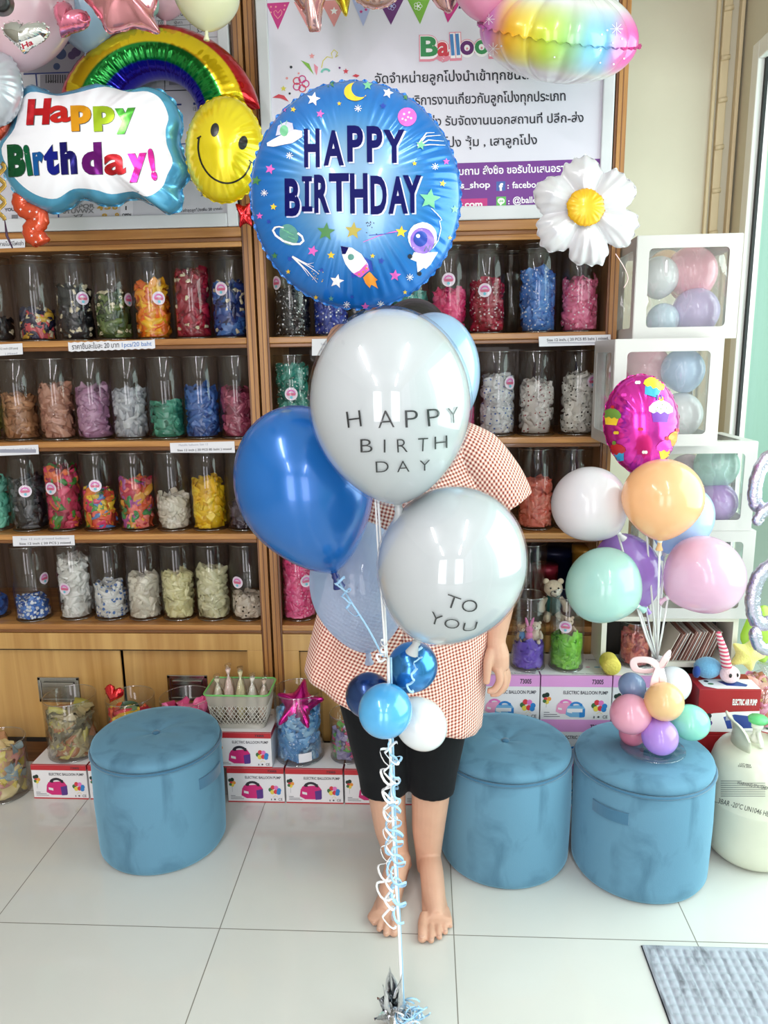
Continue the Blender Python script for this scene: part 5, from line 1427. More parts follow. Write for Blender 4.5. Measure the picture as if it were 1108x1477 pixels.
# cupcake foil
def mag(x, y, s, side): return (224, 50, 172)
ol = [(925 + 55 * cos(a) * (1 - .10 * max(0, -sin(a)) if False else 1) * (1 - .12 * max(0, sin(a))), 612 + 72 * sin(a)) for a in [2 * pi * k / 120 for k in range(120)]]
fo = foil('foil_balloon', ol, (925, 612), 2.05, .075, mag, foil_shiny, 'magenta foil balloon printed with cupcakes behind the peach balloon', wr=.05, wn=22, seam=.015)
for v in fo.data.vertices: pass
CK = [M('foil_ink_yellow', (240, 200, 50), .35), M('foil_ink_cyan', (60, 170, 220), .35), M('foil_ink_white', (244, 240, 240), .35), M('foil_ink_violet', (120, 50, 170), .35), M('foil_ink_green', (110, 150, 60), .35), M('foil_ink_red', (196, 40, 50), .35), M('foil_ink_hotpink', (240, 60, 190), .35), M('foil_ink_orange', (240, 150, 50), .35), M('foil_ink_navy', (40, 50, 130), .35)]
def cup(x, y, s, cake, ice, rot=0, cherry=5):
    def R(px_, py_): return (x + s * (px_ * cos(rot) - py_ * sin(rot)), y + s * (px_ * sin(rot) + py_ * cos(rot)))
    I = [(polyshape([R(-.8, .1), R(.8, .1), R(.6, 1), R(-.6, 1)]), cake), (polyshape([R(*q) for q in [(-1, .1), (-1, -.25), (-.7, -.6), (-.2, -.85), (.2, -.85), (.7, -.6), (1, -.25), (1, .1), (.6, .28), (.3, .1), (0, .3), (-.3, .1), (-.6, .28)]]), ice), (disc(*R(0, -.98), s * .2), cherry)]
    return I
I = cup(953, 592, 17, 3, 2, .04, 0) + cup(883, 600, 13, 0, 4, .1) + cup(889, 652, 14, 1, 5, -.2, 4) + cup(962, 647, 15, 0, 6, .0) + cup(943, 557, 15, 1, 0, .3, 7) + cup(976, 632, 12, 7, 7, .0)
I += [(rect(946, 570, 948.5, 577), 8), (rect(952, 569, 954.5, 576), 3), (rect(958, 570, 960.5, 577), 6)]
for x, y in ((948, 588), (955, 584), (961, 589), (953, 590), (946, 593)): I.append((disc(x, y, 1, 1, 6), 4))
for x, y, mi in ((889, 624, 0), (924, 619, 5), (930, 652, 2), (920, 552, 2), (900, 570, 6)): I.append((disc(x - 1.5, y, 2.4), mi)); I.append((disc(x + 1.8, y, 2.4), mi))
decal('cupcake_print', fo, I, CK, L=5, off=.0009)
mb = MB(); k0 = at(926, 700, 2.05); mb.tube([k0 + Vector((0, 0, .02)), k0.lerp(Vector((BX, BY, zb0)), .5), Vector((BX, BY + .004, zb0 + .012))], .0028, 8); mb.build('stick', stickm, fo)
GC = 'small balloons round the stand base'
for (x, y, r, Y, nm, col, lab) in ((912, 990, 20, 2.0, 's_slate', (152, 176, 214), 'small slate blue balloon at the back of the stand cluster'), (970, 988, 27, 1.985, 's_white', (236, 240, 244), 'small white balloon at the upper right of the stand cluster'),
    (958, 1012, 29, 1.90, 's_peach', (250, 214, 160), 'small peach balloon in the middle of the stand cluster'), (910, 1030, 30, 1.92, 's_pink', (246, 180, 204), 'small pink balloon at the left of the stand cluster'), (996, 1042, 27, 1.95, 's_mint', (160, 232, 214), 'small mint balloon at the right of the stand cluster'),
    (952, 1062, 27, 1.89, 's_lilac', (196, 156, 240), 'small lilac balloon at the bottom of the stand cluster'), (913, 1056, 20, 1.99, 's_rose', (240, 150, 180), 'small rose balloon half hidden under the pink one')):
    ctr = at(941, 1028, 1.96); o_ = at(x, y, Y); a = (o_ - ctr)
    m = ppm(Y, x, y); latex_balloon(o_, r * m * .97, r * m * 1.03, a, latex_mat(nm, col, .2, .28), lab, group=GC, taper=.1, seg=36, n=24)

# ---- big blue foil with space print
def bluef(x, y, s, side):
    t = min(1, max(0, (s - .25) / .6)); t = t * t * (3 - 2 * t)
    a, b = (126, 164, 198), (22, 112, 196)  # printed gradient; its paler centre also holds some reflection in the colour
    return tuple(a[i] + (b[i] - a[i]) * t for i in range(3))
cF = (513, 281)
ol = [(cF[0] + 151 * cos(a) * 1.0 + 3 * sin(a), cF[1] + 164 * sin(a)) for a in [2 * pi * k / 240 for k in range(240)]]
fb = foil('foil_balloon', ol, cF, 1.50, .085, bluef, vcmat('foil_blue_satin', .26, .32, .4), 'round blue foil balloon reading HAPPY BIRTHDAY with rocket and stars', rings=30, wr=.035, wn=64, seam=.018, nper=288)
IK = [M('foil_ink_deep_blue', (8, 10, 84), .5, spec=.12), M('foil_ink_lilac', (206, 206, 232), .3), CK[0], CK[2], M('foil_ink_pink', (224, 100, 190), .35), M('foil_ink_pale_green', (120, 196, 150), .35), M('foil_ink_darkgreen', (70, 130, 70), .35), M('foil_ink_midblue', (40, 70, 170), .35), M('foil_ink_olive', (176, 160, 60), .35), CK[7], M('foil_ink_violet_light', (150, 110, 210), .35), M('foil_ink_teal', (90, 150, 140), .35), M('foil_ink_black', (24, 26, 44), .35)]
q = lambda x, y: (340 + x / 2.916, y / 2.916)
def Q(*pts): return [q(*p) for p in pts]
I = []
LT = [('H', 289, 355, 697, 541), ('A', 370, 456, 690, 549), ('P', 470, 537, 674, 528), ('P', 552, 618, 676, 530), ('Y', 622, 712, 680, 546), ('B', 208, 272, 902, 750), ('I', 282, 322, 890, 742), ('R', 332, 396, 888, 734), ('T', 394, 478, 882, 728), ('H', 482, 556, 890, 728), ('D', 568, 636, 894, 738), ('A', 642, 724, 892, 742), ('Y', 704, 782, 888, 736)]
for ps in (0, 1):
    for ch, x0, x1, yb, yt in LT:
        d = 7 if ps == 0 else 0
        if ch == 'I':
            for r4 in ((x0 + 10, yt, x1 - 12, yb), (x0 - 2, yt, x1, yt + 22), (x0 - 2, yb - 22, x1 + 2, yb)):
                I.append((polyshape(Q((r4[0] + d, r4[1] + d), (r4[2] + d, r4[1] + d), (r4[2] + d, r4[3] + d), (r4[0] + d, r4[3] + d))), 1 if ps == 0 else 0))
            continue
        a, b = q(x0 + d, yb + d * .8), q(x1 + d, yb + d * .8 - (x1 - x0) * .01)
        I.append((txt(ch, a[0], a[1], b[0], b[1], (yb - yt) / 2.916, .038), 1 if ps == 0 else 0))
def st(x, y, r, mi, rot=0): a = q(x, y); I.append((star(a[0], a[1], r / 2.916, rot), mi))
for x, y, r, mi, rot in ((328, 418, 30, 3, .2), (555, 360, 22, 5, 0), (640, 392, 24, 3, .3), (620, 447, 15, 7, 0), (356, 480, 18, 4, .2), (436, 437, 10, 2, 0), (243, 462, 13, 2, .3), (815, 838, 46, 5, .15), (380, 975, 40, 6, .1), (495, 970, 38, 8, .1), (696, 975, 26, 2, .1), (325, 1055, 24, 4, .3), (402, 1073, 17, 2, 0), (576, 1076, 11, 2, .1), (612, 1097, 15, 7, .2), (426, 1182, 31, 3, .2), (670, 1158, 25, 4, .1), (146, 712, 22, 4, .3), (160, 870, 15, 2, .1), (102, 908, 15, 4, 0), (140, 932, 12, 7, 0), (752, 688, 11, 2, 0), (870, 772, 15, 2, .2), (885, 680, 15, 4, 0), (920, 880, 18, 5, 0), (165, 1075, 15, 6, 0), (222, 1142, 11, 2, 0), (402, 1255, 12, 11, 0), (490, 1248, 9, 7, 0), (545, 1288, 18, 4, 0), (400, 350, 22, 6, 0), (88, 760, 22, 6, .2), (900, 1000, 10, 2, 0), (712, 1228, 10, 2, 0), (362, 1135, 10, 7, 0), (205, 462, 12, 4, 0), (228, 1088, 12, 7, .4), (715, 410, 14, 6, .2), (338, 1250, 11, 2, 0)): st(x, y, r, mi, rot)
for x, y in ((515, 458), (122, 812), (838, 702), (732, 1165), (468, 1280), (610, 1278), (228, 655)):
    for k in range(4):
        a = q(x - 15 * cos(k * pi / 4), y - 15 * sin(k * pi / 4)); b = q(x + 15 * cos(k * pi / 4), y + 15 * sin(k * pi / 4)); I.append((stroke([a, b], .9), 3))
# crescent moon
o1 = [(x, y) for x, y in arc(503, 388, 47, 38, 20, 260, 20)]; o2 = [(x, y) for x, y in arc(528, 375, 42, 36, 250, 60, 16)]
I.append((polyshape(Q(*(o1 + o2))), 2))
a = q(721, 493); I.append((disc(a[0], a[1], 13.5, 13.5), 4))
for dx, dy in ((-14, -12), (8, -18), (16, 6), (-6, 14), (-20, 8), (4, 2)): a = q(721 + dx, 493 + dy); I.append((disc(a[0], a[1], 1.6), 1))
# saucer with a little green passenger
I.append((polyshape(Q((132, 602), (180, 575), (250, 545), (280, 552), (282, 575), (240, 602), (160, 618), (134, 615))), 3)); I.append((polyshape(Q((170, 572), (180, 530), (215, 512), (240, 520), (246, 548), (215, 565))), 1)); a = q(205, 552); I.append((disc(a[0], a[1], 6, 8), 5)); I.append((stroke(Q((196, 530), (190, 512)), 1), 5)); I.append((stroke(Q((212, 526), (218, 508)), 1), 5))
# ringed planet
a = q(225, 987); I.append((disc(a[0], a[1], 13, 16, rot=-.5), 11)); I.append((stroke(Q(*arc(222, 990, 68, 25, 200, -20, 4)) if False else Q((168, 955), (158, 968), (170, 990), (200, 1012), (240, 1026), (272, 1026), (286, 1012), (280, 994), (262, 980)), 3), 3)); I.append((stroke(Q((168, 955), (185, 952), (204, 958)), 2), 3))
for dx, dy in ((-14, -20), (6, -8), (12, 10)): a = q(225 + dx, 987 + dy); I.append((stroke([(a[0] - 5, a[1] - 1), (a[0], a[1] + 1), (a[0] + 5, a[1] + 3)], 1), 5))
# comets
for pts in (((240, 1078), (300, 1110), (330, 1105)), ((240, 1078), (300, 1135), (345, 1188)), ((240, 1078), (280, 1120), (310, 1160)), ((240, 1078), (310, 1120), (352, 1150)), ((240, 1078), (330, 1122))): I.append((stroke(Q(*pts), [2.6, 1.2, .4][:len(pts)] if len(pts) == 3 else [2.2, .5]), 3))
for pts in (((765, 615), (800, 575), (862, 570)), ((765, 615), (810, 590), (875, 595)), ((765, 615), (815, 610), (880, 612)), ((765, 615), (800, 560), (835, 560))): I.append((stroke(Q(*pts), [3, 1.4, .5]), 3))
st(778, 612, 22, 5, .2)
for k in range(14): a = q(345 + rnd.uniform(-25, 25), 1160 + rnd.uniform(-25, 35)); I.append((disc(a[0], a[1], .7, .7, 6), 2))
for k in range(12): a = q(575 + rnd.uniform(-25, 25), 960 + rnd.uniform(-30, 25)); I.append((disc(a[0], a[1], .9, .9, 6), 12))
I.append((stroke(Q((536, 1018), (600, 992), (650, 978), (680, 972)), [.8, 1, 1.2, 1.6]), 4)); I.append((stroke(Q((560, 990), (620, 985), (670, 978)), 1), 7))
# rocket
I.append((polyshape(Q((505, 1110), (485, 1135), (488, 1170), (515, 1160))), 7)); I.append((polyshape(Q((540, 1080), (572, 1098), (580, 1140), (560, 1140))), 7))
I.append((polyshape(Q((442, 1034), (490, 1042), (530, 1068), (556, 1110), (560, 1135), (520, 1165), (490, 1145), (462, 1110), (448, 1070))), 3))
I.append((polyshape(Q((442, 1034), (476, 1040), (462, 1068), (448, 1068))), 0)); I.append((polyshape(Q((552, 1105), (562, 1135), (525, 1166), (494, 1150), (520, 1138))), 4))
a = q(485, 1080); I.append((disc(a[0], a[1], 4.4), 11)); I.append((polyshape(Q((562, 1142), (598, 1175), (588, 1182), (600, 1212), (570, 1196), (565, 1210), (545, 1188), (536, 1166))), 9))
for p_ in ((520, 1152), (536, 1142), (550, 1128)): a = q(*p_); I.append((disc(a[0], a[1], 1.4), 9))
# astronaut
I.append((polyshape(Q((750, 1060), (735, 1090), (760, 1100), (765, 1145), (790, 1125), (800, 1130), (820, 1110), (850, 1060))), 3)); a = q(785, 998); I.append((disc(a[0], a[1], 21, 21.5), 3)); a = q(784, 1012); I.append((disc(a[0], a[1], 17.5, 19), 10)); a = q(776, 1004); I.append((disc(a[0], a[1], 10, 11), 7)); a = q(766, 992); I.append((disc(a[0], a[1], 3), 3))
I.append((stroke(Q((792, 1055), (800, 1035), (808, 1055), (816, 1030), (824, 1048), (838, 1020)), 1), 6)); a = q(733, 1078); I.append((disc(a[0], a[1], 3.4), 12)); a = q(772, 1150); I.append((disc(a[0], a[1], 3.2), 12))
I.append((stroke(Q((820, 878), (858, 912), (865, 925), (855, 930), (862, 960), (850, 1010), (826, 1045)), .9), 3))
decal('foil_print', fb, I, IK, L=4, off=.0009)
mb = MB(); vs = []
tail = [(cF[0] + 2 + dx, y) for y, dx in ((440, 0), (452, 0), (470, 1), (490, 1))]
P_ = [at(x, y, 1.51) for x, y in tail]; mb.tube(P_, [(.03, .012), (.018, .008), (.02, .004), (.022, .002)], 14, up=(0, 1, 0)); mb.build('tail', vcmat('foil_blue_satin', .26, .32, .4), fb)

# ---- latex and bubble balloons of the held bouquet
GBQ = 'large balloons of the held bouquet'
wb = latex_mat('bouquet_white', (198, 202, 205), .25, .12)
shell = clear('bubble_film', (252, 253, 254), .25, .03, .85, .035)
def letters(o, L, mats, h_ink=0, bold=-.012, Ls=5):
    I = [(txt(ch, x0, y0, x1, y1, h, bold, slant=sl), 0) for ch, x0, y0, x1, y1, h, sl in L]
    decal('lettering', o, I, mats, L=Ls, off=.0026)
def bubble(o, k=1.022):
    """clear outer balloon around the coloured one"""
    me = o.data; mb = MB(); w = o.location
    cs = sum((v.co for v in me.vertices), Vector()) / len(me.vertices)
    mb.v = [tuple(w + cs + (v.co - cs) * k) for v in me.vertices]; mb.f = [tuple(p.vertices) for p in me.polygons]; mb.m = [0] * len(mb.f); mb.sm = [True] * len(mb.f)
    mb.build('clear_shell', shell, o)
q2 = lambda x, y: (380 + x / 2.4625, 340 + y / 2.4625)
o = px_balloon(563, 583, 115, 133, 1.315, (-8, -100), wb, 'white bubble balloon reading HAPPY BIRTH DAY in thin letters', group=GBQ, taper=.12); bubble(o, 1.03)
L = []
for ch, x0, yb0_, x1, yb1_, h in (('H', 303, 682, 352, 676, 62), ('A', 409, 683, 466, 680, 66), ('P', 504, 681, 549, 679, 66), ('P', 583, 677, 627, 673, 66), ('Y', 653, 668, 691, 662, 60), ('B', 347, 768, 389, 767, 51), ('I', 428, 768, 434, 768, 50), ('R', 476, 768, 512, 766, 51), ('T', 546, 765, 581, 763, 51), ('H', 605, 757, 650, 752, 48), ('D', 401, 838, 446, 836, 42), ('A', 475, 837, 518, 835, 42), ('Y', 552, 833, 589, 830, 40)):
    a, b = q2(x0, yb0_), q2(x1, yb1_); L.append((ch, a[0], a[1], b[0], b[1], h / 2.4625, (.1 if ch in 'Y' or (ch == 'H' and x0 > 500) or (ch == 'T') else 0)))
letters(o, L, [M('vinyl_black', (36, 36, 40), .4)])
o = px_balloon(651, 814, 106, 114, 1.33, (48, -108), wb, 'white bubble balloon reading TO YOU, lower right of the bouquet', group=GBQ, taper=.10); bubble(o, 1.022)
L = []
for ch, x0, yb0_, x1, yb1_, h in (('T', 642, 1312, 688, 1328, 48), ('O', 700, 1330, 754, 1336, 45), ('Y', 588, 1368, 628, 1385, 42), ('O', 640, 1388, 692, 1394, 36), ('U', 704, 1402, 752, 1398, 32)):
    a, b = q2(x0, yb0_), q2(x1, yb1_); L.append((ch, a[0], a[1], b[0], b[1], h / 2.4625, (0, .1, -.1, .15, .35)['TO YOU'.replace(' ', '').index(ch) if ch != 'U' else 4]))
letters(o, L, [_M['vinyl_black']])
pearl_b = M('latex_pearl_blue', (22, 102, 182), .24, .25, .4)
o = px_balloon(439, 700, 98, 115, 1.49, (-44, -128), pearl_b, 'pearly royal blue balloon at the left of the bouquet', group=GBQ, taper=.2, knotmat=M('latex_knot_navy', (22, 40, 110), .3))
px_balloon(622, 545, 70, 92, 1.58, (10, -90), M('latex_pearl_sky', (176, 210, 240), .2, .15, .6, trans=.25), 'pearly sky blue balloon behind the white birthday balloon', group=GBQ)
mt = clear('latex_translucent_blue', (222, 232, 248), .3, .08, .6, .05, .46, (200, 216, 240))
px_balloon(520, 842, 73, 92, 1.63, (-10, -90), mt, 'translucent pale blue balloon below the royal blue one', group=GBQ, knotmat=mt)
GSM = 'small balloons tied in the middle of the bouquet'
ctr = at(565, 1005, 1.45)
for (x, y, rx, ry, Y, mat, lab) in ((595, 962, 36, 37, 1.50, M('latex_chrome_blue', (58, 130, 196), .2, .75, .3), 'small chrome blue balloon at the top of the middle cluster'), (532, 1003, 33, 33, 1.49, M('latex_chrome_navy', (44, 72, 128), .22, .75, .3), 'small chrome navy balloon at the left of the middle cluster'),
      (556, 1025, 39, 41, 1.39, M('latex_pearl_light', (88, 176, 232), .2, .2, .5), 'small light blue balloon at the front of the middle cluster'), (607, 1044, 36, 40, 1.46, latex_mat('small_white', (240, 241, 242), .2, .15), 'small white balloon at the lower right of the middle cluster')):
    m = ppm(Y, x, y); p_ = at(x, y, Y); latex_balloon(p_, rx * m, ry * m * 1.02, p_ - ctr + Vector((0, -.02, 0)), mat, lab, group=GSM, taper=.1, seg=40, n=26)

# ---- ribbons
rib_w = M('ribbon_white', (240, 240, 242), .3, sheen=.2); rib_b = M('ribbon_light_blue', (164, 208, 240), .3, sheen=.2)
def ribbon(pts, m, label, w=.0025, group='ribbons of the held bouquet', name='curling_ribbon'):
    mb = MB(); mb.tube(pts, [(w, .00035)] * len(pts), 6, up=(0, 1, 0)); o = mb.build(name, m, loc=pts[0]); tag(o, label, 'ribbon', group); return o
def smooth(pts, n=6):
    out = []; pts = [Vector(p) for p in pts]
    for i in range(len(pts) - 1):
        p0, p1, p2, p3 = pts[max(i - 1, 0)], pts[i], pts[i + 1], pts[min(i + 2, len(pts) - 1)]
        for k in range(n):
            t_ = k / n; out.append(.5 * ((2 * p1) + (p2 - p0) * t_ + (2 * p0 - 5 * p1 + 4 * p2 - p3) * t_ ** 2 + (3 * p1 - p0 - 3 * p2 + p3) * t_ ** 3))
    return out + [pts[-1]]
def pxr(P, m, label, **k): return ribbon(smooth([at(x, y, Y) for x, y, Y in P]), m, label, **k)
pxr([(545, 713, 1.39), (549, 780, 1.40), (554, 860, 1.41), (558, 948, 1.43)], rib_w, 'straight white ribbon rising behind the TO YOU balloon to the birthday balloon')
pxr([(541, 713, 1.385), (546, 800, 1.395), (551, 870, 1.40), (556, 948, 1.425)], rib_w, 'second straight white ribbon beside the translucent balloon', w=.0018)
pxr([(486, 834, 1.485), (505, 866, 1.415), (530, 905, 1.41), (553, 948, 1.43)], rib_b, 'light blue ribbon slanting down from the royal blue balloon')
def curl(x0, y0, x1, y1, Y, amp, turns, m, label, ph=0.0, grow=.3, n=None):
    n = n or int(turns * 14); P = []
    ax = at(x0, y0, Y); bx_ = at(x1, y1, Y); m_ = ppm(Y)
    for k in range(n + 1):
        f = k / n; a = ph + 2 * pi * turns * f; c_ = ax.lerp(bx_, f); A = amp * m_ * (.75 + grow * sin(7 * f + ph))
        P.append(c_ + Vector((A * cos(a), A * .8 * sin(a), .35 * A * sin(2 * a + ph))))
    mb = MB(); mb.tube(P, [(.00035, .0030)] * len(P), 6, up=(0, 0, 1)); o = mb.build('curling_ribbon', m, loc=P[0]); tag(o, label, 'ribbon', 'ribbons of the held bouquet'); return o
curl(490, 834, 508, 886, 1.41, 10, 3, rib_b, 'short light blue ribbon curl hanging under the royal blue balloon')
curl(565, 1072, 561, 1335, 1.385, 12, 10, rib_w, 'long white ribbon coiling down in front of the bare shin', 0)
curl(562, 1080, 556, 1300, 1.39, 14, 8, rib_w, 'second white ribbon coil hanging left of the main string', 1.5)
curl(570, 1075, 577, 1330, 1.385, 12, 8.5, rib_b, 'light blue ribbon coil hanging right of the main string', 2.5)
curl(567, 1085, 571, 1325, 1.40, 14, 7, rib_b, 'second light blue ribbon coil, the widest of the hanging curls', 4)
curl(606, 935, 590, 1000, 1.42, 6, 4, rib_b, 'light blue curl hanging over the chrome blue balloon', 1)
curl(556, 925, 548, 955, 1.42, 7, 3, rib_w, 'small white curl where the strings meet', 2)
curl(560, 722, 590, 715, 1.47, 7, 3, rib_b, 'blue and white curl showing under the birthday balloon', 2)
pxr([(560, 948, 1.44), (563, 1080, 1.40), (570, 1250, 1.395), (576, 1350, 1.39), (580, 1455, 1.385)], rib_w, 'taut white main ribbon running down to the foil weight', w=.0032)
pxr([(564, 948, 1.445), (567, 1080, 1.405), (573, 1250, 1.40), (578, 1350, 1.395), (583, 1455, 1.39)], rib_b, 'taut light blue main ribbon running down to the foil weight', w=.0022)
# ---- weight
wpos_ = atz(574, 1474, 0); WX, WY = wpos_.x, wpos_.y - .015
t = thing('balloon_weight', (WX, WY, 0), 'silver foil balloon weight with white and blue ribbon curls on the floor', 'balloon weight')
chrome = M('silver_foil', (206, 208, 212), .14, 1.0)
r_ = random.Random(5)
mb = MB(); mb.ell((WX, WY, .022), .026, .024, .022)
for i in range(len(mb.v)):
    v = Vector(mb.v[i]); nn = noise.noise(v * 90); mb.v[i] = (v.x + .006 * nn, v.y + .006 * noise.noise(v * 80 + Vector((3, 3, 3))), max(.0005, v.z + .003 * nn))
mb.build('weight_core', chrome, t)
def leafsheet(base, tip, w, bend, tw):
    base, tip = Vector(base), Vector(tip); d = (tip - base); L_ = d.length; d.normalize(); u = d.cross(Vector((0, 1, 0))).normalized(); nn = u.cross(d); vs = []; A, B = 9, 7
    for i in range(A):
        f = i / (A - 1); ww = w * (sin(pi * min(1, .22 + .78 * f)) ** .6 if f < 1 else .02) * (1 if f < .6 else (1 - (f - .6) / .4) * .9 + .1)
        for j in range(B):
            g = 2 * j / (B - 1) - 1; a = tw * f
            p_ = base + d * (L_ * f) + (u * cos(a) + nn * sin(a)) * (g * ww) + nn * (bend * sin(pi * f) + .35 * ww * g * g + .004 * sin(9 * g + 7 * f))
            p_.z = max(p_.z, .001); vs.append(p_)
    mb = MB(); mb._add(vs, [(i * B + j, i * B + j + 1, (i + 1) * B + j + 1, (i + 1) * B + j) for i in range(A - 1) for j in range(B - 1)], 0, True); return mb
pt = at(562, 1395, 1.385)
for (tip, w, be, tw) in ((pt, .017, .01, .5), (at(580, 1405, 1.375), .014, -.01, 1.2), (at(544, 1440, 1.37), .014, .012, -.6), (at(572, 1438, 1.36), .012, .014, 1.6), (at(540, 1470, 1.37), .016, .006, .2), (at(552, 1420, 1.39), .013, -.006, -1.2), (at(566, 1452, 1.35), .012, .008, .8)):
    leafsheet((WX - .006, WY, .02), tip, w, be, tw).build('foil_leaf', chrome, t)
for k in range(26):
    a = r_.random() * 6.28; rr = .010 + .012 * r_.random(); c_ = Vector((WX + .028 + .012 * r_.gauss(0, 1), WY - .01 + .01 * r_.gauss(0, 1), .03 + .014 * r_.random())); u = Vector((r_.gauss(0, 1), r_.gauss(0, 1), r_.gauss(0, 1))).normalized(); w = u.orthogonal().normalized(); x_ = u.cross(w)
    P = [c_ + w * (rr * cos(q_)) + x_ * (rr * sin(q_)) + u * (.002 * q_) for q_ in [k2 * .5 for k2 in range(14)]]
    P = [Vector((p_.x, p_.y, max(.003, p_.z))) for p_ in P]
    mb = MB(); mb.tube(P, [(.00035, .0022)] * len(P), 6); mb.build('ribbon_curl', rib_b if k % 3 else rib_w, t)

# ================================================================ FOIL BALLOONS, TOP LEFT
c1 = lambda x, y: (x / 2.916, y / 2.916)
def C1(*p): return [c1(*a) for a in p]
def spline(pts, n=8, closed=True):
    out = []; N = len(pts)
    for i in range(N if closed else N - 1):
        g = lambda k: pts[k % N] if closed else pts[min(max(k, 0), N - 1)]
        p0, p1, p2, p3 = g(i - 1), g(i), g(i + 1), g(i + 2)
        for k in range(n):
            t_ = k / n; out.append(tuple(.5 * (2 * p1[d] + (p2[d] - p0[d]) * t_ + (2 * p0[d] - 5 * p1[d] + 4 * p2[d] - p3[d]) * t_ ** 2 + (3 * p1[d] - p0[d] - 3 * p2[d] + p3[d]) * t_ ** 3) for d in (0, 1)))
    return out
YL = 2.17
cl = spline(C1((3, 620), (55, 530), (85, 410), (140, 362), (240, 398), (320, 385), (420, 358), (530, 385), (640, 372), (720, 415), (768, 510), (758, 590), (772, 650), (804, 725), (765, 800), (768, 860), (715, 902), (640, 862), (560, 838), (490, 866), (420, 862), (350, 838), (290, 880), (220, 898), (150, 872), (90, 836), (45, 775), (8, 700)))
skyc = lambda x, y, s, side: (92, 176, 216)
cl_c = c1(390, 625)
fc = foil('foil_balloon', cl, cl_c, YL, .085, skyc, vcmat('foil_skyblue', .22, .5, .4), 'cloud-shaped foil balloon reading Happy Birthday! in rainbow letters', rings=26, wr=.03, wn=34, nper=280, pw=.45)
CM = [M('foil_print_white', (240, 240, 246), .3)] + [M('foil_letter_%d' % k, c_, .18, .55) for k, c_ in enumerate([(206, 24, 34), (220, 40, 36), (246, 170, 30), (176, 206, 40), (80, 176, 60), (14, 90, 50), (10, 110, 70), (20, 100, 180), (16, 30, 150), (24, 18, 110), (110, 14, 120), (190, 30, 40), (220, 40, 160)])] + [M('foil_letter_outline', (70, 70, 76), .3)]
wp = spline(C1((8, 625), (62, 540), (88, 440), (130, 388), (240, 404), (330, 390), (440, 366), (540, 388), (620, 386), (676, 418), (708, 490), (697, 545), (702, 610), (726, 680), (704, 735), (680, 790), (620, 826), (560, 804), (470, 816), (400, 798), (310, 794), (240, 834), (170, 826), (100, 785), (40, 715)), 4)
I = [(polyshape(wp), 0)]
A = []; A0 = []
for ch, x0, x1, yb, h, mi, sl in (('H', 112, 208, 517, 98, 1, .12), ('a', 212, 298, 511, 98, 2, 0), ('p', 300, 386, 513, 98, 3, 0), ('p', 394, 484, 514, 96, 4, 0), ('y', 486, 572, 524, 98, 5, 0), ('B', 37, 110, 732, 122, 6, 0), ('i', 116, 140, 728, 124, 7, 0), ('r', 144, 190, 726, 122, 8, 0), ('t', 190, 250, 724, 122, 9, 0), ('h', 258, 326, 722, 122, 10, 0), ('d', 346, 432, 724, 122, 11, 0), ('a', 440, 530, 729, 122, 12, 0), ('y', 540, 620, 722, 110, 13, 0), ('!', 637, 662, 748, 120, 13, 0)):
    a, b = c1(x0, yb + 2), c1(x1, yb - 2)
    A0.append((txt(ch, a[0] + .8, a[1] + .3, b[0] + .8, b[1] + .3, h / 2.916, .035 if ch == 'a' else .07, slant=sl), 14)); A.append((txt(ch, a[0], a[1], b[0], b[1], h / 2.916, .03 if ch == 'a' else .06, slant=sl), mi))
decal('foil_print', fc, I + A0 + A, CM, L=4, off=.0009)
# rainbow arch
def rainbow():
    mb = MB(); cx, cy = 230, 176; n, m = 120, 44; vs = []; cols = []; fs = []
    bands = [(.20, (190, 16, 26)), (.48, (240, 206, 20)), (.78, (10, 130, 46)), (1.01, (30, 14, 170))]
    for side in (1, -1):
        b = len(vs)
        for i in range(n + 1):
            th = radians(166 - (166 - 8) * i / n) 
            ro = (147 - 4 * sin(th), 138); ri = (58, 62)
            for j in range(m + 1):
                u = j / m; us = .5 - .5 * cos(pi * u)
                rx, ry = ro[0] + (ri[0] - ro[0]) * us, ro[1] + (ri[1] - ro[1]) * us
                px_, py_ = cx + rx * cos(th), cy - ry * sin(th)
                e = min(1, min(i, n - i) / 7.0); z = .075 * (max(0, 1 - (2 * us - 1) ** 2)) ** .5 * (1 - (1 - e) ** 2) ** .5
                wq = sin(i * 1.9 + 2 * sin(i * .31)) * .6 + sin(i * .83) * .4; z *= 1 + .05 * wq * (abs(2 * us - 1) ** 1.5 + (.5 if us > .6 else .1))
                p_ = at(px_, py_, 2.36); vs.append((p_.x, p_.y - side * z, p_.z))
                cols.append(lin(next(c_ for lim, c_ in bands if us < lim)))
        for i in range(n):
            for j in range(m):
                f = (b + i * (m + 1) + j, b + i * (m + 1) + j + 1, b + (i + 1) * (m + 1) + j + 1, b + (i + 1) * (m + 1) + j)
                fs.append(f if side < 0 else f[::-1])
    mb._add(vs, fs, 0, True, cols); return mb
o = rainbow().build('foil_balloon', foil_shiny, loc=at(230, 80, 2.36)); tag(o, 'rainbow arch foil balloon rising behind the white birthday cloud', 'balloon')
yel = lambda x, y, s, side: (236, 214, 24)
ol = [(324 + 56 * cos(a), 216 + 77 * sin(a)) for a in [2 * pi * k / 160 for k in range(160)]]
fs_ = foil('foil_balloon', ol, (324, 216), 2.14, .07, yel, vcmat('foil_yellow', .2, .4, .4), 'round yellow smiling-face foil balloon at the end of the rainbow', wr=.035, wn=30, nper=200)
sm = [c1(*p_) for p_ in ((838, 578), (835, 630), (850, 690), (885, 740), (930, 766), (975, 768), (1020, 745), (1045, 710), (1055, 680))]
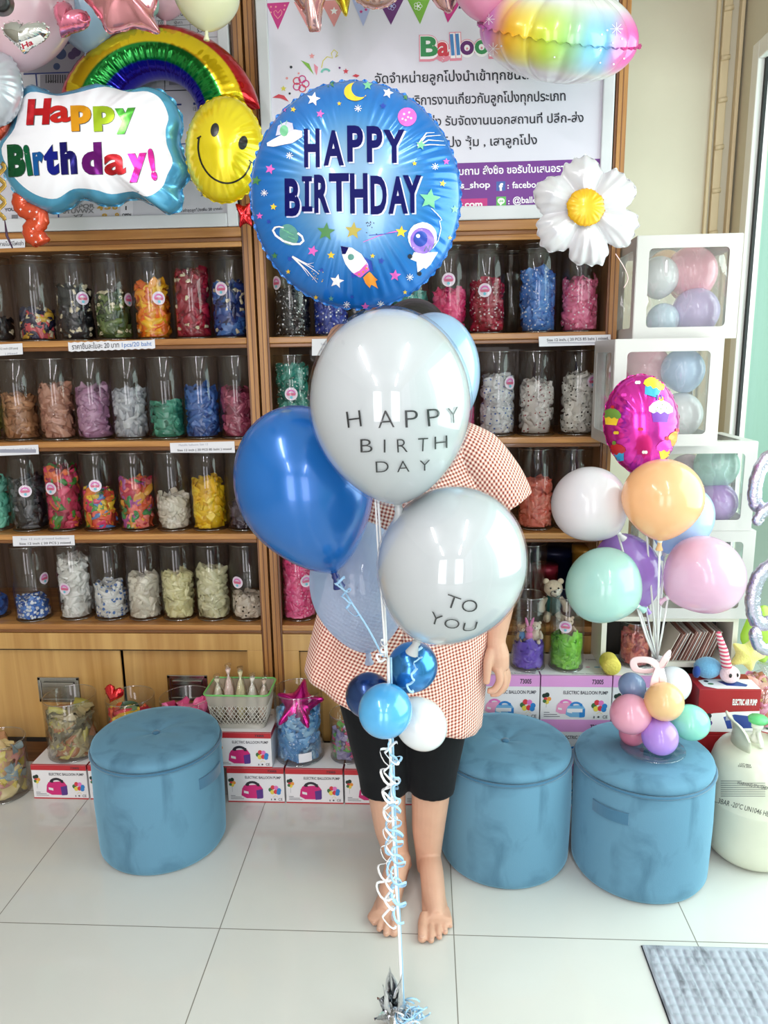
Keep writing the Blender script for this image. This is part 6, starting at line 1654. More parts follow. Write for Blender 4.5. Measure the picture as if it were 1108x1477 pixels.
decal('face_print', fs_, [(disc(310, 187.5, 6, 10, rot=.15), 0), (disc(350.5, 206, 6.5, 10, rot=.2), 0), (stroke(spline(sm, 5, False), 2.4), 0), (stroke([(284.5, 200), (290.5, 196.5)], 2), 0), (stroke([(359, 231), (364, 235)], 2), 0)], [M('foil_ink_jet', (16, 14, 14), .25)], L=5, off=.0009)
def stub(x, y, pts, Y, col, H, label, mat=None, **k): return foil('foil_balloon', pts, (x, y), Y, H, lambda a, b, s, d: col, mat or foil_shiny, label, **k)
# small red foil tail below the smiley
stub(350, 312, spline([(340, 294), (352, 297), (362, 292), (361, 308), (364, 326), (354, 322), (346, 328), (345, 312)], 6), 2.16, (196, 24, 32), .012, 'small crinkled red foil hanging below the smiling face', wn=9, wr=.12, nper=90, rings=10)
# hearts
hs = lambda cx, cy, r, rot=0: [(cx + r * (16 * sin(t_) ** 3 / 16 * cos(rot) - (-(13 * cos(t_) - 5 * cos(2 * t_) - 2 * cos(3 * t_) - cos(4 * t_)) / 16) * sin(rot)), cy + r * (16 * sin(t_) ** 3 / 16 * sin(rot) + (-(13 * cos(t_) - 5 * cos(2 * t_) - 2 * cos(3 * t_) - cos(4 * t_)) / 16) * cos(rot))) for t_ in [2 * pi * k / 120 for k in range(120)]]
o = stub(37, 52, [(x, 52 + (y - 52) * .78) for x, y in hs(37, 50, 33, .1)], 1.97, (222, 222, 220), .032, 'small silver heart foil balloon with a red Ha print', mat=foil_chrome, wn=20, wr=.08, seam=.06, nper=140)
decal('text_print', o, [(polyshape([(24, 62), (58, 50), (66, 58), (52, 70), (38, 74)]), 1), (txt('Ha', 33, 70.5, 48, 63, 8, .03, slant=.1), 0)], [M('foil_ink_crimson', (190, 30, 60), .3), CK[2]], L=4, off=.0009)
stub(101, 32, hs(101, 28, 27, .45), 2.07, (236, 132, 160), .035, 'small rose pink heart foil balloon near the top edge', wn=16, wr=.05, seam=.04, nper=140)
def starol(cx, cy, r, inner=.5, rot=0, n=5): return spline([(cx + (r if k % 2 == 0 else r * inner) * sin(rot + pi * k / n), cy - (r if k % 2 == 0 else r * inner) * cos(rot + pi * k / n)) for k in range(2 * n)], 10)
stub(182, -14, spline([(117, -12), (141, 22), (158, 47), (194, 41), (230, 48), (221, 22), (227, 0), (238, -40), (180, -74), (125, -50)], 12), 2.04, (226, 152, 160), .06, 'large rose gold star foil balloon cut by the top edge', wn=14, wr=.04, nper=200)
GT = 'latex balloons along the top edge'
for (x, y, rx, ry, Y, nm, col, lab) in ((22, -2, 78, 82, 2.15, 'top_pink', (236, 202, 212), 'large pale pink balloon in the top left corner'), (125, 2, 55, 58, 2.31, 'top_blue', (178, 206, 228), 'light blue balloon behind the rose pink heart'), (298, -10, 47, 43, 2.12, 'top_yellow', (236, 234, 196), 'pale yellow balloon at the top edge before the divider posts'), (238, -14, 32, 34, 2.33, 'top_rose', (236, 190, 204), 'pink balloon behind the rose gold star'), (214, -8, 22, 26, 2.30, 'top_mint', (180, 224, 212), 'mint balloon peeking out behind the rose gold star')):
    px_balloon(x, y, rx, ry, Y, (0, -100), latex_mat(nm, col, .25, .2), lab, group=GT)
stub(-6, 128, [(-6 + 38 * cos(a), 128 + 55 * sin(a)) for a in [2 * pi * k / 120 for k in range(120)]], 2.10, (186, 190, 198), .06, 'pearl grey foil balloon at the left edge above the birthday cloud', mat=foil_satin, wn=24, wr=.05, nper=140)
# spotted squiggle foil
def squig(pts, Y, rad, label):
    P = smooth([at(x, y, Y) for x, y in pts], 8); mb = MB(); n = len(P)
    R_ = [(rad * (1 + .06 * sin(i * 1.7)) * min(1, .3 + min(i, n - 1 - i) * .2), rad * .75 * min(1, .3 + min(i, n - 1 - i) * .2)) for i in range(n)]
    mb.tube(P, R_, 18, up=(0, 1, 0)); o = mb.build('foil_balloon', M('foil_orange_red', (206, 74, 36), .22, .3, coat=.4), loc=P[0]); tag(o, label, 'balloon', 'spotted squiggle foils'); return o
o = squig([(34, 280), (30, 292), (36, 302), (50, 308), (58, 314), (54, 324), (46, 330), (47, 340), (58, 346), (62, 353)], 2.16, .025, 'orange red squiggle foil with white stars under the birthday cloud')
I = []
for x, y in ((32, 288), (45, 292), (30, 302), (43, 305), (53, 306), (50, 316), (56, 322), (48, 330), (58, 340), (46, 340), (52, 349)): I.append((star(x, y, 2.4, rnd.random(), 4, .3), 0))
decal('star_print', o, I, [CK[2]], off=.0009)
o = squig([(-12, 168), (0, 172), (6, 180), (-2, 188), (-10, 194)], 2.16, .024, 'orange red squiggle foil cut by the left edge')
decal('star_print', o, [(star(2, 175, 2.4, .4, 4, .3), 0), (star(-3, 186, 2.2, .8, 4, .3), 0)], [CK[2]], off=.0009)
# gold twisted streamer
P = [at(2 + 5 * sin(k * .9), 235 + k * 3.6, 2.12) for k in range(24)]
mb = MB(); mb.tube(P, [(.006, .0006)] * len(P), 6, up=(0, 1, 0)); mb.tube([P[-1], at(10, 340, 2.12), at(18, 358, 2.12)], [.0015, .004, .002], 8, mi=1); o = mb.build('twisted_streamer', [M('streamer_gold', (206, 170, 90), .25, .8), M('streamer_plum', (60, 30, 60), .4)], loc=P[0]); tag(o, 'gold twisted streamer with a plum tail at the left edge', 'streamer')

# ---- small foils standing in the low tubs
stub(431, 1016, starol(431, 1016, 36, .55, .1), 2.30, (206, 24, 140), .030, 'magenta star foil balloon resting on the light blue balloons in a tub', wn=12, wr=.06, nper=140, tilt=('X', radians(-48)))
stub(164, 1003, hs(164, 1000, 14, .35), 2.285, (206, 40, 44), .014, 'small red heart foil sticking up at the rim of the mixed tub', wn=10, nper=100)

# ================================================================ FOILS, TOP MIDDLE AND RIGHT
rg = (226, 178, 176)
stub(448, -18, spline([(415, -60), (480, -60), (472, -10), (466, 12), (462, 42), (456, 46), (446, 44), (440, 22), (428, 4), (416, -14)], 6), 2.20, rg, .04, 'rose gold foil balloon hanging over the left of the bunting', wn=10, wr=.06, nper=120)
stub(490, -28, starol(490, -28, 52, .5, .45), 2.24, (220, 196, 40), .035, 'gold star foil balloon tip over the bunting', wn=10, nper=140)
stub(542, -34, [(542 + 42 * cos(a), -34 + 47 * sin(a)) for a in [2 * pi * k / 100 for k in range(100)]], 2.22, (226, 190, 180), .05, 'round rose gold foil balloon at the top edge over the violet pennant', wn=18, nper=120)
stub(640, -26, spline([(600, -60), (680, -60), (664, -14), (656, 8), (650, 18), (640, 16), (628, 6), (618, -10)], 6), 2.22, rg, .035, 'rose gold foil balloon hanging over the green pennant', wn=10, nper=120)
px_balloon(700, -34, 50, 52, 2.12, (0, -100), latex_mat('top_candy', (244, 160, 196), .22, .2), 'candy pink balloon at the top edge beside the rainbow-striped foil', group=GT)
stub(681, 2, starol(681, -6, 26, .5, .2), 2.20, (40, 44, 110), .02, 'dark blue star foil tip behind the candy pink balloon', wn=8, nper=100)
# puffy pastel foil seen edge-on, its seam running across
def puffy():
    cx, cy, Y = 806, 50, 2.16; m_ = ppm(Y, cx, cy); R_ = 116 * m_; H_ = 60 * m_; c = at(cx, cy, Y); vs = []; cols = []; fs = []; n, k_ = 200, 30
    Rm = Matrix.Rotation(radians(9), 3, 'Y') @ Matrix.Rotation(radians(27), 3, 'X')
    bandc = [(-1.0, (206, 90, 180)), (-.86, (200, 120, 190)), (-.66, (240, 176, 40)), (-.42, (238, 216, 60)), (-.18, (186, 214, 60)), (.05, (160, 206, 130)), (.30, (130, 196, 226)), (.52, (120, 180, 224)), (.72, (232, 90, 170)), (1.0, (226, 60, 160))]
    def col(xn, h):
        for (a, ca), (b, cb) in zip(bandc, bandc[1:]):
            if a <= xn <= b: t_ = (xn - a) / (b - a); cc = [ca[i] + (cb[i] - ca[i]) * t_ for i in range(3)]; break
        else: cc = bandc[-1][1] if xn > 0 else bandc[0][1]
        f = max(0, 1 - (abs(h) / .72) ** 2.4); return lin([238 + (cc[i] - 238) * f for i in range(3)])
    for sgn in (1, -1):
        b0 = len(vs)
        for i in range(k_ + 1):
            s = 1 - (1 - i / k_) ** 1.7
            for j in range(n):
                a = 2 * pi * j / n; e = max(0, (s - .2) / .8)
                g = abs(sin(6.5 * a + .5)) ** .6
                h = (1 - s ** 2.2) ** .5 * (1 - .13 * (1 - g) * e) + .03 * e * (1 - s) * sin(46 * a + 3 * sin(5 * a))
                rr = s * (1 - .05 * (1 - g) * e)
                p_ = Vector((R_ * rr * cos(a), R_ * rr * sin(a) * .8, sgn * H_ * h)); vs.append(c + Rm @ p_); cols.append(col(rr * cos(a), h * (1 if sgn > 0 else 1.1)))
        for i in range(k_):
            for j in range(n):
                f = (b0 + i * n + j, b0 + i * n + (j + 1) % n, b0 + (i + 1) * n + (j + 1) % n, b0 + (i + 1) * n + j); fs.append(f if sgn > 0 else f[::-1])
    b0 = len(vs)
    for j in range(n):
        a = 2 * pi * j / n
        for q_, w_ in ((.945, 0), (1.035 + .008 * sin(60 * a), .004 * sin(44 * a))): vs.append(c + Rm @ Vector((R_ * q_ * cos(a), R_ * q_ * .8 * sin(a), w_))); cols.append(col(.98 * cos(a), 0))
    for j in range(n): k2 = (j + 1) % n; fs.append((b0 + 2 * j, b0 + 2 * j + 1, b0 + 2 * k2 + 1, b0 + 2 * k2))
    mb = MB(); mb._add(vs, fs, 0, True, cols); return mb, c
mbp, c_ = puffy()
o = mbp.build('foil_balloon', foil_white, loc=c_); tag(o, 'puffy white foil balloon with rainbow band and crimped seam, top right', 'balloon')
I = []
for x, y, r in ((712, 70, 9), (706, 28, 8), (889, 42, 9), (704, 88, 7)):
    for k in range(4): I.append((stroke([(x - r * cos(k * pi / 4), y - r * sin(k * pi / 4)), (x + r * cos(k * pi / 4), y + r * sin(k * pi / 4))], .8), 0))
for x, y in ((868, 50), (876, 44), (884, 62), (897, 56), (866, 72), (900, 84), (885, 92), (866, 90), (742, 100), (724, 66), (800, 82)): I.append((disc(x, y, 1.4, 1.4, 8), 0))
decal('sparkle_print', o, I, [CK[2]], L=5, off=.0012)
# daisy
ol = []
for k in range(280):
    a = 2 * pi * k / 280; ph_ = (a * 6 / (2 * pi) + .08) % 1
    r = 78 * (.74 + .26 * (1 - abs(2 * ph_ - 1) ** 3)) + 1.6 * sin(31 * a) + 2 * sin(11 * a)
    ol.append((845 + r * cos(a), 305 + r * 1.0 * sin(a)))
dz = foil('foil_balloon', ol, (845, 303), 2.12, .03, lambda x, y, s, d: (218, 216, 220), vcmat('foil_pearl_white', .25, .1, .5), 'white daisy foil balloon with a yellow centre beside the banner', wr=.10, wn=30, nper=280, rings=26, seam=.02)
# petals: puff each one out on its own
for v in dz.data.vertices:
    p_ = Vector(v.co); a = atan2(p_.z, p_.x); r = math.hypot(p_.x, p_.z) / (78 * ppm(2.12)); ph_ = ((-a) * 6 / (2 * pi) + .08) % 1
    puff = (1 - abs(2 * ph_ - 1) ** 2) * min(1, r * 1.6); v.co.y *= .55 + 1.1 * puff
ctr_ = [(845 + 27 * cos(a) + .8 * sin(9 * a), 299 + 27 * sin(a)) for a in [2 * pi * k / 90 for k in range(90)]]
fcen = foil('flower_centre', ctr_, (845, 299), 2.08, .016, lambda x, y, s, d: (240, 186, 30), vcmat('foil_golden', .3, .2, .3), None, wr=.14, wn=22, nper=120, rings=12)
for k_ in ('label', 'category', 'group'):
    if k_ in fcen: del fcen[k_]
fcen.parent = dz; fcen.location = fcen.location - dz.location
fcen['label'] = 'golden yellow flower centre'
mb = MB(); P = smooth([at(888, 366, 2.13), at(900, 385, 2.14), at(906, 402, 2.15), at(900, 415, 2.15)]); mb.tube(P, .0012, 6); mb.build('string', M('string_pink', (240, 206, 206), .5), dz)

# silver figure foils hanging by the glass door
def figure(pts, Y, rad, label):
    P = smooth([at(x, y, Y) for x, y in pts], 10); n = len(P); mb = MB()
    R_ = [(rad * (1 + .10 * sin(i * 1.9) * sin(i * .7)) * min(1, .35 + min(i, n - 1 - i) * .25), rad * .8 * min(1, .35 + min(i, n - 1 - i) * .25)) for i in range(n)]
    mb.tube(P, R_, 20, up=(0, 1, 0)); o = mb.build('foil_balloon', M('foil_holo_silver', (206, 200, 220), .2, .9, bump=.5, bscale=120), loc=P[0]); tag(o, label, 'balloon', 'silver figure foils by the door'); return o
figure([(1128, 662), (1108, 660), (1092, 690), (1090, 725), (1106, 735), (1128, 728)], 2.16, .020, 'upper silver figure foil loop at the right edge')
figure([(1090, 758), (1100, 740), (1122, 725), (1140, 715)], 2.13, .016, 'silver foil stroke between the two loops at the right edge')
figure([(1140, 790), (1118, 812), (1096, 830), (1086, 862), (1090, 892), (1104, 900), (1130, 888)], 2.16, .022, 'lower silver figure foil loop at the right edge')
figure([(1088, 905), (1094, 930), (1112, 938), (1134, 930)], 2.12, .018, 'short silver foil curl below the lower loop at the right edge')
# lime bag behind the silver foils
mb = MB(); P = at(1096, 915, 2.45); mb.ell(P, .055, .03, .10, 28, 20)
for i in range(len(mb.v)): v = Vector(mb.v[i]); mb.v[i] = tuple(v + Vector((.012 * noise.noise(v * 22), .012 * noise.noise(v * 25 + Vector((5, 0, 0))), .012 * noise.noise(v * 20))))
o = mb.build('plastic_bag', M('bag_lime', (196, 226, 96), .25, trans=.4, coat=.4), loc=P); tag(o, 'translucent lime plastic bag behind the silver foils', 'bag')
# plush toys on the dark red carton
zc1 = .302 + .15
ux, uyy = at(1040, 962, 2.24).x, 2.235
t = thing('plush_unicorn', (ux, uyy, zc1 + .001), 'blue plush toy with a striped pink horn lying on the dark red carton', 'plush toy')
pb_ = M('fur_sky', (110, 170, 210), .9, sheen=.4, bump=.7, bscale=220); pw_ = M('fur_white', (240, 208, 214), .9, sheen=.4, bump=.7, bscale=220)
mb = MB(); mb.ell((ux - .035, uyy + .02, zc1 + .036), .042, .035, .034); mb.build('body', pb_, t)
mb = MB(); mb.ell((ux + .022, uyy - .012, zc1 + .028), .03, .026, .028); hd = mb.build('head', pw_, t)
def stripe_mat():
    m = bpy.data.materials.new('striped_horn'); n, l = nodes_of(m); b = n['Principled BSDF']; tc = n.new('ShaderNodeTexCoord'); w = n.new('ShaderNodeTexWave'); w.bands_direction = 'Z'; w.inputs['Scale'].default_value = 26
    cr = n.new('ShaderNodeValToRGB'); cr.color_ramp.interpolation = 'CONSTANT'; cr.color_ramp.elements[0].color = lin((244, 226, 226)); cr.color_ramp.elements[1].position = .5; cr.color_ramp.elements[1].color = lin((226, 90, 120)); l.new(tc.outputs['Object'], w.inputs['Vector']); l.new(w.outputs['Fac'], cr.inputs['Fac']); l.new(cr.outputs['Color'], b.inputs['Base Color']); b.inputs['Roughness'].default_value = .85; return m
hb, ht = Vector((ux + .012, uyy - .01, zc1 + .05)), at(1036, 912, 2.23)
mb = MB(); mb.tube([hb, hb.lerp(ht, .5) + Vector((.003, 0, 0)), ht], [.016, .013, .007], 14); mb.build('horn', stripe_mat(), t)
mb = MB(); mb.ell((ux + .036, uyy - .033, zc1 + .034), .0045, .003, .007); mb.ell((ux + .014, uyy - .037, zc1 + .034), .0045, .003, .007); mb.build('eyes', M('bead_black', (18, 14, 14), .15), hd)
mb = MB(); mb.ell((ux - .075, uyy + .0, zc1 + .03), .012, .012, .02); mb.build('foot', M('fur_navy', (30, 70, 150), .9, sheen=.3), t)
sxp = at(1078, 944, 2.26)
mb = MB(); ol = starol(0, 0, .058, .62, .35); n = len(ol); vs = []; 
for sd in (1, -1):
    vs.append((sxp.x, sxp.y - sd * .024, sxp.z))
    for rr in (.35, .65, .88, 1.0):
        for x, y in ol: vs.append((sxp.x + x * rr, sxp.y - sd * .024 * (1 - rr ** 2.5) ** .6, sxp.z - y * rr))
half = 1 + 4 * n; fs = []
for sd, b in ((1, 0), (-1, half)):
    for i in range(n):
        f = (b, b + 1 + i, b + 1 + (i + 1) % n); fs.append(f if sd < 0 else f[::-1])
        for r in range(3): f = (b + 1 + r * n + i, b + 1 + (r + 1) * n + i, b + 1 + (r + 1) * n + (i + 1) % n, b + 1 + r * n + (i + 1) % n); fs.append(f if sd < 0 else f[::-1])
mb._add(vs, fs, 0, True); o = mb.build('plush_star', M('fur_yellow', (232, 224, 130), .9, sheen=.4, bump=.7, bscale=220), loc=sxp); tag(o, 'pale yellow plush star leaning beside the unicorn plush', 'plush toy')
# clear bag of mixed balloons beside the valve
bgp = Vector((at(1098, 1030, 2.27).x, 2.272, .302))
heap((bgp.x, bgp.y, bgp.z + .004), .066, .13, [(226, 160, 150), (236, 190, 170), (206, 120, 130), (240, 214, 150), (190, 110, 90), (240, 160, 200)], 'pink and peach balloons inside the clear bag behind the valve', size=1.2, top=1.0)
mb = MB(); mb.lathe([(0, .001), (.06, .001), (.072, .03), (.073, .09), (.06, .135), (.03, .16), (.012, .172), (.022, .19), (.0, .19)], bgp, 36)
for i in range(len(mb.v)):
    v = Vector(mb.v[i]); w = (v - bgp); k_ = min(1, max(0, w.z / .03)); nn = noise.noise(v * 38); mb.v[i] = (v.x + .006 * k_ * nn, v.y + .006 * k_ * noise.noise(v * 41), v.z)
o = mb.build('plastic_bag', film, loc=bgp); tag(o, 'clear plastic bag of pink and peach balloons behind the tank valve', 'bag')

# ================================================================ THE PERSON HOLDING THE BOUQUET
def remeshed(mb, name, mats, parent, voxel=.004, smooth=4, loc=None):
    o = mb.build('tmp_remesh', mats, loc=None)
    r = o.modifiers.new('r', 'REMESH'); r.mode = 'VOXEL'; r.voxel_size = voxel; r.use_smooth_shade = True
    s = o.modifiers.new('s', 'SMOOTH'); s.factor = .5; s.iterations = smooth
    dg = bpy.context.evaluated_depsgraph_get(); ev = o.evaluated_get(dg); me = bpy.data.meshes.new_from_object(ev)
    bpy.data.objects.remove(o)
    off = wpos(parent) if parent is not None else Vector(loc)
    me.transform(Matrix.Translation(-off)); me.name = name
    me.materials.clear(); me.materials.append(mats)
    for p_ in me.polygons: p_.use_smooth = True
    n = bpy.data.objects.new(name, me); COL.objects.link(n)
    if parent is not None: n.parent = parent
    else: n.location = loc
    return n
def skin_mat():
    m = M('skin', (206, 160, 136), .5, sss=.12, bump=.1, bscale=160, vary=.06, vscale=14); return m
PY = 1.87
pc = atz(598, 1290, 0)
person = thing('person', (pc.x, PY, 0), 'barefoot person in red gingham blouse and black shorts holding the balloon bouquet', 'person')
def T(mb, P, R_, seg=16, **k): mb.tube(smooth([at(*p_) if len(p_) == 3 else p_ for p_ in P], 5), np.interp(np.linspace(0, len(P) - 1, (len(P) - 1) * 5 + 1), range(len(P)), R_).tolist(), seg, **k)
mb = MB()
V3 = lambda x, y, Y: at(x, y, Y)
# torso and head
T(mb, [(584, 1010, PY), (585, 930, PY), (588, 850, PY), (592, 760, PY), (594, 690, PY), (596, 640, PY)], [.135, .135, .115, .125, .125, .06], 24, flat=.72)
mb.ell(V3(598, 640, PY), .15, .075, .05)
T(mb, [(597, 640, PY), (597, 600, PY - .01), (597, 570, PY - .015)], [.055, .05, .052])
hc = V3(597, 508, PY - .03)
mb.ell(hc + Vector((0, .02, .02)), .074, .092, .092, 28, 20); mb.ell(hc + Vector((0, -.022, -.04)), .056, .066, .066, 24, 16)
mb.ell(hc + Vector((0, -.088, -.03)), .011, .014, .018); mb.ell(hc + Vector((0, -.094, -.04)), .015, .011, .009)
mb.ell(hc + Vector((0, -.070, -.092)), .02, .016, .016); mb.ell(hc + Vector((0, -.082, -.068)), .02, .009, .006)
for s in (-1, 1): mb.ell(hc + Vector((s * .074, .012, -.02)), .010, .018, .03)
# her left arm, hanging at the right of the picture
T(mb, [(668, 648, PY), (695, 690, PY), (722, 790, PY), (729, 815, PY - .005), (722, 870, PY - .025), (716, 918, PY - .04), (716, 930, PY - .042)], [.055, .05, .042, .038, .036, .0255, .024], 18)
hY = PY - .045
T(mb, [(716, 928, hY), (718, 944, hY), (719, 962, hY + .005)], [(.022, .020), (.028, .034), (.024, .036)] and [.024, .030, .028], 16)
mb.ell(V3(719, 952, hY + .01), .027, .036, .03)
T(mb, [(709, 938, hY - .012), (704, 954, hY - .025), (703, 970, hY - .03), (701.5, 986, hY - .03)], [.014, .0125, .0105, .0085], 12)
for k, (P, y_) in enumerate(((((718, 964), (721, 981), (713, 995), (703, 996)), -.018), (((724, 966), (727, 984), (719, 999), (707, 1001)), .002), (((728, 965), (731, 982), (724, 996), (713, 999)), .021), (((729, 962), (733, 976), (728, 988), (719, 992)), .038))):
    T(mb, [(x, y, hY + y_ + .006 * i * (0 if k == 0 else .3)) for i, (x, y) in enumerate(P)], [(.0112, .0105, .0095, .008), (.0112, .0105, .0096, .008), (.0108, .010, .009, .0075), (.0095, .0088, .008, .0068)][k], 12)
# her right arm, bent up behind the balloons with the hand by the foil's tail
T(mb, [(530, 648, PY), (508, 662, PY - .02), (486, 682, PY - .09), (480, 676, PY - .125), (482, 610, PY - .17), (486, 540, PY - .23), (488, 515, PY - .245)], [.055, .05, .042, .038, .036, .026, .024], 18)
mb.ell(V3(490, 495, PY - .25), .028, .022, .036)
for k in range(4):
    yy = 474 + 9 * k
    T(mb, [(482, yy + 6, PY - .245), (490, yy, PY - .275), (502, yy + 1, PY - .285), (507, yy + 4, PY - .262)], [.0105, .010, .009, .0078], 10)
T(mb, [(492, 510, PY - .26), (500, 500, PY - .28), (508, 490, PY - .28)], [.013, .011, .009], 10)
# legs
T(mb, [(552, 985, PY + .01), (550, 1040, PY + .005), (555, 1100, PY), (557, 1132, PY - .005), (560, 1165, PY), (564, 1195, PY + .01), (572, 1230, PY + .01), (578, 1252, PY + .005)], [.085, .078, .064, .054, .049, .046, .036, .034], 22)
T(mb, [(620, 985, PY + .01), (624, 1040, PY + .005), (623, 1100, PY), (622, 1132, PY - .005), (620, 1165, PY), (618, 1195, PY + .01), (618, 1232, PY + .01), (619, 1254, PY + .005)], [.085, .078, .064, .055, .050, .046, .036, .034], 22)
# feet: heel, instep, ball and five separate toes each
G = lambda x, y, z: atz(x, y, z)
feet = [((578, 1258), [(568, 1331), (559, 1329), (551, 1325), (545, 1320), (542, 1312)], [(569, 1346), (557, 1348), (547, 1341), (539.5, 1332), (536, 1320)]),
        ((620, 1262), [(610, 1332), (621.5, 1334), (630.5, 1332), (639, 1327.6), (646.8, 1321)], [(609, 1355), (622, 1358), (634, 1353), (642.5, 1345.5), (649.5, 1336)])]
nails = []
for (ax, ay), B, Tt in feet:
    an = V3(ax, ay - 6, PY + .005); an.z = max(an.z, .07)
    heel = Vector((an.x, an.y + .035, .03)); mb.ell(heel, .030, .036, .030)
    bs = [G(x, y, .016) for x, y in B]; bc = sum(bs, Vector()) / 5
    mb.tube(smooth([an + Vector((0, .0, .0)), an.lerp(bc, .3) + Vector((0, 0, .012)), an.lerp(bc, .62) + Vector((0, 0, .006)), bc + Vector((0, .01, .006))], 5), np.interp(np.linspace(0, 3, 16), range(4), [.032, .033, .032, .020]).tolist(), 18)
    mb.tube([Vector((heel.x, heel.y, .024)), Vector((heel.x, heel.y, .024)).lerp(Vector((bc.x, bc.y, .018)), .5), Vector((bc.x, bc.y, .018))], [(.028, .023), (.032, .022), (.038, .015)], 18, up=(0, 0, 1))
    mb.ell(Vector((bc.x, bc.y + .004, .015)), .043, .030, .0145)
    for k in range(5):
        b_, t_ = bs[k], G(*Tt[k], .011); r0 = (.0134, .0096, .0092, .0087, .0086)[k]; d = (t_ - b_); t_ = b_ + d * .92
        mb.tube(smooth([bc.lerp(b_, .8) + Vector((0, .025, .004)), b_, b_.lerp(t_, .55) + Vector((0, 0, .004)), t_], 4), np.interp(np.linspace(0, 3, 13), range(4), [r0 * 1.15, r0, r0 * .92, r0 * .86]).tolist(), 12)
        mb.ell(t_, r0 * .9, r0 * .9, r0 * .8)
        nails.append((t_ + Vector((0, -.002, r0 * .66)), r0, d.normalized()))
for i in range(len(mb.v)):
    x, y, z = mb.v[i]
    if z < .002: mb.v[i] = (x, y, .002)
body = remeshed(mb, 'body', skin_mat(), person, .003, 3)
nm = M('toenail', (214, 170, 150), .3)
for p_, r0, d in nails:
    mb = MB(); mb.ell(p_ + d * .001, r0 * .52, r0 * .62, r0 * .16, 12, 8); mb.build('toenail', nm, person)
# face
for s in (-1, 1):
    mb = MB(); mb.ell(hc + Vector((s * .030, -.078, -.012)), .013, .008, .007); mb.ell(hc + Vector((s * .030, -.0835, -.012)), .006, .004, .006, mi=1); mb.tube([hc + Vector((s * (.015 + .008 * k), -.082 + .0012 * k * k, .008 + .0018 * sin(k))) for k in range(5)], .003, 6, mi=1); mb.build('eye', [M('eye_white', (236, 232, 226), .2), M('iris_dark', (28, 20, 16), .2)], person)
mb = MB(); mb.ell(hc + Vector((0, -.0875, -.070)), .021, .006, .006); mb.build('lips', M('lips', (170, 96, 88), .4), person)
# hair
hm = M('hair_black', (26, 22, 22), .38, bump=.6, bscale=60)
mb = MB()
mb.ell(hc + Vector((0, .034, .034)), .088, .100, .094, 40, 26); mb.ell(hc + Vector((0, .055, -.06)), .080, .072, .11, 32, 20)
for s in (-1, 1): T(mb, [hc + Vector((s * .03, -.055, .085)), hc + Vector((s * .068, -.04, .04)), hc + Vector((s * .083, .0, -.03)), hc + Vector((s * .075, .035, -.12))], [.016, .022, .024, .016], 12)
hair = remeshed(mb, 'hair', hm, person, .005, 4)
# gingham blouse
def gingham():
    m = bpy.data.materials.new('gingham'); n, l = nodes_of(m); b = n['Principled BSDF']
    a = n.new('ShaderNodeAttribute'); a.attribute_name = 'Col'; sp = n.new('ShaderNodeSeparateColor'); l.new(a.outputs['Color'], sp.inputs[0]); o_ = []
    for ch in ('Red', 'Green'):
        d = n.new('ShaderNodeMath'); d.operation = 'DIVIDE'; d.inputs[1].default_value = .0094; f = n.new('ShaderNodeMath'); f.operation = 'FRACT'; g = n.new('ShaderNodeMath'); g.operation = 'GREATER_THAN'; g.inputs[1].default_value = .5
        l.new(sp.outputs[ch], d.inputs[0]); l.new(d.outputs[0], f.inputs[0]); l.new(f.outputs[0], g.inputs[0]); o_.append(g)
    ad = n.new('ShaderNodeMath'); ad.operation = 'ADD'; l.new(o_[0].outputs[0], ad.inputs[0]); l.new(o_[1].outputs[0], ad.inputs[1]); hf = n.new('ShaderNodeMath'); hf.operation = 'MULTIPLY'; hf.inputs[1].default_value = .5; l.new(ad.outputs[0], hf.inputs[0])
    cr = n.new('ShaderNodeValToRGB'); cr.color_ramp.interpolation = 'CONSTANT'; e = cr.color_ramp.elements; e[0].color = lin((248, 232, 222)); e[1].position = .25; e[1].color = lin((226, 168, 152)); e2 = e.new(.75); e2.color = lin((138, 52, 40))
    l.new(hf.outputs[0], cr.inputs['Fac']); l.new(cr.outputs['Color'], b.inputs['Base Color']); b.inputs['Roughness'].default_value = .85; b.inputs['Sheen Weight'].default_value = .15; return m
gm = gingham()
def cloth(rows, name_cols=None):
    """rows: list of point rows; u = arc length along a row, v = distance down"""
    vs = []; cols = []; nC = len(rows[0]); acc = [0.0] * nC
    for r, row in enumerate(rows):
        if r: acc = [acc[j] + (row[j] - rows[r - 1][j]).length for j in range(nC)]
        mid = nC // 2; L = [0.0]
        for j in range(1, nC): L.append(L[-1] + (row[j] - row[j - 1]).length)
        for j in range(nC): vs.append(row[j]); cols.append((10 + L[j] - L[mid], 10 + acc[j], 0, 1))
    fs = [(r * nC + j, r * nC + j + 1, (r + 1) * nC + j + 1, (r + 1) * nC + j) for r in range(len(rows) - 1) for j in range(nC - 1)]
    return vs, fs, cols
ys = [588, 600, 615, 640, 700, 800, 880, 920, 960, 1000, 1046]
lx = [568, 545, 520, 500, 490, 480, 458, 448, 440, 442, 446]; rx = [626, 648, 672, 694, 706, 712, 710, 706, 702, 698, 693]
dp = [.060, .072, .085, .10, .115, .122, .13, .14, .15, .155, .16]
rows = []; NT, NA = 44, 120
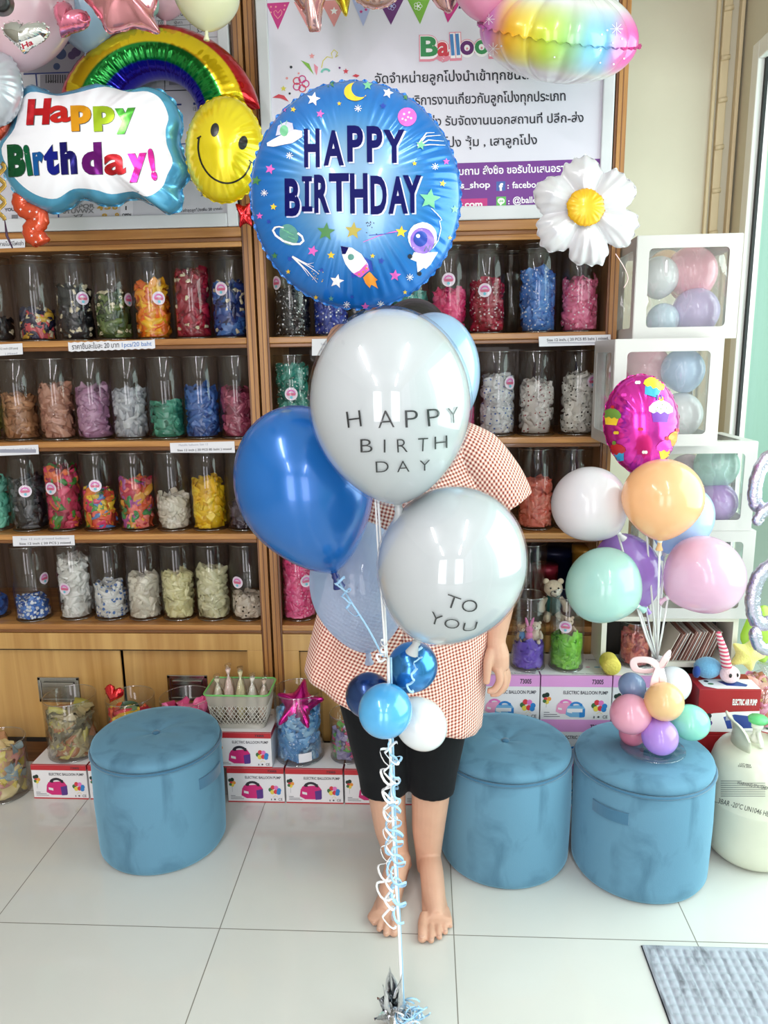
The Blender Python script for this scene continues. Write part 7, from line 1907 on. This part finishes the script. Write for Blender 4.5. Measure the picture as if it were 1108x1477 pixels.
for t_ in range(NT + 1):
    f = t_ / NT; row = []
    for j in range(NA + 1):
        a = pi / 2 + 2 * pi * j / NA + pi     # starts and ends at the back
        cx_ = cos(a); yb_ = 958 + max(0, min(1, (cx_ + 1) / 2)) ** .8 * 86
        y = 588 + f * (yb_ - 588)
        L_, R__, D_ = np.interp(y, ys, lx), np.interp(y, ys, rx), np.interp(y, ys, dp)
        rip = 1 + f * (.030 * sin(9 * a + 1) + .018 * sin(17 * a + 2 * f))
        x = (L_ + R__) / 2 + (R__ - L_) / 2 * cx_ * (1 + .3 * (rip - 1))
        p_ = at(x, y, PY); row.append(Vector((p_.x, PY - .005 + D_ * sin(a) * rip * (-1 if False else 1), p_.z)))
    rows.append(row)
mb = MB(); vs, fs, cols = cloth(rows); mb._add(vs, fs, 0, True, cols)
def sleeve(P, R_, n=40, flat=.8):
    P = smooth([at(*p_) for p_ in P], 6); R_ = np.interp(np.linspace(0, len(R_) - 1, len(P)), range(len(R_)), R_); rows = []; prev = None
    for i, p_ in enumerate(P):
        t_ = (P[min(i + 1, len(P) - 1)] - P[max(i - 1, 0)]).normalized(); u = prev if prev is not None else Vector((0, 1, 0)); u = (u - t_ * u.dot(t_)).normalized(); prev = u; w = t_.cross(u); row = []
        for j in range(n + 1):
            a = 2 * pi * j / n; rr = R_[i] * (1 + .05 * sin(5 * a) * i / len(P)); row.append(p_ + u * (rr * cos(a)) + w * (rr * sin(a) * 1.0))
        rows.append(row)
    return cloth(rows)
vs, fs, cols = sleeve([(640, 640, PY), (680, 665, PY), (712, 700, PY), (733, 731, PY - .005)], [.07, .085, .078, .066]); mb._add(vs, fs, 0, True, cols)
vs, fs, cols = sleeve([(548, 640, PY), (520, 655, PY - .02), (502, 668, PY - .05), (488, 678, PY - .09)], [.07, .08, .072, .062]); mb._add(vs, fs, 0, True, cols)
bl = mb.build('blouse', gm, person)
so = bl.modifiers.new('s', 'SOLIDIFY'); so.thickness = .0014; so.offset = 0
# black shorts
mb = MB()
T(mb, [(540, 930, PY + .01), (540, 985, PY + .005), (545, 1050, PY), (553, 1110, PY - .005), (555, 1140, PY - .01)], [.10, .105, .086, .071, .066], 28)
T(mb, [(634, 930, PY + .01), (632, 985, PY + .005), (628, 1050, PY), (624, 1110, PY - .005), (623, 1141, PY - .01)], [.10, .105, .085, .068, .061], 28)
mb.ell(V3(586, 965, PY + .01), .18, .13, .09, 32, 16)
remeshed(mb, 'shorts', M('shorts_black', (14, 15, 19), .8, sheen=.04, spec=.2, bump=.25, bscale=30), person, .005, 4)
